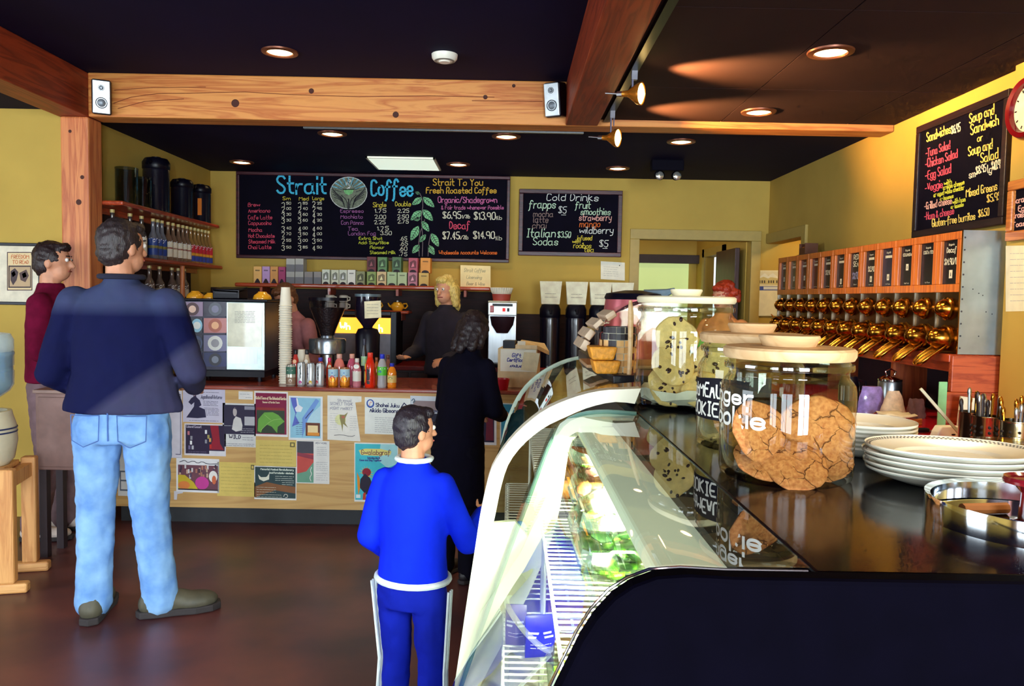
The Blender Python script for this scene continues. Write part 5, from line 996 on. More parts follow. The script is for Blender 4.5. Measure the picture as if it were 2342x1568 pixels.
t = thing('bin_end_panel', 'galvanised steel side panel closing the near end of the coffee bins', 'panel', (XF, yE-.004, ZB0))
MB().box(-.01, XR-XF-.004, -.004, .003, -.0, .606).build('sheet', M('galvanised', (176, 190, 192), .35, .75, noise=.2, scale=5), t)
b = MB()
for z in [.03+.06*k for k in range(10)]: b.ell((.0, -.005, z), (.0045, .003, .0045), 8, 5)
for x, z in ((.05, .32), (.08, .3), (.1, .29), (.12, .21), (.15, .2), (.09, .09)): b.ell((x, -.005, z), (.003, .002, .003), 8, 5)
b.build('rivet', M('rivet_dark', (60, 60, 66), .4, .6), t, smooth=True)
MB().box(-.012, -.009, -.004, .004, 0, .606).build('edge_strip', brass_m, t)
# clutter on the bins
p = Vector((XF+.1, XF*F/(1815-VPX), ZB0+.604)); tag(MB().box(p.x-.06, p.x+.06, p.y-.08, p.y+.08, p.z, p.z+.012).build('dark_tray', black_m, bevel=.003), 'flat dark tray lying on top of the far coffee bins', 'tray')
t = thing('wooden_box', 'small brown wooden box on the dark tray above the far coffee bins', 'box', (p.x, p.y, p.z+.012)); MB().box(-.05, .05, -.06, .06, 0, .012).box(-.05, .05, -.06, -.05, .012, .085).box(-.05, .05, .05, .06, .012, .085).box(-.05, -.04, -.05, .05, .012, .05).box(.04, .05, -.05, .05, .012, .085).build('box_body', M('brown_box', (96, 52, 30), .6), t); MB().box(-.036, .036, -.04, .045, .012, .06).build('amber_block', M('amber_block', (214, 130, 40), .5), t, bevel=.006)
t = thing('gourd', 'orange pear-shaped gourd at the far end of the coffee bin shelf', 'gourd', (2.285, 6.505, ZB0-.03+.028)); MB().lathe([(0, 0), (.035, .002), (.052, .03), (.044, .06), (.026, .078), (.024, .095), (.01, .108), (0, .11)], 22).build('fruit', M('gourd_skin', (236, 120, 40), .35, noise=.15), t, smooth=True); MB().rod((0, 0, .108), (.008, 0, .128), .005).build('stalk', M('stalk', (110, 90, 50), .8), t)
# shelf and divider below, red counter
t = thing('bin_shelf', 'red-brown plank shelf under the coffee bins', 'shelf', (XF, yE, ZB0-.03)); LB_ = 12*BW
MB().box(-.045, XR-XF-.002, 0, LB_+.16, -.012, .028).build('plank', cherryy_m, t, bevel=.004); MB().box(-.022, -.004, .0, LB_, -.06, -.012).build('apron', cherryy_m, t)
for y in (.62, 1.5, 2.45): MB().box(-.01, XR-XF-.004, y, y+.03, -(ZB0-.03)+.925, -.012).build('divider', WOOD('divider_wood', (170, 84, 44), (140, 60, 32), 'z', .4), t)
MB().box(XR-XF-.03, XR-XF-.004, .03, LB_, -(ZB0-.03)+.925, -.06).build('recess_shade', M('shadow_board', (40, 30, 40), .7), t)  # dark board standing in for the shade of the recess
t = thing('support_block', 'stacked red-brown wood block propping the near end of the coffee bins', 'block', (XF-.04, yE-.01, .925))
hB = ZB0-.03-.012-.925; MB().box(0, .235, -.012, .02, hB*.52+.001, hB+.035).build('upper_board', WOOD('block_wood', (196, 92, 52), (160, 66, 38), 'x', .45), t, bevel=.004); MB().box(-.03, .23, -.02, .02, 0, hB*.52).build('lower_board', WOOD('block_wood', (196, 92, 52), (160, 66, 38), 'x', .45), t, bevel=.004)
t = thing('side_counter', 'red laminate side counter below the coffee bins', 'counter', (1.78, 2.2, 0))
MB().box(0, XR-.055-1.78, 0, 3.4, .885, .925).build('worktop', M('bright_red_laminate', (176, 18, 30), .22), t, bevel=.004); MB().box(.03, XR-.06-1.78, .01, 3.38, .1, .885).build('body', M('side_cabinet', (70, 30, 26), .5), t); MB().box(.07, .58, .02, 3.3, 0, .1).build('plinth', blackmat_m, t)
for i in range(4): MB().box(.012, .03, .02+i*.83, .02+i*.83+.81, .12, .87).build('door', M('side_cabinet_door', (96, 40, 30), .4), t, bevel=.004)
ZR = .925
# items on the red counter
def caddy(px, py, r, h, label, holes, uts):
    p = atz(px, py, ZR); t = thing('utensil_caddy', label, 'utensil holder', p, 0, 'steel utensil holders')
    MB().lathe([(0, .002), (r*.96, .002), (r*.96, h), (r*1.03, h), (r*1.03, h-.004), (r, h-.006), (r, 0), (0, 0)], 26).build('cylinder', M('warm_steel', (214, 200, 170), .18, 1.0), t, smooth=True)
    b = MB()
    if holes:
        for row in range(4):
            for k in range(12): a = k*math.pi/6+.2; b.ell((r*1.0*math.cos(a), r*1.0*math.sin(a), h*.3+row*h*.14), (.006, .006, .006), 8, 5)
        b.build('perforation', M('hole_dark', (24, 16, 20), .8), t)
    rnd = random.Random(px)
    for k in range(uts):
        a = rnd.uniform(0, 6.28); q_ = Vector((r*.6*math.cos(a), r*.6*math.sin(a), .01)); e = Vector((r*.85*math.cos(a), r*.85*math.sin(a), h+rnd.uniform(.03, .075)))
        u = tag(MB().rod(q_, e, .0045, 8, .0065).ell(e, (.009, .006, .02)).build('cutlery', rnd.choice([brass_m, steel_m, M('dark_handle', (40, 26, 26), .4)]), None, smooth=True), 'piece of cutlery standing in the '+label.split(' steel')[0]+' steel holder', 'cutlery', 'cutlery in holder %d' % px); u.location = p
caddy(2222, 1024, .052, .15, 'plain golden-lit steel utensil holder by the wood block', False, 6)
caddy(2252, 1036, .052, .15, 'middle perforated steel utensil holder', True, 7)
caddy(2318, 1046, .058, .145, 'right-hand perforated steel utensil holder', True, 12)
p = atz(2212, 1010, ZR)
tag(MB().box(-.006, .006, -.004, .004, 0, .28, Matrix.Rotation(-.75, 3, 'Y'), (0, 0, 0)).build('tongs', M('pale_tongs', (205, 200, 170), .4)), 'pale flat tongs leaning out of the plain steel holder', 'tongs').location = p+Vector((-.02, .0, .02))
t = thing('fruit_tub', 'clear plastic tub of lemon slices at the right edge', 'tub', atz(2325, 1078, ZR), -.1)
MB().box(-.13, .13, -.06, .06, 0, .11).build('tub_wall', GLASS('tub_plastic', (245, 240, 215), .08, .04, .7), t, bevel=.012); MB().box(-.135, .135, -.065, .065, .104, .11).build('rim', GLASS('tub_rim', (225, 220, 200), .1, .1, .8), t)
rnd = random.Random(3)
for k in range(9): 
    o = MB().lathe([(0, -.004), (.03, -.004), (.033, 0), (.03, .004), (0, .004)], 16, mtx=Matrix.Rotation(rnd.uniform(.3, 1.4), 3, 'X') @ Matrix.Rotation(rnd.uniform(-1, 1), 3, 'Y')).build('lemon_slice', C(rnd.choice([(240, 216, 90), (246, 232, 150)]), .4), None, smooth=True)
    tag(o, 'lemon slice lying in the clear plastic tub', 'lemon slice', 'lemon slices in the tub'); o.location = t.location+Vector((rnd.uniform(-.085, .085), rnd.uniform(-.02, .02), .045+rnd.uniform(-.008, .02)))
a = atz(2100, 990, ZR); t = thing('bread_knife', 'knife with black handle lying on the red counter', 'knife', a, .12); MB().box(-.06, .05, -.012, .012, .004, .024).build('handle', black_m, t, bevel=.006); MB().box(.05, .2, -.012, .012, .008, .011).build('blade', steel_m, t)
a = atz(2168, 1004, ZR); t = thing('knife_sharpener', 'white plastic block next to the knife handle', 'sharpener', a, .1); MB().prism([(-.055, 0, 0), (.06, 0, 0), (.06, 0, .055), (-.03, 0, .055), (-.045, 0, .03)], (0, .05, 0)).build('body', white_m, t, bevel=.004); MB().ell((.025, 0, .02), (.01, .002, .004)).build('badge', black_m, t)
a = atz(2152, 978, ZR); tag(MB().box(-.02, .02, -.004, .004, 0, .22).build('cutting_board', M('mint_board', (150, 226, 160), .5), bevel=.003), 'pale green thin board standing on the red counter', 'board').location = a
a = atz(2100, 985, ZR); t = thing('wood_tray', 'orange wooden tray with a crumpled napkin', 'tray', a+Vector((0, .22, 0)), .3); MB().box(-.1, .1, -.07, .07, 0, .012).box(-.1, .1, -.07, -.06, .012, .03).box(-.1, .1, .06, .07, .012, .03).build('tray_body', WOOD('tray_wood', (206, 120, 60), (176, 92, 44), 'x', .5), t, bevel=.003)
n = MB(); rnd = random.Random(9); n.add([(x*.04, y*.03, .034+rnd.uniform(0, .02)) for x in range(-2, 3) for y in range(-2, 3)], [(i*5+j, i*5+j+1, (i+1)*5+j+1, (i+1)*5+j) for i in range(4) for j in range(4)]); o = n.build('napkin', M('napkin', (238, 226, 200), .8), None, smooth=True, recalc=False); tag(o, 'crumpled cream napkin lying in the wooden tray', 'napkin'); o.location = t.location; so = o.modifiers.new('thick', 'SOLIDIFY'); so.thickness = .004
def bag(px, py, w, h, col, label, m=None, sq=.5):
    a = atz(px, py, ZR); rnd = random.Random(px); rings = []; N = 14
    for k in range(7):
        s = k/6; wx, wy = w/2*(1-.55*s**2*sq), w/3*(1-.8*s); rings.append([(wx*math.cos(6.283*j/N)*(1+rnd.uniform(-.08, .08)), max(wy, .006)*math.sin(6.283*j/N)*(1+rnd.uniform(-.1, .1)), h*s+rnd.uniform(-.004, .004)*(k > 0)) for j in range(N)])
    o = MB().loft(rings).build('paper_bag', m or M('bag_%d_%d_%d' % col, col, .5, noise=.2, scale=40, bump=.3), None, smooth=True); o.location = a+Vector((0, .1, 0)); return tag(o, label, 'bag')
bag(2012, 962, .14, .16, (150, 130, 200), 'lavender plastic bag under the coffee bins', M('lavender_plastic', (150, 128, 200), .12, noise=.4, scale=25, coat=.6))
bag(2064, 968, .13, .15, (222, 196, 170), 'pale open paper bag in front of the lidded steel jar', sq=1.0)
bag(2118, 962, .1, .1, (110, 70, 64), 'small dark brown bag in the shade under the shelf')
a = atz(2066, 945, ZR)+Vector((.06, .28, 0)); t = thing('lidded_jar', 'steel jar with a loop-handled lid under the coffee bins', 'jar', a); MB().lathe([(0, 0), (.06, 0), (.065, .02), (.065, .14), (.06, .15)], 24).build('jar_body', steel_m, t, smooth=True); l = MB().lathe([(.066, .148), (.066, .158), (.04, .175), (0, .18)], 24).build('lid', chrome_m, t, smooth=True); MB().tube([(-.02, 0, .178), (-.03, 0, .2), (0, 0, .215), (.03, 0, .2), (.02, 0, .178)], .005).build('loop_handle', chrome_m, l, smooth=True)
a = atz(1958, 945, ZR)+Vector((0, .1, 0)); t = thing('thermos_jug', 'dark jug with a steel band behind the ginger cookie jar', 'jug', a); MB().lathe([(0, 0), (.05, 0), (.05, .05), (.052, .15), (.04, .19), (0, .2)], 22).build('jug_body', black_m, t, smooth=True); MB().lathe([(.053, .06), (.054, .14)], 22).build('steel_band', chrome_m, t, smooth=True); MB().tube([(.05, 0, .17), (.09, 0, .16), (.09, 0, .06), (.05, 0, .05)], .006).build('handle', black_m, t, smooth=True)
a = atz(2190, 1062, ZR); tag(MB().box(-.12, .12, -.09, .09, 0, .006).build('paper_pad', M('buff_card', (224, 190, 120), .7)), 'buff card sheet on the red counter behind the oval plates', 'paper').location = a
a = atz(2300, 1000, ZR); o = MB().prism([(-.06, 0, 0), (.1, 0, 0), (.1, .0, .13), (-.05, 0, .15)], (0, .012, 0)).build('napkin_packet', M('white_packet', (238, 232, 200), .8)); tag(o, 'white paper packet leaning on the right wall behind the cutlery', 'paper packet'); o.location = (a.x-.0, 3.7, ZR)

# ------------------------------------------------------------------ black counter and glass display cases
YN, YM1, YM2, YE2 = .86, 2.085, 2.135, 3.7; ZT = 1.2; XW0, XW1 = .35, .85
blk = M('black_counter', (6, 4, 18), .13, noise=.3, scale=4, stretch=(1, 8, 1), spec=.12)
t = thing('cafe_counter', 'glossy black counter holding the cookie jars and plates', 'counter', (.6, YN, 0))
MB().box(XW0-.6, XW1-.6, .0, YE2-YN, ZT-.03, ZT).build('worktop', blk, t, bevel=.004)
MB().box(.42-.6, XW1-.03-.6, .02, YE2-YN-.02, .1, ZT-.03).build('body', M('counter_side', (26, 18, 30), .5), t); MB().box(.45-.6, XW1-.08-.6, .03, YE2-YN-.03, 0, .1).build('plinth', blackmat_m, t)
GA = [(.345, 1.2), (.25, 1.2), (.2, 1.196), (.165, 1.186), (.14, 1.172), (.12, 1.152), (.105, 1.12), (.09, 1.078), (.06, .998), (.02, .882), (-.033, .737), (-.086, .588), (-.13, .46), (-.165, .36)]
GN = [(.345, 1.203), (.25, 1.203), (.2, 1.205), (.165, 1.202), (.14, 1.192), (.12, 1.178), (.1, 1.155), (.085, 1.13), (.06, 1.075), (.02, .98), (-.03, .84), (-.09, .66), (-.14, .5), (-.165, .36)]
case_glass = GLASS('case_glass', (240, 250, 242), .01, .05, .8)
A = thing('glass_display_case', 'curved-glass refrigerated case filled with salads, nearer the camera', 'display case', (.1, YN, 0)); bo = LB(A)
V = lambda x, y, z: bo((x, y, z))
def strip(prof0, y0, prof1, y1, sub=1):
    vs = [V(x, y0, z) for x, z in prof0]+[V(x, y1, z) for x, z in prof1]; n = len(prof0); return vs, [(i, i+1, n+i+1, n+i) for i in range(n-1)]
MB().add(*strip(GN, YN+.005, GA, YM1)).build('curved_glass', case_glass, A, smooth=True, recalc=False)
ep = [(x, z) for x, z in GN]+[(-.165, 0), (XW1+.02, 0), (XW1+.02, 1.203)]
_p = tag(MB().prism([(x, YN-.034, z) for x, z in ep], (0, .032, 0)).build('case_end_panel', M('black_end_panel', (4, 3, 13), .7, noise=.15, spec=.02), None, bevel=.006), 'large black rounded end panel nearest the camera', 'panel')
MB().tube([V(x-.002, YN+.006, z-.004) for x, z in GN], .002).build('edge_trim', chrome_m, A, smooth=True)
MB().box(-.26, .28, .01, YM1-YN, 0, .36).build('base', M('case_base', (30, 26, 40), .5), A)
lin_m = M('case_liner', (236, 238, 220), .5, noise=.03)
MB().box(-.24, .28, .01, YM1-YN, .36, .37).build('case_floor', lin_m, A); MB().box(.27, .29, .01, YM1-YN, .37, 1.15).build('case_back', lin_m, A)
MB().box(.19-.1, .3-.1, .02, YM1-YN-.02, 1.135, 1.165).build('lamp_housing', EMIT('lamp_diffuser', (226, 234, 208), .42), A, bevel=.006)
MB().box(.205-.1, .285-.1, .04, YM1-YN-.04, 1.13, 1.135).build('lamp_tube', EMIT('case_tube', (255, 255, 226), 9), A)
MB().box(.282-.1, .352-.1, .01, YM1-YN, 1.165, 1.18).build('seal_strip', M('seal_black', (16, 14, 20), .6), A)
area('case_lamp', (.245, (YN+YM1)/2, 1.127), (.15, (YN+YM1)/2, 0), .07, 1.1, 150, (1, .98, .82)).data.shape = 'RECTANGLE'
bpy.data.objects['case_lamp'].rotation_euler = (0, math.radians(12), 0)
# white end frame between the cases
PO = spline([(1466, 888), (1420, 890), (1381, 892), (1336, 901), (1291, 916), (1246, 937), (1201, 971), (1164, 1009), (1133, 1054), (1119, 1086), (1106, 1140), (1097, 1185), (1088, 1244), (1079, 1302), (1065, 1393), (1052, 1483), (1040, 1564), (1022, 1690)], 44)
PI = spline([(1452, 923), (1404, 919), (1345, 932), (1291, 955), (1246, 977), (1200, 1013), (1164, 1059), (1146, 1113), (1133, 1176), (1120, 1235), (1110, 1293), (1099, 1380), (1088, 1465), (1078, 1568), (1066, 1690)], 44)
P2 = spline([(1455, 946), (1381, 941), (1325, 948), (1290, 967), (1262, 1005), (1246, 1040), (1219, 1113), (1182, 1212), (1137, 1334), (1092, 1460), (1056, 1564), (1012, 1690)], 44)
P3 = spline([(1440, 978), (1380, 975), (1340, 985), (1308, 1010), (1296, 1060), (1284, 1140), (1264, 1225), (1215, 1345), (1150, 1470), (1098, 1568), (1040, 1690)], 44)
fr_m = M('white_case_frame', (252, 250, 228), .45, noise=.02)
def band(a, b_, Y, d, name, mat):
    A3, B3 = [bo(at(x, y, Y)) for x, y in a], [bo(at(x, y, Y)) for x, y in b_]; off = Vector((0, d, 0)); n = len(a)
    vs = A3+B3+[p+off for p in A3]+[p+off for p in B3]; fs = []
    for i in range(n-1): fs += [(i, i+1, n+i+1, n+i), (2*n+i, 2*n+i+1, 3*n+i+1, 3*n+i), (i, i+1, 2*n+i+1, 2*n+i), (n+i, n+i+1, 3*n+i+1, 3*n+i)]
    fs += [(0, n, 3*n, 2*n), (n-1, 2*n-1, 4*n-1, 3*n-1)]
    MB().add(vs, fs).build(name, mat, A, smooth=True)
band(PO, PI, YM1, .05, 'end_frame', fr_m); band(P2, P3, YM1-.01, .03, 'inner_frame', fr_m); band([p for p in PI if p[1] > 1190][:16], spline([p for p in P2 if p[1] > 1190], len([p for p in PI if p[1] > 1190][:16])), YM1+.004, .02, 'lower_frame', fr_m)
MB().tube([bo(at(x, y, YM1-.012)) for x, y in P2], .006).build('glass_edge', M('green_glass_edge', (110, 150, 140), .15), A, smooth=True)
wire_m = M('white_wire', (246, 244, 226), .4)
def wire_shelf(root, z, x0, x1, y0, y1, n, post=True):
    b = MB(); o_ = LB(root)
    for k in range(n): y = y0+(y1-y0)*k/(n-1); b.tube([o_((x0, y, z)), o_((x1-.03, y, z)), o_((x1, y, z+.015))], .0028, 6)
    for x in (x0, (x0+x1)/2, x1-.03): b.tube([o_((x, y0, z-.005)), o_((x, y1, z-.005))], .004, 6)
    b.build('wire_shelf', wire_m, root, smooth=True)
    if post:
        for y in (y0, y1): MB().tube([o_((x0+.01, y, .37)), o_((x0+.01, y, z))], .007, 8).build('shelf_post', wire_m, root, smooth=True)
wire_shelf(A, .915, .095, .36, .93, 2.05, 40); wire_shelf(A, .66, .0, .36, .93, 2.05, 40)
# salad boxes, wraps, bottles and packets in the near case
leaf_m = M('lettuce', (120, 176, 40), .5, noise=.6, scale=30, bump=.8); leaf2_m = M('dark_greens', (50, 84, 40), .5, noise=.5, scale=40, bump=.6); clam_m = GLASS('clamshell', (240, 248, 238), .06, .06, .9)
def salad(x, y, z, label, kind, rz=0.0):
    t = thing('salad_box', label, 'salad box', (x, y, z), rz, 'clear salad boxes in the case'); w, d, h = .075, .085, .075
    rg = lambda s, z_: [(sx*w*s, sy*d*s, z_) for sx, sy in ((-1, -.7), (-.7, -1), (.7, -1), (1, -.7), (1, .7), (.7, 1), (-.7, 1), (-1, .7))]
    MB().loft([rg(.86, 0), rg(.97, h*.5), rg(1.0, h*.52), rg(1.0, h*.56), rg(.9, h*.95), rg(.85, h)]).build('clamshell', clam_m, t); MB().loft([rg(1.02, h*.5), rg(1.02, h*.55)]).build('hinge_rim', GLASS('clam_rim', (225, 235, 222), .1, .2, .8), t)
    rnd = random.Random(label); b = MB()
    for k in range(26):
        m_ = rnd.choice([leaf_m, leaf_m, leaf2_m] if kind == 0 else [leaf_m, M('carrot', (214, 120, 60), .5), M('ham', (206, 130, 110), .5)])
        b.use(m_).ell((rnd.uniform(-w*.65, w*.65), rnd.uniform(-d*.7, d*.7), .012+rnd.uniform(0, h*.72)), (rnd.uniform(.012, .03), rnd.uniform(.012, .03), rnd.uniform(.004, .01)), 7, 5, Matrix.Rotation(rnd.uniform(-.6, .6), 3, 'X') @ Matrix.Rotation(rnd.uniform(-.6, .6), 3, 'Y'))
    o = b.build('salad_leaves', None, t, smooth=True); o['kind'] = 'stuff'
for k, (x, y, z, kd) in enumerate(((.225, 1.62, .922, 0), (.225, 1.62, .999, 0), (.228, 1.84, .922, 0), (.228, 1.84, .999, 1), (.23, 1.9, 1.076, 1))):
    salad(x, min(y, 1.95), z, ('green salad box at the bottom of the nearer stack', 'green salad box topping the nearer stack', 'green salad box at the bottom of the farther stack', 'salad box with carrots in the middle of the farther stack', 'salad box with pink ham crowning the farther stack')[k], kd)
for k, x in enumerate((.15, .25)): salad(x+.02, 1.62, .667, ('left', 'right')[k]+' salad box on the lower wire shelf', 0)
def pouch(x, y, z, w, h, d, col, txt, label, rz=0):
    t = thing('snack_packet', label, 'packet', (x, y, z), rz, 'packets in the near case'); rings = []
    for k in range(7): s = k/6; dd = d*math.sin(math.pi*s)**.6+.002; rings.append([(-w/2, -dd*.3, h*s), (0, -dd, h*s), (w/2, -dd*.3, h*s), (w/2, dd*.3, h*s), (0, dd, h*s), (-w/2, dd*.3, h*s)])
    MB().loft(rings).build('wrapper', M('foil_%d_%d_%d' % col, col, .25, noise=.2, scale=20), t, smooth=True)
    pr = MB(); scribble(pr, -w*.4, -h*.62, w*.8, 2, lambda u, v: Vector((u*1.0, -d*1.02-.001+abs(u)/w*d*1.2, -v)), gap=h*.1, mat=C((220, 220, 240)), sw=h*.05); scribble(pr, -w*.35, -h*.35, w*.7, 2, lambda u, v: Vector((u, -d-.002+abs(u)/w*d*1.2, -v)), gap=h*.08, mat=C((220, 220, 240)), sw=h*.012); pr.build('print', None, t, recalc=False)
pouch(.085, 1.78, .667, .07, .1, .016, (40, 36, 150), 'NUT', 'royal blue snack packet on the lower wire shelf', .2)
pouch(.03, 1.84, .667, .05, .1, .016, (120, 110, 130), 'MIX', 'grey-violet snack packet beside the blue one', -.1)
pouch(.2, 1.42, .667, .1, .13, .03, (230, 130, 90), 'ham', 'salmon-coloured wrapped sandwich behind the near black panel', .3)
pouch(.14, 1.36, .667, .1, .12, .03, (224, 214, 150), 'egg', 'straw-coloured wrapped sandwich on the lower wire shelf', .1)
for k, (x, y) in enumerate(((-.02, 1.62), (.015, 1.52), (-.05, 1.75))):
    t = thing('juice_bottle', ('dark juice bottle with red cap, middle one on the case floor', 'dark juice bottle with red cap, right one on the case floor', 'dark juice bottle with red cap, left one on the case floor')[k], 'bottle', (x, y, .372), 0, 'juice bottles on the case floor'); r, h = .03, .2
    MB().lathe(bottle_prof('bottle', r, h), 18).build('body', M('dark_juice', (60, 26, 40), .1, coat=.5), t, smooth=True); MB().lathe([(r*.46, h*.86), (r*.5, h*.87), (r*.5, h*.99), (0, h)], 14).build('cap', C((190, 40, 60), .3), t, smooth=True); MB().lathe([(r*1.015, h*.1), (r*1.015, h*.45)], 18).build('label_band', C((90, 60, 50), .5), t, smooth=True)
t = thing('dip_bowl', 'round dark dip bowl on the case floor', 'bowl', (.12, 1.32, .372)); MB().lathe([(0, 0), (.04, 0), (.065, .05), (.06, .05), (.04, .02), (0, .018)], 22).build('bowl_shell', M('grey_bowl', (190, 196, 180), .3), t, smooth=True); MB().lathe([(0, .042), (.056, .044)], 22).build('dip', M('dark_dip', (60, 36, 30), .4), t)
# farther case
GB0 = [(p.x, p.z) for p in (at(x, y, YM2) for x, y in PO)]
PF = spline([(1460, 812), (1390, 812), (1335, 816), (1290, 826), (1245, 848), (1208, 878), (1183, 912), (1166, 950), (1155, 985), (1142, 1055), (1131, 1130), (1119, 1230), (1114, 1290)], 44)
GB1 = [(p.x, p.z) for p in (at(x, y, YE2) for x, y in PF)]
Bc = thing('glass_display_case', 'curved-glass pastry case beyond the white frame', 'display case', (.15, YM2, 0)); bo = LB(Bc)
MB().add(*strip(GB0, YM2+.002, GB1, YE2)).build('curved_glass', case_glass, Bc, smooth=True, recalc=False)
MB().tube([bo((x, YE2, z)) for x, z in GB1], .008).build('glass_edge', M('pale_glass_edge', (206, 226, 206), .15), Bc, smooth=True)
MB().box(-.28, .24, .01, YE2-YM2, 0, .36).build('base', M('case_base', (30, 26, 40), .5), Bc); MB().box(-.26, .24, .01, YE2-YM2, .36, .37).build('case_floor', lin_m, Bc); MB().box(.24, .26, .01, YE2-YM2, .37, 1.17).build('case_back', M('case_back_dark', (70, 60, 60), .5), Bc)
MB().prism([bo((x+.01, YE2+.003, z)) for x, z in GB1]+[bo((.4, YE2+.003, .36))], (0, .006, 0)).build('end_glass', GLASS('end_glass', (225, 235, 225), .02, .04, .9), Bc)
wire_shelf(Bc, .9, .1, .37, 2.2, 3.6, 36); wire_shelf(Bc, .64, .0, .37, 2.2, 3.6, 36)
rnd = random.Random(21)
def pastry(x, y, z, label, col):
    rings = []; N = 10
    for k in range(9): a = -1.1+2.2*k/8; r = .012+.02*math.cos(a*1.2)*(1 if k % 2 else .85); c = Vector((.06*math.sin(a), .05*math.cos(a)-.03, .03)); rings.append([c+Vector((r*math.cos(6.283*j/N)*math.sin(a)*-.0+0, r*math.cos(6.283*j/N), r*math.sin(6.283*j/N)))+Vector((r*.3*math.cos(6.283*j/N), 0, 0)) for j in range(N)])
    o = MB().loft(rings).build('croissant', M('pastry_%d' % col[0], col, .5, noise=.4, scale=30, bump=.3), None, smooth=True); o.location = (x, y, z); tag(o, label, 'pastry', 'pastries in the farther case')
for k in range(6): pastry(.2+.09*(k % 2), 2.3+.2*(k//2), .903, ('first', 'second', 'third', 'fourth', 'fifth', 'sixth')[k]+' croissant counted from the white frame, upper pastry shelf', (206, 140, 70))
for k in range(4):
    p = (.2, 2.45+.3*k, .373); o = MB().box(-.06, .06, -.08, .08, 0, .14).build('kraft_box', M('kraft_card', (190, 146, 100), .7), bevel=.004); o.location = p; tag(o, ('first', 'second', 'third', 'last')[k]+' brown kraft box on the pastry case floor from the white frame', 'box', 'kraft boxes in the farther case')

# ------------------------------------------------------------------ cookie jars, plates
jar_glass = GLASS('jar_glass', (246, 248, 244), .01, .035, 1.0)
lid_wood = WOOD('pale_lid_wood', (232, 196, 146), (214, 172, 122), 'x', .5, 1.5); lid_white = M('white_lid', (236, 226, 190), .5, noise=.06)
def jar(px, Y, r, zl, label, lm, knob):
    x = (px-VPX)*Y/F; t = thing('cookie_jar', label, 'jar', (x, Y, ZT)); h = zl-ZT-.018
    MB().lathe([(0, 0), (r*.9, 0), (r*.98, .006), (r, .016), (r, h*.74), (r*.985, h*.79), (r*.93, h*.835), (r*.89, h*.86), (r*.89, h*.9), (r*.91, h*.92), (r*.91, h*.97), (r*.88, h)], 48).build('glass_outer', jar_glass, t, smooth=True)
    MB().lathe([(0, .012), (r*.86, .012), (r*.945, .022), (r*.955, h*.74), (r*.9, h*.82), (r*.85, h*.86), (r*.85, h)], 48).build('glass_inner', GLASS('jar_inner', (250, 252, 248), .02, .0, .45), t, smooth=True)
    MB().lathe([(r*.955, h*.915), (r*.965, h*.94), (r*.955, h*.965)], 48).build('rim_ring', GLASS('jar_rim', (205, 210, 205), .03, .12, 1.0), t, smooth=True)
    l = MB().lathe([(0, h), (r*.95, h), (r*.98, h+.006), (r*.98, h+.016), (r*.94, h+.02), (0, h+.021)], 48).build('lid', lm, t, smooth=True)
    MB().lathe([(0, h+.02), (r*knob*.85, h+.021), (r*knob, h+.036), (r*knob*.97, h+.04), (0, h+.041)], 32).build('lid_knob', lm, l, smooth=True)
    return t
def cookie_mesh(name, mat, seed, r, th, chips=None):
    rnd = random.Random(seed); N, K = 26, 7; vs = []; b = MB(); ph = [rnd.uniform(0, 6) for _ in range(6)]
    edge = lambda a: 1+.035*math.sin(3*a+ph[0])+.025*math.sin(5*a+ph[1])+.015*math.sin(9*a+ph[2])
    prof = [(0, th)]+[(r*s, th*(1-.55*s**3)+rnd.uniform(-.0012, .0012)) for s in (.3, .55, .78, .93)]+[(r, th*.28), (r*.96, 0), (0, 0)]
    b.lathe(prof, N); 
    for i, v in enumerate(b.v):
        a = math.atan2(v[1], v[0]); k = edge(a); b.v[i] = (v[0]*k, v[1]*k, v[2]+(.0016*math.sin(13*a+ph[3]+v[0]*160)+.0014*math.sin(v[1]*210+ph[4]) if v[2] > th*.3 else 0))
    me = b.mesh(name, mat); me.shade_smooth()
    ch = None
    if chips:
        c = MB()
        for _ in range(13):
            a, q_ = rnd.uniform(0, 6.28), r*math.sqrt(rnd.uniform(0, .8)); c.ell((q_*math.cos(a), q_*math.sin(a), th*(1-.5*(q_/r)**3)), (rnd.uniform(.004, .009), rnd.uniform(.003, .006), .0045), 7, 5, Matrix.Rotation(a, 3, 'Z'))
        ch = c.mesh('chips', chips); ch.shade_smooth()
    return me, ch
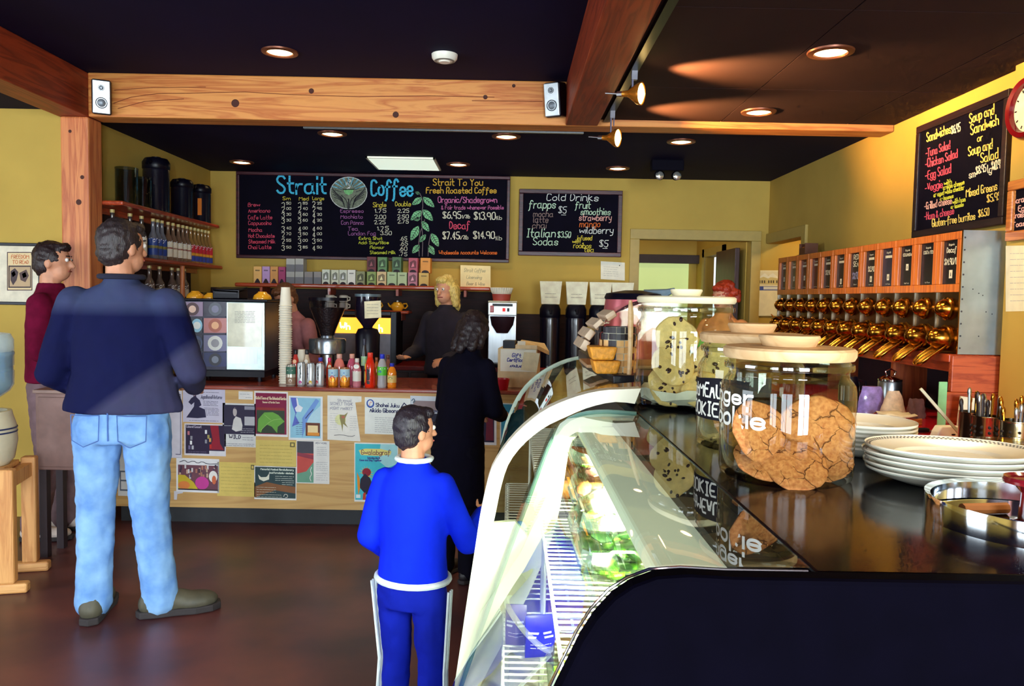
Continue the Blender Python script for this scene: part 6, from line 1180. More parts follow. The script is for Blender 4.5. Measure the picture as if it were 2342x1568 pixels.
def cracked(name, c1, c2, dark, scale):
    m, t_, b = _new(name); b.inputs['Roughness'].default_value = .8; b.inputs['Specular IOR Level'].default_value = .2
    N = lambda k: t_.nodes.new('ShaderNode'+k); lk = t_.links.new
    tc = N('TexCoord'); nz = N('TexNoise'); nz.inputs['Scale'].default_value = 30; nz.inputs['Detail'].default_value = 6; mv = N('VectorMath'); mv.operation = 'MULTIPLY_ADD'; mv.inputs[1].default_value = (.03, .03, .03)
    vo = N('TexVoronoi'); vo.feature = 'DISTANCE_TO_EDGE'; vo.inputs['Scale'].default_value = scale
    lk(tc.outputs['Object'], nz.inputs['Vector']); lk(nz.outputs['Color'], mv.inputs[0]); lk(tc.outputs['Object'], mv.inputs[2]); lk(mv.outputs[0], vo.inputs['Vector'])
    n2 = N('TexNoise'); n2.inputs['Scale'].default_value = 26; lk(tc.outputs['Object'], n2.inputs['Vector'])
    wd = N('MapRange'); wd.inputs['From Min'].default_value = .42; wd.inputs['From Max'].default_value = .62; wd.inputs['To Min'].default_value = .0015; wd.inputs['To Max'].default_value = .04; lk(n2.outputs['Fac'], wd.inputs['Value'])
    ck = N('MapRange'); ck.inputs['From Min'].default_value = 0; lk(vo.outputs['Distance'], ck.inputs['Value']); lk(wd.outputs[0], ck.inputs['From Max'])
    n3 = N('TexNoise'); n3.inputs['Scale'].default_value = 160; n3.inputs['Detail'].default_value = 5; lk(tc.outputs['Object'], n3.inputs['Vector'])
    rp = N('ValToRGB'); e = rp.color_ramp.elements; e[0].position = .35; e[0].color = (*lin(c2), 1); e[1].position = .65; e[1].color = (*lin(c1), 1); lk(n3.outputs['Fac'], rp.inputs[0])
    mx = N('MixRGB'); mx.inputs[1].default_value = (*lin(dark), 1); lk(ck.outputs[0], mx.inputs[0]); lk(rp.outputs[0], mx.inputs[2]); lk(mx.outputs[0], b.inputs['Base Color'])
    ad = N('Math'); ad.operation = 'MULTIPLY_ADD'; ad.inputs[1].default_value = .25; lk(n3.outputs['Fac'], ad.inputs[0]); lk(ck.outputs[0], ad.inputs[2])
    bp = N('Bump'); bp.inputs['Strength'].default_value = .7; bp.inputs['Distance'].default_value = .004; lk(ad.outputs[0], bp.inputs['Height']); lk(bp.outputs[0], b.inputs['Normal']); return m
gin_m = cracked('ginger_crust', (208, 140, 80), (174, 104, 54), (104, 54, 28), 24); chip_m = M('pale_dough', (226, 196, 128), .7, noise=.15, scale=60, bump=.5); oat_m = M('oat_dough', (196, 140, 72), .75, noise=.35, scale=80, bump=.8); choc_m = M('chocolate', (50, 22, 26), .35)
GIN = [cookie_mesh('cookie', gin_m, s, .058, .014) for s in (1, 2, 3)]; CHC = [cookie_mesh('cookie', chip_m, s, .062, .013, choc_m) for s in (4, 5, 6)]; OAT = [cookie_mesh('cookie', oat_m, s, .055, .016, choc_m) for s in (7, 8)]
def cookie(kind, k, loc, rot, label, group, sc=1.0):
    me, ch = kind[k % len(kind)]; o = bpy.data.objects.new('cookie', me); COL.objects.link(o); o.location = loc; o.rotation_euler = rot; o.scale = (sc,)*3; tag(o, label, 'cookie', group)
    if ch: c = bpy.data.objects.new('chips', ch); COL.objects.link(c); c.parent = o; c['kind'] = 'stuff'
# ginger jar
Y1, r1 = 1.35, .112; J1 = jar(1808, Y1, r1, 1.424, 'glass jar of ginger cookies with pale wooden lid, nearest the camera', lid_wood, .46); x1, y1 = J1.location.x, Y1
R = math.radians
for k, (px, py, dY, rx, rz, sc, lb) in enumerate(((1730, 985, -.045, 72, 18, .98, 'ginger cookie standing on edge at the left of the jar'), (1868, 985, .0, 68, -16, 1.2, 'big ginger cookie standing tall at the right of the jar'), (1727, 1078, -.05, 28, 10, .92, 'ginger cookie lying low at the left of the jar'), (1815, 1080, -.062, 38, 0, 1.05, 'ginger cookie lying at the front centre of the jar'), (1800, 1055, .01, 20, 0, .95, 'ginger cookie behind the front centre one'), (1893, 1065, -.02, 55, -40, .8, 'ginger cookie wedged at the lower right of the jar'), (1845, 1000, .05, 70, 5, .95, 'ginger cookie leaning at the back of the jar'), (1790, 1100, .03, 4, 0, .95, 'ginger cookie flat on the jar floor'))):
    p = at(px, py, Y1+dY); p.z = max(p.z, ZT+.03 if rx > 10 else ZT+.016)
    q_ = Vector((p.x-x1, p.y-y1)); q_ *= min(1, (r1*.93-.055*sc*(.75 if rx < 60 else .55))/max(q_.length, 1e-6)); cookie(GIN, k, (x1+q_.x, y1+q_.y, p.z), (R(rx), 0, R(rz)), lb, 'ginger cookies', sc*.92)
def on_jar(J, r): # picture point -> front surface of a jar
    c = J.location
    def f(px, py):
        d = ray(px, py); a = d.x**2+d.y**2; b_ = -2*(d.x*c.x+d.y*c.y); cc = c.x**2+c.y**2-(r+.0012)**2; D = max(b_*b_-4*a*cc, 0); return CAM+d*((-b_-math.sqrt(D))/(2*a))-c
    return f
wpaint = M('white_marker', (250, 248, 235), .6)
def round_jar(r): return lambda a, v: Vector((r*math.cos(a/r), r*math.sin(a/r), -v-ZT))   # a: arc length round the jar, v: -height
def jar_text(J, r, s_, a0, a1, z, h, sw): wl(J, s_, math.radians(a0)*(r+.0014), -z, math.radians(a1-a0)*r, h, round_jar(r+.0014), sw=sw, jit=.2, mat=wpaint)
jar_text(J1, r1, 'Ginger', -207, -137, 1.332, .026, .0048); jar_text(J1, r1, 'Cookie', -204, -126, 1.294, .03, .0055)
# oatmeal jar
Y2, r2 = 1.63, .108; J2 = jar(1722, Y2, r2, 1.436, 'glass jar with a black Oatmeal Cookie label, behind the ginger jar', lid_wood, .46)
b = MB(); fz = round_jar(r2+.0006); g = [math.radians(-208+100*i/20)*(r2+.0006) for i in range(21)]
b.add([fz(a, -1.345+.003*math.sin(a*30)) for a in g]+[fz(a, -1.262) for a in g], [(i, i+1, 22+i, 21+i) for i in range(20)]); b.build('black_label', M('label_black', (10, 7, 24), .6, spec=.2), J2, smooth=True, recalc=False)
jar_text(J2, r2, 'OatMEAL', -202, -136, 1.308, .026, .0045); jar_text(J2, r2, 'COOKIE', -200, -140, 1.27, .026, .0045)
for k, (dx, dy, z, rx, rz, lb) in enumerate(((-.04, -.03, .045, 50, 30, 'oatmeal cookie leaning at the left of its jar'), (.02, .0, .02, 5, 0, 'oatmeal cookie flat on its jar floor'), (.03, -.02, .036, 12, 50, 'second oatmeal cookie up from its jar floor'), (-.02, .04, .05, 40, 120, 'oatmeal cookie leaning at the back of its jar'))): cookie(OAT, k, (J2.location.x+dx, Y2+dy, ZT+z), (R(rx), 0, R(rz)), lb, 'oatmeal cookies')
# chocolate chip jar
Y3, r3 = 2.235, .142; J3 = jar(1569, Y3, r3, 1.514, 'tall glass jar of chocolate chip cookies with white lid', lid_white, .32); x3 = J3.location.x
cp = MB().lathe([(0, .014), (.09, .016), (.12, .03), (.128, .055)], 26); rnd = random.Random(4)
cp.v = [(a+rnd.uniform(-.004, .004), b_+rnd.uniform(-.004, .004), c+rnd.uniform(-.006, .006)) for a, b_, c in cp.v]; cp.build('paper_liner', M('liner_paper', (240, 238, 220), .8), J3)
for k, (dx, dy, z, rx, ry, rz, sc, lb) in enumerate(((-.055, -.055, .062, 62, 0, 12, 1.0, 'chocolate chip cookie at the lower left of the tall jar'), (.035, -.085, .055, 58, 0, -8, .95, 'chocolate chip cookie at the lower front of the tall jar'), (-.045, -.065, .128, 74, 0, 14, 1.05, 'chocolate chip cookie in the middle left of the tall jar'), (-.035, -.045, .195, 80, 0, 10, 1.05, 'topmost chocolate chip cookie of the tall jar'), (.075, -.03, .125, 76, 0, -28, 1.1, 'chocolate chip cookie standing at the right of the tall jar'), (.0, .03, .03, 10, 0, 0, 1.1, 'chocolate chip cookie flat on the liner of the tall jar'), (.03, .05, .09, 60, 0, 170, 1.0, 'chocolate chip cookie leaning at the back of the tall jar'), (.085, -.06, .05, 64, 0, -36, .85, 'chocolate chip cookie at the lower right of the tall jar'))): cookie(CHC, k, (x3+dx, Y3+dy, ZT+z), (R(rx), R(ry), R(rz)), lb, 'chocolate chip cookies', sc)
# plates
plate_m = M('white_glaze', (246, 240, 220), .2, noise=.02, coat=.3)
def plate(prefix, label, loc, r, sx, sy, group, pattern=False, rz=0):
    t = thing(prefix, label, 'plate', loc, rz, group)
    MB().lathe([(0, .004), (r*.55, .004), (r*.6, .002), (r*.62, .001), (r*.66, .008), (r*.86, .014), (r, .021), (r*1.003, .018), (r*.86, .008), (r*.6, -.003), (r*.58, -.003), (r*.56, .001), (0, .001)], 56, sx=sx, sy=sy).build('dish', plate_m, t, smooth=True)
    MB().lathe([(r*.99, .0208), (r*1.006, .0225), (r*1.003, .018)], 56, sx=sx, sy=sy).build('rim', plate_m, t, smooth=True)
    if pattern:
        b = MB(); n = 110
        for k in range(n):
            for rr_, ph in ((.975, 0), (.945, .5)):
                a0, a1 = 6.2832*(k+ph)/n, 6.2832*(k+ph+.5)/n; z0_ = .0212-(1-rr_)*.045; q_ = lambda rd, a: (r*rd*math.cos(a)*sx, r*rd*math.sin(a)*sy, z0_+(rd-rr_)*.04)
                b.poly([q_(rr_-.012, a0), q_(rr_+.012, a0), q_(rr_+.012, a1), q_(rr_-.012, a1)])
        o = b.build('check_border', M('check_ink', (30, 24, 36), .5), t, recalc=False); o['kind'] = 'stuff'
        MB().lathe([(r*1.0045, .0185), (r*1.0035, .0205)], 56, sx=sx, sy=sy).build('edge_line', M('edge_grey', (130, 150, 140), .4), t)
xp, yp = (1988-VPX)*1.57/F, 1.57
nm = ('bottom', 'second', 'third', 'fourth', 'fifth', 'sixth', 'top')
for k in range(6): plate('round_plate', '%s plain white plate in the round stack behind the oval plates' % (nm[k] if k < 5 else 'top'), (xp, yp, ZT+.004+k*.0085), .098, 1, 1, 'round plain plates')
xp, yp = (2192-VPX)*1.31/F, 1.31
for k in range(5): plate('oval_plate', '%s oval plate with checked rim in the near stack' % (nm[k] if k < 4 else 'top'), (xp+random.uniform(-.004, .004), yp, ZT+.004+k*.0095), .112, 1.22, .95, 'oval checked plates', True, -.15)
# chrome tray and red stand
xq, yq = .735, 1.065
t = thing('chrome_tray', 'round mirror-chrome tray at the right edge of the black counter', 'tray', (xq, yq, ZT))
MB().lathe([(0, .003), (.128, .003), (.13, .03), (.138, .034), (.139, .03), (.138, 0), (0, 0)], 56).build('tray_body', chrome_m, t, smooth=True); MB().lathe([(0, .0045), (.12, .0045)], 40).build('dark_base', M('mirror_dark', (90, 60, 40), .06, .9), t)
t = thing('red_stand', 'dark red flared stand standing on the chrome tray', 'stand', (xq-.022, yq-.02, ZT+.005)); MB().lathe([(0, 0), (.03, 0), (.014, .008), (.012, .045), (.02, .054), (.034, .058), (.034, .062), (0, .063)], 26).build('stem', M('red_lacquer', (130, 22, 34), .15, coat=.5), t, smooth=True); MB().lathe([(.028, .0625), (.033, .066), (.035, .062)], 26).build('lip', M('red_lacquer', (130, 22, 34), .15, coat=.5), t, smooth=True)
o = tag(MB().rod((-.04, 0, 0), (.03, .01, 0), .008).build('cinnamon_stick', M('cinnamon', (196, 120, 60), .6)), 'tan stick lying inside the chrome tray', 'cinnamon stick'); o.location = (xq-.045, yq+.03, ZT+.013)
# bread bin, basket, purple airpot and tongs on the pastry case
ZQ = 1.267
bo = LB(Bc); MB().box(.33-.15, .83-.15, 2.44-YM2, YE2-YM2-.02, 1.2+.001, ZQ).build('top_board', M('case_top', (20, 16, 30), .3, spec=.3), Bc, bevel=.004)
t = thing('bread_bin', 'clear domed bread bin with slatted lid on the pastry case', 'bread bin', (.49, 2.82, ZQ)); n = 12
xl_, xr_, H = -.22, .14, .25
arc = [(xr_-(xr_-xl_)*math.sin(a*math.pi/2/n), .06+(H-.06)*math.cos(a*math.pi/2/n)) for a in range(n+1)]
MB().add([(x, -.14, z) for x, z in arc]+[(x, .14, z) for x, z in arc], [(i, i+1, n+2+i, n+1+i) for i in range(n)]).build('dome', GLASS('amber_acrylic', (226, 190, 180), .04, .08, 1.0), t, smooth=True, recalc=False)
for s in (-1, 1): MB().poly([(x, s*.14, z) for x, z in arc]+[(xl_, s*.14, .0), (xr_, s*.14, 0)]).build('side_pane', GLASS('bin_side', (244, 232, 224), .04, .03, .8), t, recalc=False)
for k in range(4): a = math.radians(8+k*11); x, z = xr_-(xr_-xl_+.01)*math.cos(a), .05+(H-.05)*math.sin(a); MB().box(x-.012, x+.012, -.14, .14, z-.018, z+.018, Matrix.Rotation(.5+k*.16, 3, 'Y')).build('slat', M('pale_slat', (226, 200, 170), .5), t, bevel=.003)
MB().box(xl_-.0, xr_, -.145, .145, 0, .012).build('base_board', M('tan_board', (190, 150, 110), .5), t, bevel=.003)
for k, (px, py) in enumerate(((1358, 817), (1366, 850))):
    p = at(px, py, 2.46); o = MB().prism([(-.034, 0, -.02), (.034, 0, -.02), (.045, 0, .022), (-.045, 0, .022)], (0, .1, 0)).build('cake_loaf', M('golden_cake', (226, 150, 40), .6, noise=.25, scale=70, bump=.4), bevel=.006); o.location = (p.x+.03, 2.46, ZQ+.021+(1-k)*.044); tag(o, ('upper', 'lower')[k]+' golden cake loaf beside the wicker basket', 'cake', 'golden cake loaves')
t = thing('wicker_basket', 'woven basket with dark bands beside the tall cookie jar', 'basket', ((1418-VPX)*2.52/F, 2.54, ZQ)); 
wk, wd_ = M('wicker', (226, 176, 110), .6), M('dark_wicker', (34, 26, 34), .5)
bw, bh = .05, .15
for row in range(7):
    for k in range(14):
        a0, a1 = 6.2832*k/14, 6.2832*(k+.94)/14; out = .003 if (row+k) % 2 else -.003; m_ = wd_ if (row == 6 or row == 5 or ((row in (2, 4)) and k % 3 == 0)) else wk; r_ = bw+out+row*.002; z0_ = row*bh/7
        MB().add([(r_*math.cos(a), r_*math.sin(a), z_) for a in (a0, (a0+a1)/2, a1) for z_ in (z0_+.001, z0_+bh/7-.001)], [(0, 2, 3, 1), (2, 4, 5, 3)]).build('weave_strip', m_, t, recalc=False)
MB().lathe([(0, .003), (bw-.006, .003), (bw, bh-.004)], 28).build('liner', M('liner_cloth', (245, 240, 214), .8), t, smooth=True)
o = tag(MB().tube([(0, 0, 0), (.002, 0, .1), (0, 0, .2), (-.002, 0, .235)], [.008, .008, .009, .005]).build('wooden_tongs', lid_wood, smooth=True), 'wooden tongs standing upright between basket and tall jar', 'tongs'); o.location = (((1443-VPX)*2.47/F), 2.47, ZQ)
t = thing('airpot', 'rose metallic airpot with black pump top behind the tall jar', 'airpot', ((1452-VPX)*3.15/F, 3.18, ZQ)); r, h = .125, at(1440, 668, 3.15).z-ZQ; rose = M('rose_metal', (190, 96, 104), .28, .35, noise=.06)
MB().lathe([(0, 0), (r*1.15, 0), (r*1.12, .05), (r*.92, h*.9), (0, h*.92)], 30).build('body', rose, t, smooth=True); MB().lathe([(r*.93, h*.89), (r*.96, h*.92), (r*.9, h*.98), (r*.3, h*1.03), (0, h*1.03)], 30).build('pump_head', black_m, t, smooth=True); MB().tube([(r*.3, -.02, h*.97), (r*1.0, -.04, h*1.0), (r*1.25, -.05, h*1.05)], [.02, .016, .008]).build('spout', M('blue_steel', (150, 180, 200), .2, .6), t, smooth=True)
# ------------------------------------------------------------------ people
def remeshed(mb, name, mat, parent, vox, it=6, disp=None):
    o = mb.build(name, mat, parent, smooth=False)
    m = o.modifiers.new('fuse', 'REMESH'); m.mode = 'VOXEL'; m.voxel_size = vox; m.use_smooth_shade = True
    s = o.modifiers.new('soften', 'SMOOTH'); s.factor = .5; s.iterations = it
    if disp:
        tx = bpy.data.textures.new(name+'_folds', 'CLOUDS'); tx.noise_scale = disp[1]; tx.noise_depth = 2
        d = o.modifiers.new('folds', 'DISPLACE'); d.texture = tx; d.strength = disp[0]; d.mid_level = .5; d.texture_coords = 'LOCAL'
    return o
def ering(z, rx, ry, cx=0.0, cy=0.0, n=20, U=lambda p: p): return [U(Vector((cx+rx*math.cos(6.2832*k/n), cy+ry*math.sin(6.2832*k/n), z))) for k in range(n)]
def hand(b, w, d, side, s, curl=.5):
    """palm, four unequal fingers with a knuckle bend and a thumb from the side of the palm"""
    d = d.normalized(); side = (side-d*side.dot(d)).normalized(); nrm = d.cross(side)
    b.ell(w+d*.045*s, (.04*s, .016*s, .05*s), 10, 8, Matrix((side, nrm, d)).transposed())
    for k, (o_, L) in enumerate(((-.03, .062), (-.01, .072), (.01, .068), (.029, .052))):
        a = w+d*.08*s+side*o_*s; m = a+(d*math.cos(curl*.5)-nrm*math.sin(curl*.5))*L*.5*s; e = m+(d*math.cos(curl*1.6)-nrm*math.sin(curl*1.6))*L*.5*s
        b.capsule(a, m, .0088*s, .0082*s, 8); b.capsule(m, e, .0082*s, .007*s, 8)
    a = w+d*.025*s-side*.032*s; m = a+(d*.6-side*.75)*.035*s; b.capsule(a, m, .011*s, .01*s, 8); b.capsule(m, m+(d*.9-side*.3-nrm*.2)*.03*s, .01*s, .008*s, 8)
SKIN = M('skin', (214, 150, 116), .55, noise=.08, scale=30)
def person(label, loc, rz, H, top, legs, hair_col, arms, feet, shoe_col, build=1.0, lean=0.0, turn=0.0, foot=1.0, hem=.94, hair='short', vox=.012, legw=1.0, shoes='shoe', skin=SKIN, coat=None, extra=None, nod=0.0, hipw=1.0):
    s = H/1.78; P = thing('person', label, 'person', loc, rz)
    hz = .95*s; rl = Matrix.Rotation(-lean, 3, 'X')
    U = lambda p: (rl @ (Vector(p)-Vector((0, 0, hz)))+Vector((0, 0, hz))) if p[2] > hz else Vector(p)
    sh = {k: U(Vector((k*.178*s*build, -.01*s, 1.405*s))) for k in (-1, 1)}
    hip = {k: Vector((k*.095*s*hipw, 0, .92*s)) for k in (-1, 1)}
    hc = U(Vector((0, .015*s, 1.655*s))); rt = Matrix.Rotation(turn, 3, 'Z') @ rl @ Matrix.Rotation(-nod, 3, 'X')
    # body: one continuous surface
    b = MB()
    b.ell(hc+rt @ Vector((0, -.008, .015))*s, (.076*s, .095*s, .1*s), 18, 14, rt); b.ell(hc+rt @ Vector((0, .03, -.055))*s, (.058*s, .06*s, .06*s), 14, 10, rt)
    b.capsule(hc+rt @ Vector((0, .088, .005))*s, hc+rt @ Vector((0, .104, -.025))*s, .009*s, .015*s, 8)
    for k in (-1, 1): b.ell(hc+rt @ Vector((k*.077, -.01, -.012))*s, (.01*s, .02*s, .032*s), 8, 8, rt)
    b.capsule(hc+rt @ Vector((0, .058, -.075))*s, hc+rt @ Vector((0, .066, -.07))*s, .022*s, .02*s, 8)
    nk = U(Vector((0, -.01*s, 1.46*s))); b.capsule(hc+rt @ Vector((0, -.02, -.05))*s, nk, .055*s, .062*s)
    b.loft([ering(.93*s, .13*s, .09*s, U=U), ering(1.12*s, .12*s, .085*s, U=U), ering(1.3*s, .15*s, .095*s, U=U), ering(1.43*s, .14*s, .07*s, U=U), ering(1.47*s, .06*s, .05*s, U=U)])
    AR = {}
    for k in (-1, 1):
        e, w = [Vector(q)*s for q in arms[k]]
        AR[k] = (e, w); b.capsule(sh[k], e, .045*s, .038*s); b.capsule(e, w, .038*s, .026*s); hand(b, w, w-e, Vector((k, 0, 0)) if abs((w-e).normalized().x) < .8 else Vector((0, -1, 0)), s, .7)
        kn, an = [Vector(q)*s for q in feet[k][:2]]; b.capsule(hip[k], kn, .07*s, .05*s); b.capsule(kn, an, .048*s, .035*s)
    body = remeshed(b, 'body', skin, P, .007*s, 5)
    for k in (-1, 1):
        e_ = MB().ell(hc+rt @ Vector((k*.031, .079, .012))*s, .012*s, 10, 8).build('eye', M('eye_white', (235, 232, 225), .2), body, smooth=True); MB().ell(hc+rt @ Vector((k*.031, .0885, .012))*s, .0055*s, 8, 6).build('iris', M('iris', (50, 34, 26), .2), body, smooth=True)
        MB().capsule(hc+rt @ Vector((k*.018, .09, .034))*s, hc+rt @ Vector((k*.045, .08, .034))*s, .004*s, .003*s, 6).build('eyebrow', C(hair_col, .8), body, smooth=True)
    MB().capsule(hc+rt @ Vector((-.022, .086, -.055))*s, hc+rt @ Vector((.022, .086, -.055))*s, .005*s, .005*s, 6).build('lips', M('lips', (176, 88, 80), .5), body, smooth=True)
    # clothes
    b = MB(); q = build
    b.loft([ering(hem*s, .205*s*q*hipw, .14*s, U=U), ering((hem+.03)*s, .205*s*q*hipw, .142*s, U=U), ering(1.1*s, .19*s*q, .135*s, U=U), ering(1.28*s, .2*s*q, .135*s, U=U), ering(1.4*s, .2*s*q, .115*s, U=U), ering(1.45*s, .16*s*q, .095*s, U=U), ering(1.48*s, .11*s*q, .085*s, U=U), ering(1.5*s, .075*s, .075*s, 0, -.005, U=U), ering(1.53*s, .07*s, .07*s, 0, -.002, U=U)])
    for k in (-1, 1):
        e, w = AR[k]; b.capsule(sh[k], e, .07*s*q, .064*s); b.capsule(e, e+(w-e)*.92, .064*s, .048*s)
    t_ = remeshed(b, 'jacket' if coat is None else coat, top, P, vox*s, 5, (.012*s, .09))
    b = MB(); b.loft([ering(.80*s, .165*s*hipw, .12*s, 0, -.005), ering(.9*s, .18*s*hipw, .128*s, 0, -.008), ering(.98*s, .172*s*hipw, .12*s), ering(1.04*s, .16*s*hipw, .11*s)])
    for k in (-1, 1):
        kn, an = [Vector(z)*s for z in feet[k][:2]]; hp = hip[k]-Vector((0, .01, .06))*s
        b.capsule(hp, kn, .098*s*legw, .076*s*legw); b.capsule(kn, an+Vector((0, 0, .0)), .076*s*legw, .07*s*legw); b.capsule(an+Vector((0, 0, .05)), an-Vector((0, 0, .01))*s, .07*s*legw, .074*s*legw)
    remeshed(b, 'trousers', legs, P, vox*s, 5, (.016*s, .06))
    for k in (-1, 1):
        an = Vector(feet[k][1])*s; a = feet[k][2]; m = Matrix.Rotation(a, 3, 'Z'); f = Vector((an.x, an.y, 0)); b = MB()
        s0 = s; s = s*foot; b.capsule(f+m @ Vector((0, -.035, .05))*s, f+m @ Vector((0, -.01, .1))*s, .043*s, .045*s); b.ell(f+m @ Vector((0, .03, .05))*s, (.046*s, .1*s, .045*s), 12, 9, m); b.ell(f+m @ Vector((.004*k, .12, .042))*s, (.05*s, .085*s, .036*s), 12, 9, m)
        so = remeshed(b, shoes, shoe_col, P, .009*s, 3)
        ol = [(.0, -.085), (.032, -.07), (.04, -.02), (.042, .05), (.053, .12), (.045, .18), (.02, .21), (-.02, .21), (-.045, .18), (-.05, .12), (-.042, .05), (-.04, -.02), (-.032, -.07)]
        MB().prism([f+m @ Vector((x*s, y*s, .003)) for x, y in ol], (0, 0, .026*s)).build('sole', M('rubber_sole', (44, 38, 40), .8), so, bevel=.006); s = s0
    # hair
    b = MB(); hm = M('hair_%d_%d_%d' % hair_col, hair_col, .45, noise=.45, scale=40, stretch=(6, 6, 1), bump=.4)
    b.ell(hc+rt @ Vector((0, -.022, .028))*s, (.086*s, .096*s, .1*s), 18, 12, rt); b.ell(hc+rt @ Vector((0, -.05, -.02))*s, (.074*s, .066*s, .075*s), 14, 10, rt); b.ell(hc+rt @ Vector((0, .045, .085))*s, (.06*s, .05*s, .03*s), 12, 8, rt)
    if hair == 'long':
        for x, y, z in ((-.06, -.05, -.1), (0, -.075, -.13), (.06, -.05, -.1), (-.075, -.01, -.06), (.075, -.01, -.06)): b.capsule(hc+rt @ Vector((x, y, 0))*s, hc+rt @ Vector((x*1.15, y, z-.06))*s, .045*s, .03*s, 10)
    if hair == 'curly':
        rn = random.Random(3)
        for _ in range(46): a, e_ = rn.uniform(0, 6.28), rn.uniform(-.5, 1.4); v = Vector((math.cos(a)*math.cos(e_), -.15+math.sin(a)*math.cos(e_)*.9, math.sin(e_)))*.1; b.ell(hc+rt @ (v+Vector((0, -.03, .01)))*s, .032*s, 8, 6) if v.y < .05 or v.z > .06 else None
    remeshed(b, 'hair', hm, P, .009*s, 2, (.02*s, .022))
    if extra: extra(P, s, U, AR, hip)
    return P
def zoned(name, base, zones, rough=.85, noise=.12):
    """cloth blended into other colours by position: zones = (colour, ax, az, c): blended where ax*x+az*z > c (object coords)"""
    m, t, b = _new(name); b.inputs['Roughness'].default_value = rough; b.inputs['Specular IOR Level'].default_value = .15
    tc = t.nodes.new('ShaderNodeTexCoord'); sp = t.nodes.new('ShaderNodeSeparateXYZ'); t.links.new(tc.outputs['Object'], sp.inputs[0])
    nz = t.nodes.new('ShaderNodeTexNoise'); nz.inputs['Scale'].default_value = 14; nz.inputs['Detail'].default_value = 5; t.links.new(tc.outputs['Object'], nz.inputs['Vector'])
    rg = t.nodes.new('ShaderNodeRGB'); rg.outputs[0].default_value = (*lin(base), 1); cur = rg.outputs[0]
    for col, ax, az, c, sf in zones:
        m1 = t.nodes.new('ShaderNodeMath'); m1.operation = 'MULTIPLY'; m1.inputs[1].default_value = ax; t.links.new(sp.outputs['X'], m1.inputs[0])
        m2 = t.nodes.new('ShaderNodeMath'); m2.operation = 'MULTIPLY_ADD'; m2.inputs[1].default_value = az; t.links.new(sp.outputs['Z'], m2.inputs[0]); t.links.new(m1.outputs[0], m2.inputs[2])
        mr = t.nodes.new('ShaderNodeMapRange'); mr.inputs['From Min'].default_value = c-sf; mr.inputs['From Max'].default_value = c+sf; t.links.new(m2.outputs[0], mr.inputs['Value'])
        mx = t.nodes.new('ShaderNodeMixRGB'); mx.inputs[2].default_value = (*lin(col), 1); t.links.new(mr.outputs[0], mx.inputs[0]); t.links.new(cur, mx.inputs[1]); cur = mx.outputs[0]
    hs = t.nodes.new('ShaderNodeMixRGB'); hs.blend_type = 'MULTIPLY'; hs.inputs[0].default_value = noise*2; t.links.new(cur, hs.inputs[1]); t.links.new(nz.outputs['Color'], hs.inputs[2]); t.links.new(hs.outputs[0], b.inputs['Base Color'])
    bp = t.nodes.new('ShaderNodeBump'); bp.inputs['Strength'].default_value = .25; bp.inputs['Distance'].default_value = .01; t.links.new(nz.outputs['Fac'], bp.inputs['Height']); t.links.new(bp.outputs[0], b.inputs['Normal'])
    MATS[name] = m; return m
# --- man at the counter, seen from behind
fleece = zoned('navy_fleece', (12, 17, 64), [((62, 70, 106), .0, 1, 1.42, .03), ((60, 60, 92), .75, -1, -1.02, .03)])  # lighter grey-blue across the shoulders, greyer low on the right
denim = M('light_denim', (140, 182, 226), .9, noise=.2, scale=9, bump=.25, spec=.1, col2=(96, 140, 204))
def man_extra(P, s, U, AR, hip):
    dk_ = M('denim_seam', (70, 104, 170), .9)
    for k in (-1, 1):
        b = MB(); x0 = k*.1*s; pts = [(x0-.062*s, .93), (x0+.062*s, .93), (x0+.058*s, .82), (x0, .795), (x0-.058*s, .82), (x0-.062*s, .93)]
        sf = lambda x, z: Vector((x, -.149*s+abs(abs(x)-.09*s)*.32, z*s))
        for (a, c), (e, f) in zip(pts, pts[1:]): b.tube([sf(a+(e-a)*i/6, c+(f-c)*i/6) for i in range(7)], .0022, 6)
        b.build('back_pocket', dk_, P, smooth=True)
    MB().tube([Vector((0, -.135*s, z*s)) for z in (.96, .9, .86, .82)], .004, 6).build('centre_seam', dk_, P, smooth=True)
    MB().tube([U(Vector((.09*s*math.cos(a), .0+.08*s*math.sin(a), 1.525*s))) for a in [i*.5236 for i in range(12)]], .012*s, 8, True).build('collar', M('dark_collar', (24, 26, 50), .9), P, smooth=True)
mx_, my_ = -1.755, 3.55
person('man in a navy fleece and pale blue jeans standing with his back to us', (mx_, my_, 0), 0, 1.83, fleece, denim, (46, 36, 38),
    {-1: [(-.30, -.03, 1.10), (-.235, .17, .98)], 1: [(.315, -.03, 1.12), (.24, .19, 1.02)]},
    {-1: [(-.135, .02, .5), (-.125, -.03, .09), .25], 1: [(.115, .0, .5), (.15, .02, .09), -1.15]}, M('brown_boot', (74, 70, 56), .6, noise=.2), build=1.13, foot=1.22, hem=.93, shoes='boot', legw=1.08, hipw=1.13, turn=-.5, extra=man_extra, vox=.011)
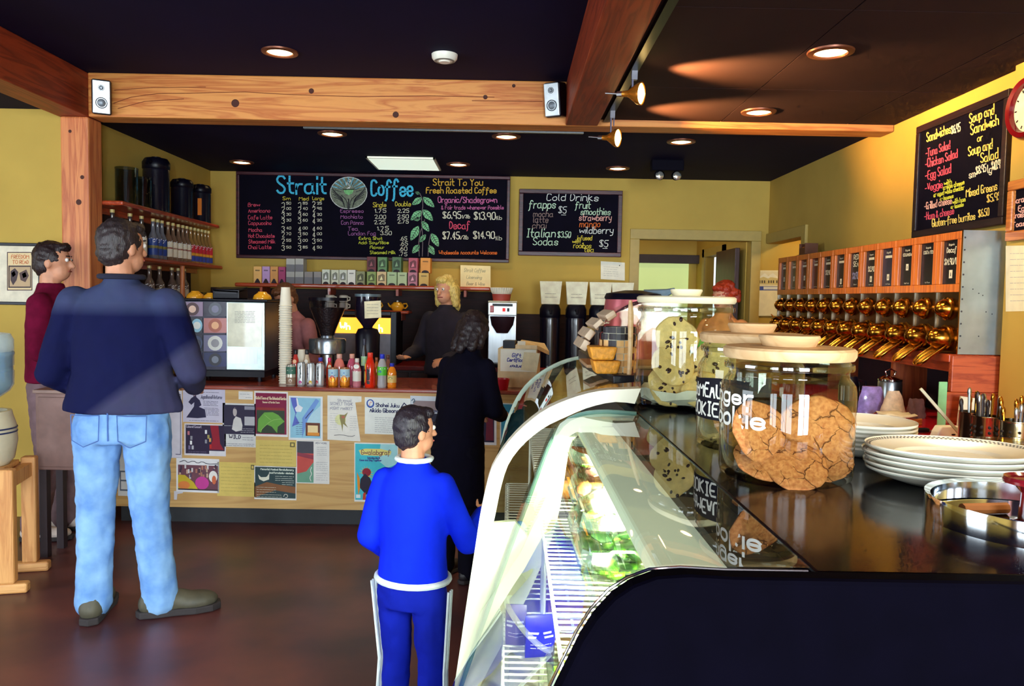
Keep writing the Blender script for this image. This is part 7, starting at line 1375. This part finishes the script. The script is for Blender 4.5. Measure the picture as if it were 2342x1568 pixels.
# --- boy in a blue tracksuit
bx_, by_ = (952-VPX)*2.45/F, 2.45
blue = M('royal_blue_tracksuit', (10, 40, 226), .8, noise=.12, scale=10, bump=.2, spec=.1); blue2 = M('blue_track_trousers', (14, 30, 160), .8, noise=.15, scale=10, bump=.2, spec=.1)
wst = M('white_stripe', (226, 240, 244), .7)
def boy_extra(P, s, U, AR, hip):
    for k in (-1, 1):
        for off in (-.02, .0, .02):
            kn, an = [Vector(z)*s for z in ({-1: [(-.1, .03, .5), (-.11, .0, .09)], 1: [(.11, .0, .5), (.125, -.02, .09)]}[k])]; hp = Vector((k*.105*s, 0, .9*s)); r_ = lambda u: (.115 if u < .2 else .1)*s
            pts = []
            for i in range(15):
                u = i/14; c = hp+(kn-hp)*(u*2) if u < .5 else kn+(an-kn)*((u-.5)*2); rr_ = (.108-.024*min(1, u*2))*s*.98; a = off/rr_*s*1.0; pts.append(c+Vector((k*rr_*math.cos(a), rr_*math.sin(a)-.02*s, 0)))
            MB().tube(pts, .006*s, 6).build('leg_stripe', wst, P, smooth=True)
    MB().tube([Vector((.182*s*math.cos(a), .148*s*math.sin(a), .935*s)) for a in [i*.2618 for i in range(24)]], .016*s, 8, True).build('jacket_hem_band', wst, P, smooth=True)
    MB().tube([U(Vector((.085*s*math.cos(a), .078*s*math.sin(a), 1.52*s))) for a in [i*.5236 for i in range(12)]], .013*s, 8, True).build('collar', wst, P, smooth=True)
person('boy in a royal blue tracksuit with white stripes beside the glass case', (bx_, by_, 0), -.35, 1.16, blue, blue2, (30, 22, 34),
    {-1: [(-.235, -.02, 1.12), (-.2, .14, .98)], 1: [(.26, .07, 1.12), (.27, .25, 1.22)]},
    {-1: [(-.1, .03, .5), (-.11, .0, .09), .1], 1: [(.11, .0, .5), (.125, -.02, .09), -.2]}, M('dark_trainer', (40, 40, 60), .6), build=.88, hem=.92, legw=.95, hipw=.98, turn=-.6, extra=boy_extra, vox=.012, coat='tracksuit_top')
# --- woman in black at the counter
dark = M('black_coat', (10, 8, 24), .9, noise=.2, scale=10, bump=.2, spec=.1); dark2 = M('black_trousers', (12, 10, 22), .9, noise=.2, spec=.1)
def coat_extra(P, s, U, AR, hip):
    b = MB().loft([ering(.5*s, .2*s, .15*s), ering(.75*s, .19*s, .145*s), ering(.97*s, .185*s, .14*s)]); remeshed(b, 'coat_skirt', dark, P, .014, 4, (.014, .08))
person('person in a long black coat leaning over the counter behind the boy', ((1052-VPX)*4.1/F, 4.1, 0), -.55, 1.45, dark, dark2, (34, 22, 26),
    {-1: [(-.2, .12, 1.12), (-.12, .34, 1.05)], 1: [(.2, .12, 1.12), (.12, .34, 1.05)]},
    {-1: [(-.09, .03, .5), (-.1, .0, .09), .1], 1: [(.09, .02, .5), (.1, .0, .09), -.2]}, M('black_boot', (26, 20, 26), .5), hem=.9, build=.86, lean=.22, nod=.3, hair='long', extra=coat_extra, coat='coat')
# --- person in maroon at the left
person('person in a maroon sweater standing by the wooden post', ((118-VPX)*4.72/F, 4.74, 0), -1.35, 1.8, M('maroon_knit', (104, 14, 46), .95, noise=.2, scale=16, bump=.3, spec=.1), M('taupe_trousers', (124, 100, 104), .9, noise=.15, spec=.1), (40, 24, 26),
    {-1: [(-.27, .04, 1.14), (-.2, .24, 1.08)], 1: [(.27, .02, 1.14), (.22, .22, 1.1)]},
    {-1: [(-.09, .05, .5), (-.1, .02, .09), .0], 1: [(.09, .0, .5), (.1, -.08, .09), .0]}, M('white_trainer', (206, 190, 180), .7), coat='sweater', shoes='trainer')
# --- baristas
ap = M('dark_apron_top', (30, 24, 40), .9, noise=.2)
person('blonde barista in dark clothes standing behind the counter', ((1022-VPX)*6.2/F, 6.2, 0), 2.6, 1.68, ap, dark2, (226, 190, 104),
    {-1: [(-.25, .06, 1.14), (-.2, .28, 1.1)], 1: [(.25, .06, 1.14), (.2, .28, 1.1)]},
    {-1: [(-.09, .02, .5), (-.1, .0, .09), .1], 1: [(.09, .02, .5), (.1, .0, .09), -.1]}, MATS['black_boot'], hair='long', coat='shirt', nod=.1)
def apron_extra(P, s, U, AR, hip):
    b = MB().loft([[U(Vector((x, .15*s if z > .95 else .165*s, z*s))) for x in (-.13*s, -.05*s, .05*s, .13*s)]+[U(Vector((x, .16*s if z > .95 else .175*s, z*s))) for x in (.13*s, .05*s, -.05*s, -.13*s)] for z in (.55, .8, .96, 1.1, 1.3)])
    b.build('apron', M('green_apron', (80, 200, 70), .8), P)
person('red-haired barista in an orange top and green apron near the kitchen doorway', ((1655-VPX)*6.15/F, 6.15, 0), 2.2, 1.66, M('orange_top', (226, 150, 84), .9, noise=.15), dark2, (170, 50, 22),
    {-1: [(-.27, .06, 1.14), (-.22, .28, 1.08)], 1: [(.27, .06, 1.14), (.22, .28, 1.08)]},
    {-1: [(-.09, .02, .5), (-.1, .0, .09), .1], 1: [(.09, .02, .5), (.1, .0, .09), -.1]}, MATS['black_boot'], hair='curly', coat='blouse', extra=apron_extra, nod=.2)
person('barista in a dusty mauve top bending behind the paper cups', ((705-VPX)*6.25/F, 6.2, 0), 2.5, 1.62, M('mauve_top', (168, 106, 108), .9, noise=.15), dark2, (110, 66, 40),
    {-1: [(-.26, .12, 1.1), (-.18, .34, 1.05)], 1: [(.26, .12, 1.1), (.18, .34, 1.05)]},
    {-1: [(-.09, .02, .5), (-.1, .0, .09), .1], 1: [(.09, .02, .5), (.1, .0, .09), -.1]}, MATS['black_boot'], hair='short', coat='blouse', lean=.3, nod=.2)

# ------------------------------------------------------------------ water dispenser and side cabinet at the left
lw = WOOD('stand_wood', (220, 160, 96), (196, 132, 74), 'z', .5); lwx = WOOD('stand_wood_x', (222, 166, 104), (198, 138, 80), 'x', .5)
SX, SY = -2.645, 3.93; zs_ = .62
t = thing('dispenser_stand', 'light wooden floor stand with sled feet under the water crock', 'stand', (SX, SY, 0), math.radians(14))
for y in (-.16, .16):
    MB().box(-.24, .24, y-.03, y+.03, 0, .05).build('sled_foot', lwx, t, bevel=.01)
    for x in (-.15, .15): MB().box(x-.036, x+.036, y-.03, y+.03, .05, zs_).build('leg', lw, t, bevel=.01)
    MB().box(-.114, .114, y-.02, y+.02, zs_-.11, zs_-.03).build('rail', lwx, t, bevel=.006)
for x in (-.15, .15): MB().box(x-.02, x+.02, -.13, .13, zs_-.1, zs_-.03).build('side_rail', lw, t)
MB().box(-.115, .115, -.12, .12, zs_-.03, zs_-.008).build('top_board', lwx, t)
t = thing('water_crock', 'cream stoneware water crock with two blue rings and a tap', 'water dispenser', (SX-.0, SY, zs_-.007)); cr_m = M('stoneware', (206, 196, 170), .3, noise=.06)
MB().lathe([(0, 0), (.105, 0), (.13, .03), (.145, .12), (.14, .2), (.125, .25), (.12, .275), (.1, .275)], 32).build('crock_body', cr_m, t, smooth=True)
for z in (.165, .185): MB().lathe([(.1445, z), (.145, z+.004), (.1435, z+.008)], 32).build('blue_ring', C((40, 50, 90), .4), t, smooth=True)
a = math.radians(-60); MB().rod((.13*math.cos(a), .13*math.sin(a), .05), (.18*math.cos(a), .18*math.sin(a), .045), .011).rod((.172*math.cos(a), .172*math.sin(a), .055), (.172*math.cos(a), .172*math.sin(a), .02), .009).build('tap', white_m, t, smooth=True)
t = thing('water_jug', 'clear pale blue water jug upturned on the crock', 'water jug', (SX, SY, zs_+.268)); jg = M('jug_plastic', (190, 224, 240), .12, noise=.05)
jg.node_tree.nodes['Principled BSDF'].inputs['Alpha'].default_value = .45
MB().lathe([(.03, 0), (.03, .03), (.075, .07), (.115, .1), (.132, .13), (.134, .2), (.13, .205), (.13, .225), (.134, .23), (.134, .36), (.12, .39), (.06, .4), (0, .395)], 32).build('jug_shell', jg, t, smooth=True)
MB().lathe([(0, .01), (.025, .01), (.07, .075), (.11, .105), (.126, .135), (.127, .3), (0, .3)], 28).build('water', GLASS('water', (120, 170, 205), .02, .06, .7), t, smooth=True)
MB().lathe([(.1345, .28), (.137, .29), (.1345, .3)], 32).build('grip_rib', jg, t, smooth=True)
XA, XB = (88-VPX)*4.35/F, (215-VPX)*4.35/F
t = thing('side_cabinet', 'low taupe cabinet on dark legs behind the man', 'cabinet', ((XA+XB)/2, 4.32, 0)); w = (XB-XA)/2
MB().box(-w, w, 0, .22, .5, .93).build('body', M('taupe_laminate', (132, 100, 92), .6, noise=.1), t, bevel=.006); MB().box(-w-.01, w+.01, -.01, .23, .93, .95).build('top', M('taupe_top', (150, 120, 108), .5), t, bevel=.004)
for x in (-w+.03, w-.03):
    for y in (.03, .19): MB().box(x-.02, x+.02, y-.02, y+.02, 0, .5).build('leg', M('dark_leg', (40, 24, 30), .6), t)
MB().box(-w+.02, w-.02, -.012, 0, .52, .91).build('door', M('taupe_laminate', (132, 100, 92), .6), t, bevel=.004); MB().ell((w-.06, -.02, .72), .01).build('knob', steel_m, t, smooth=True)
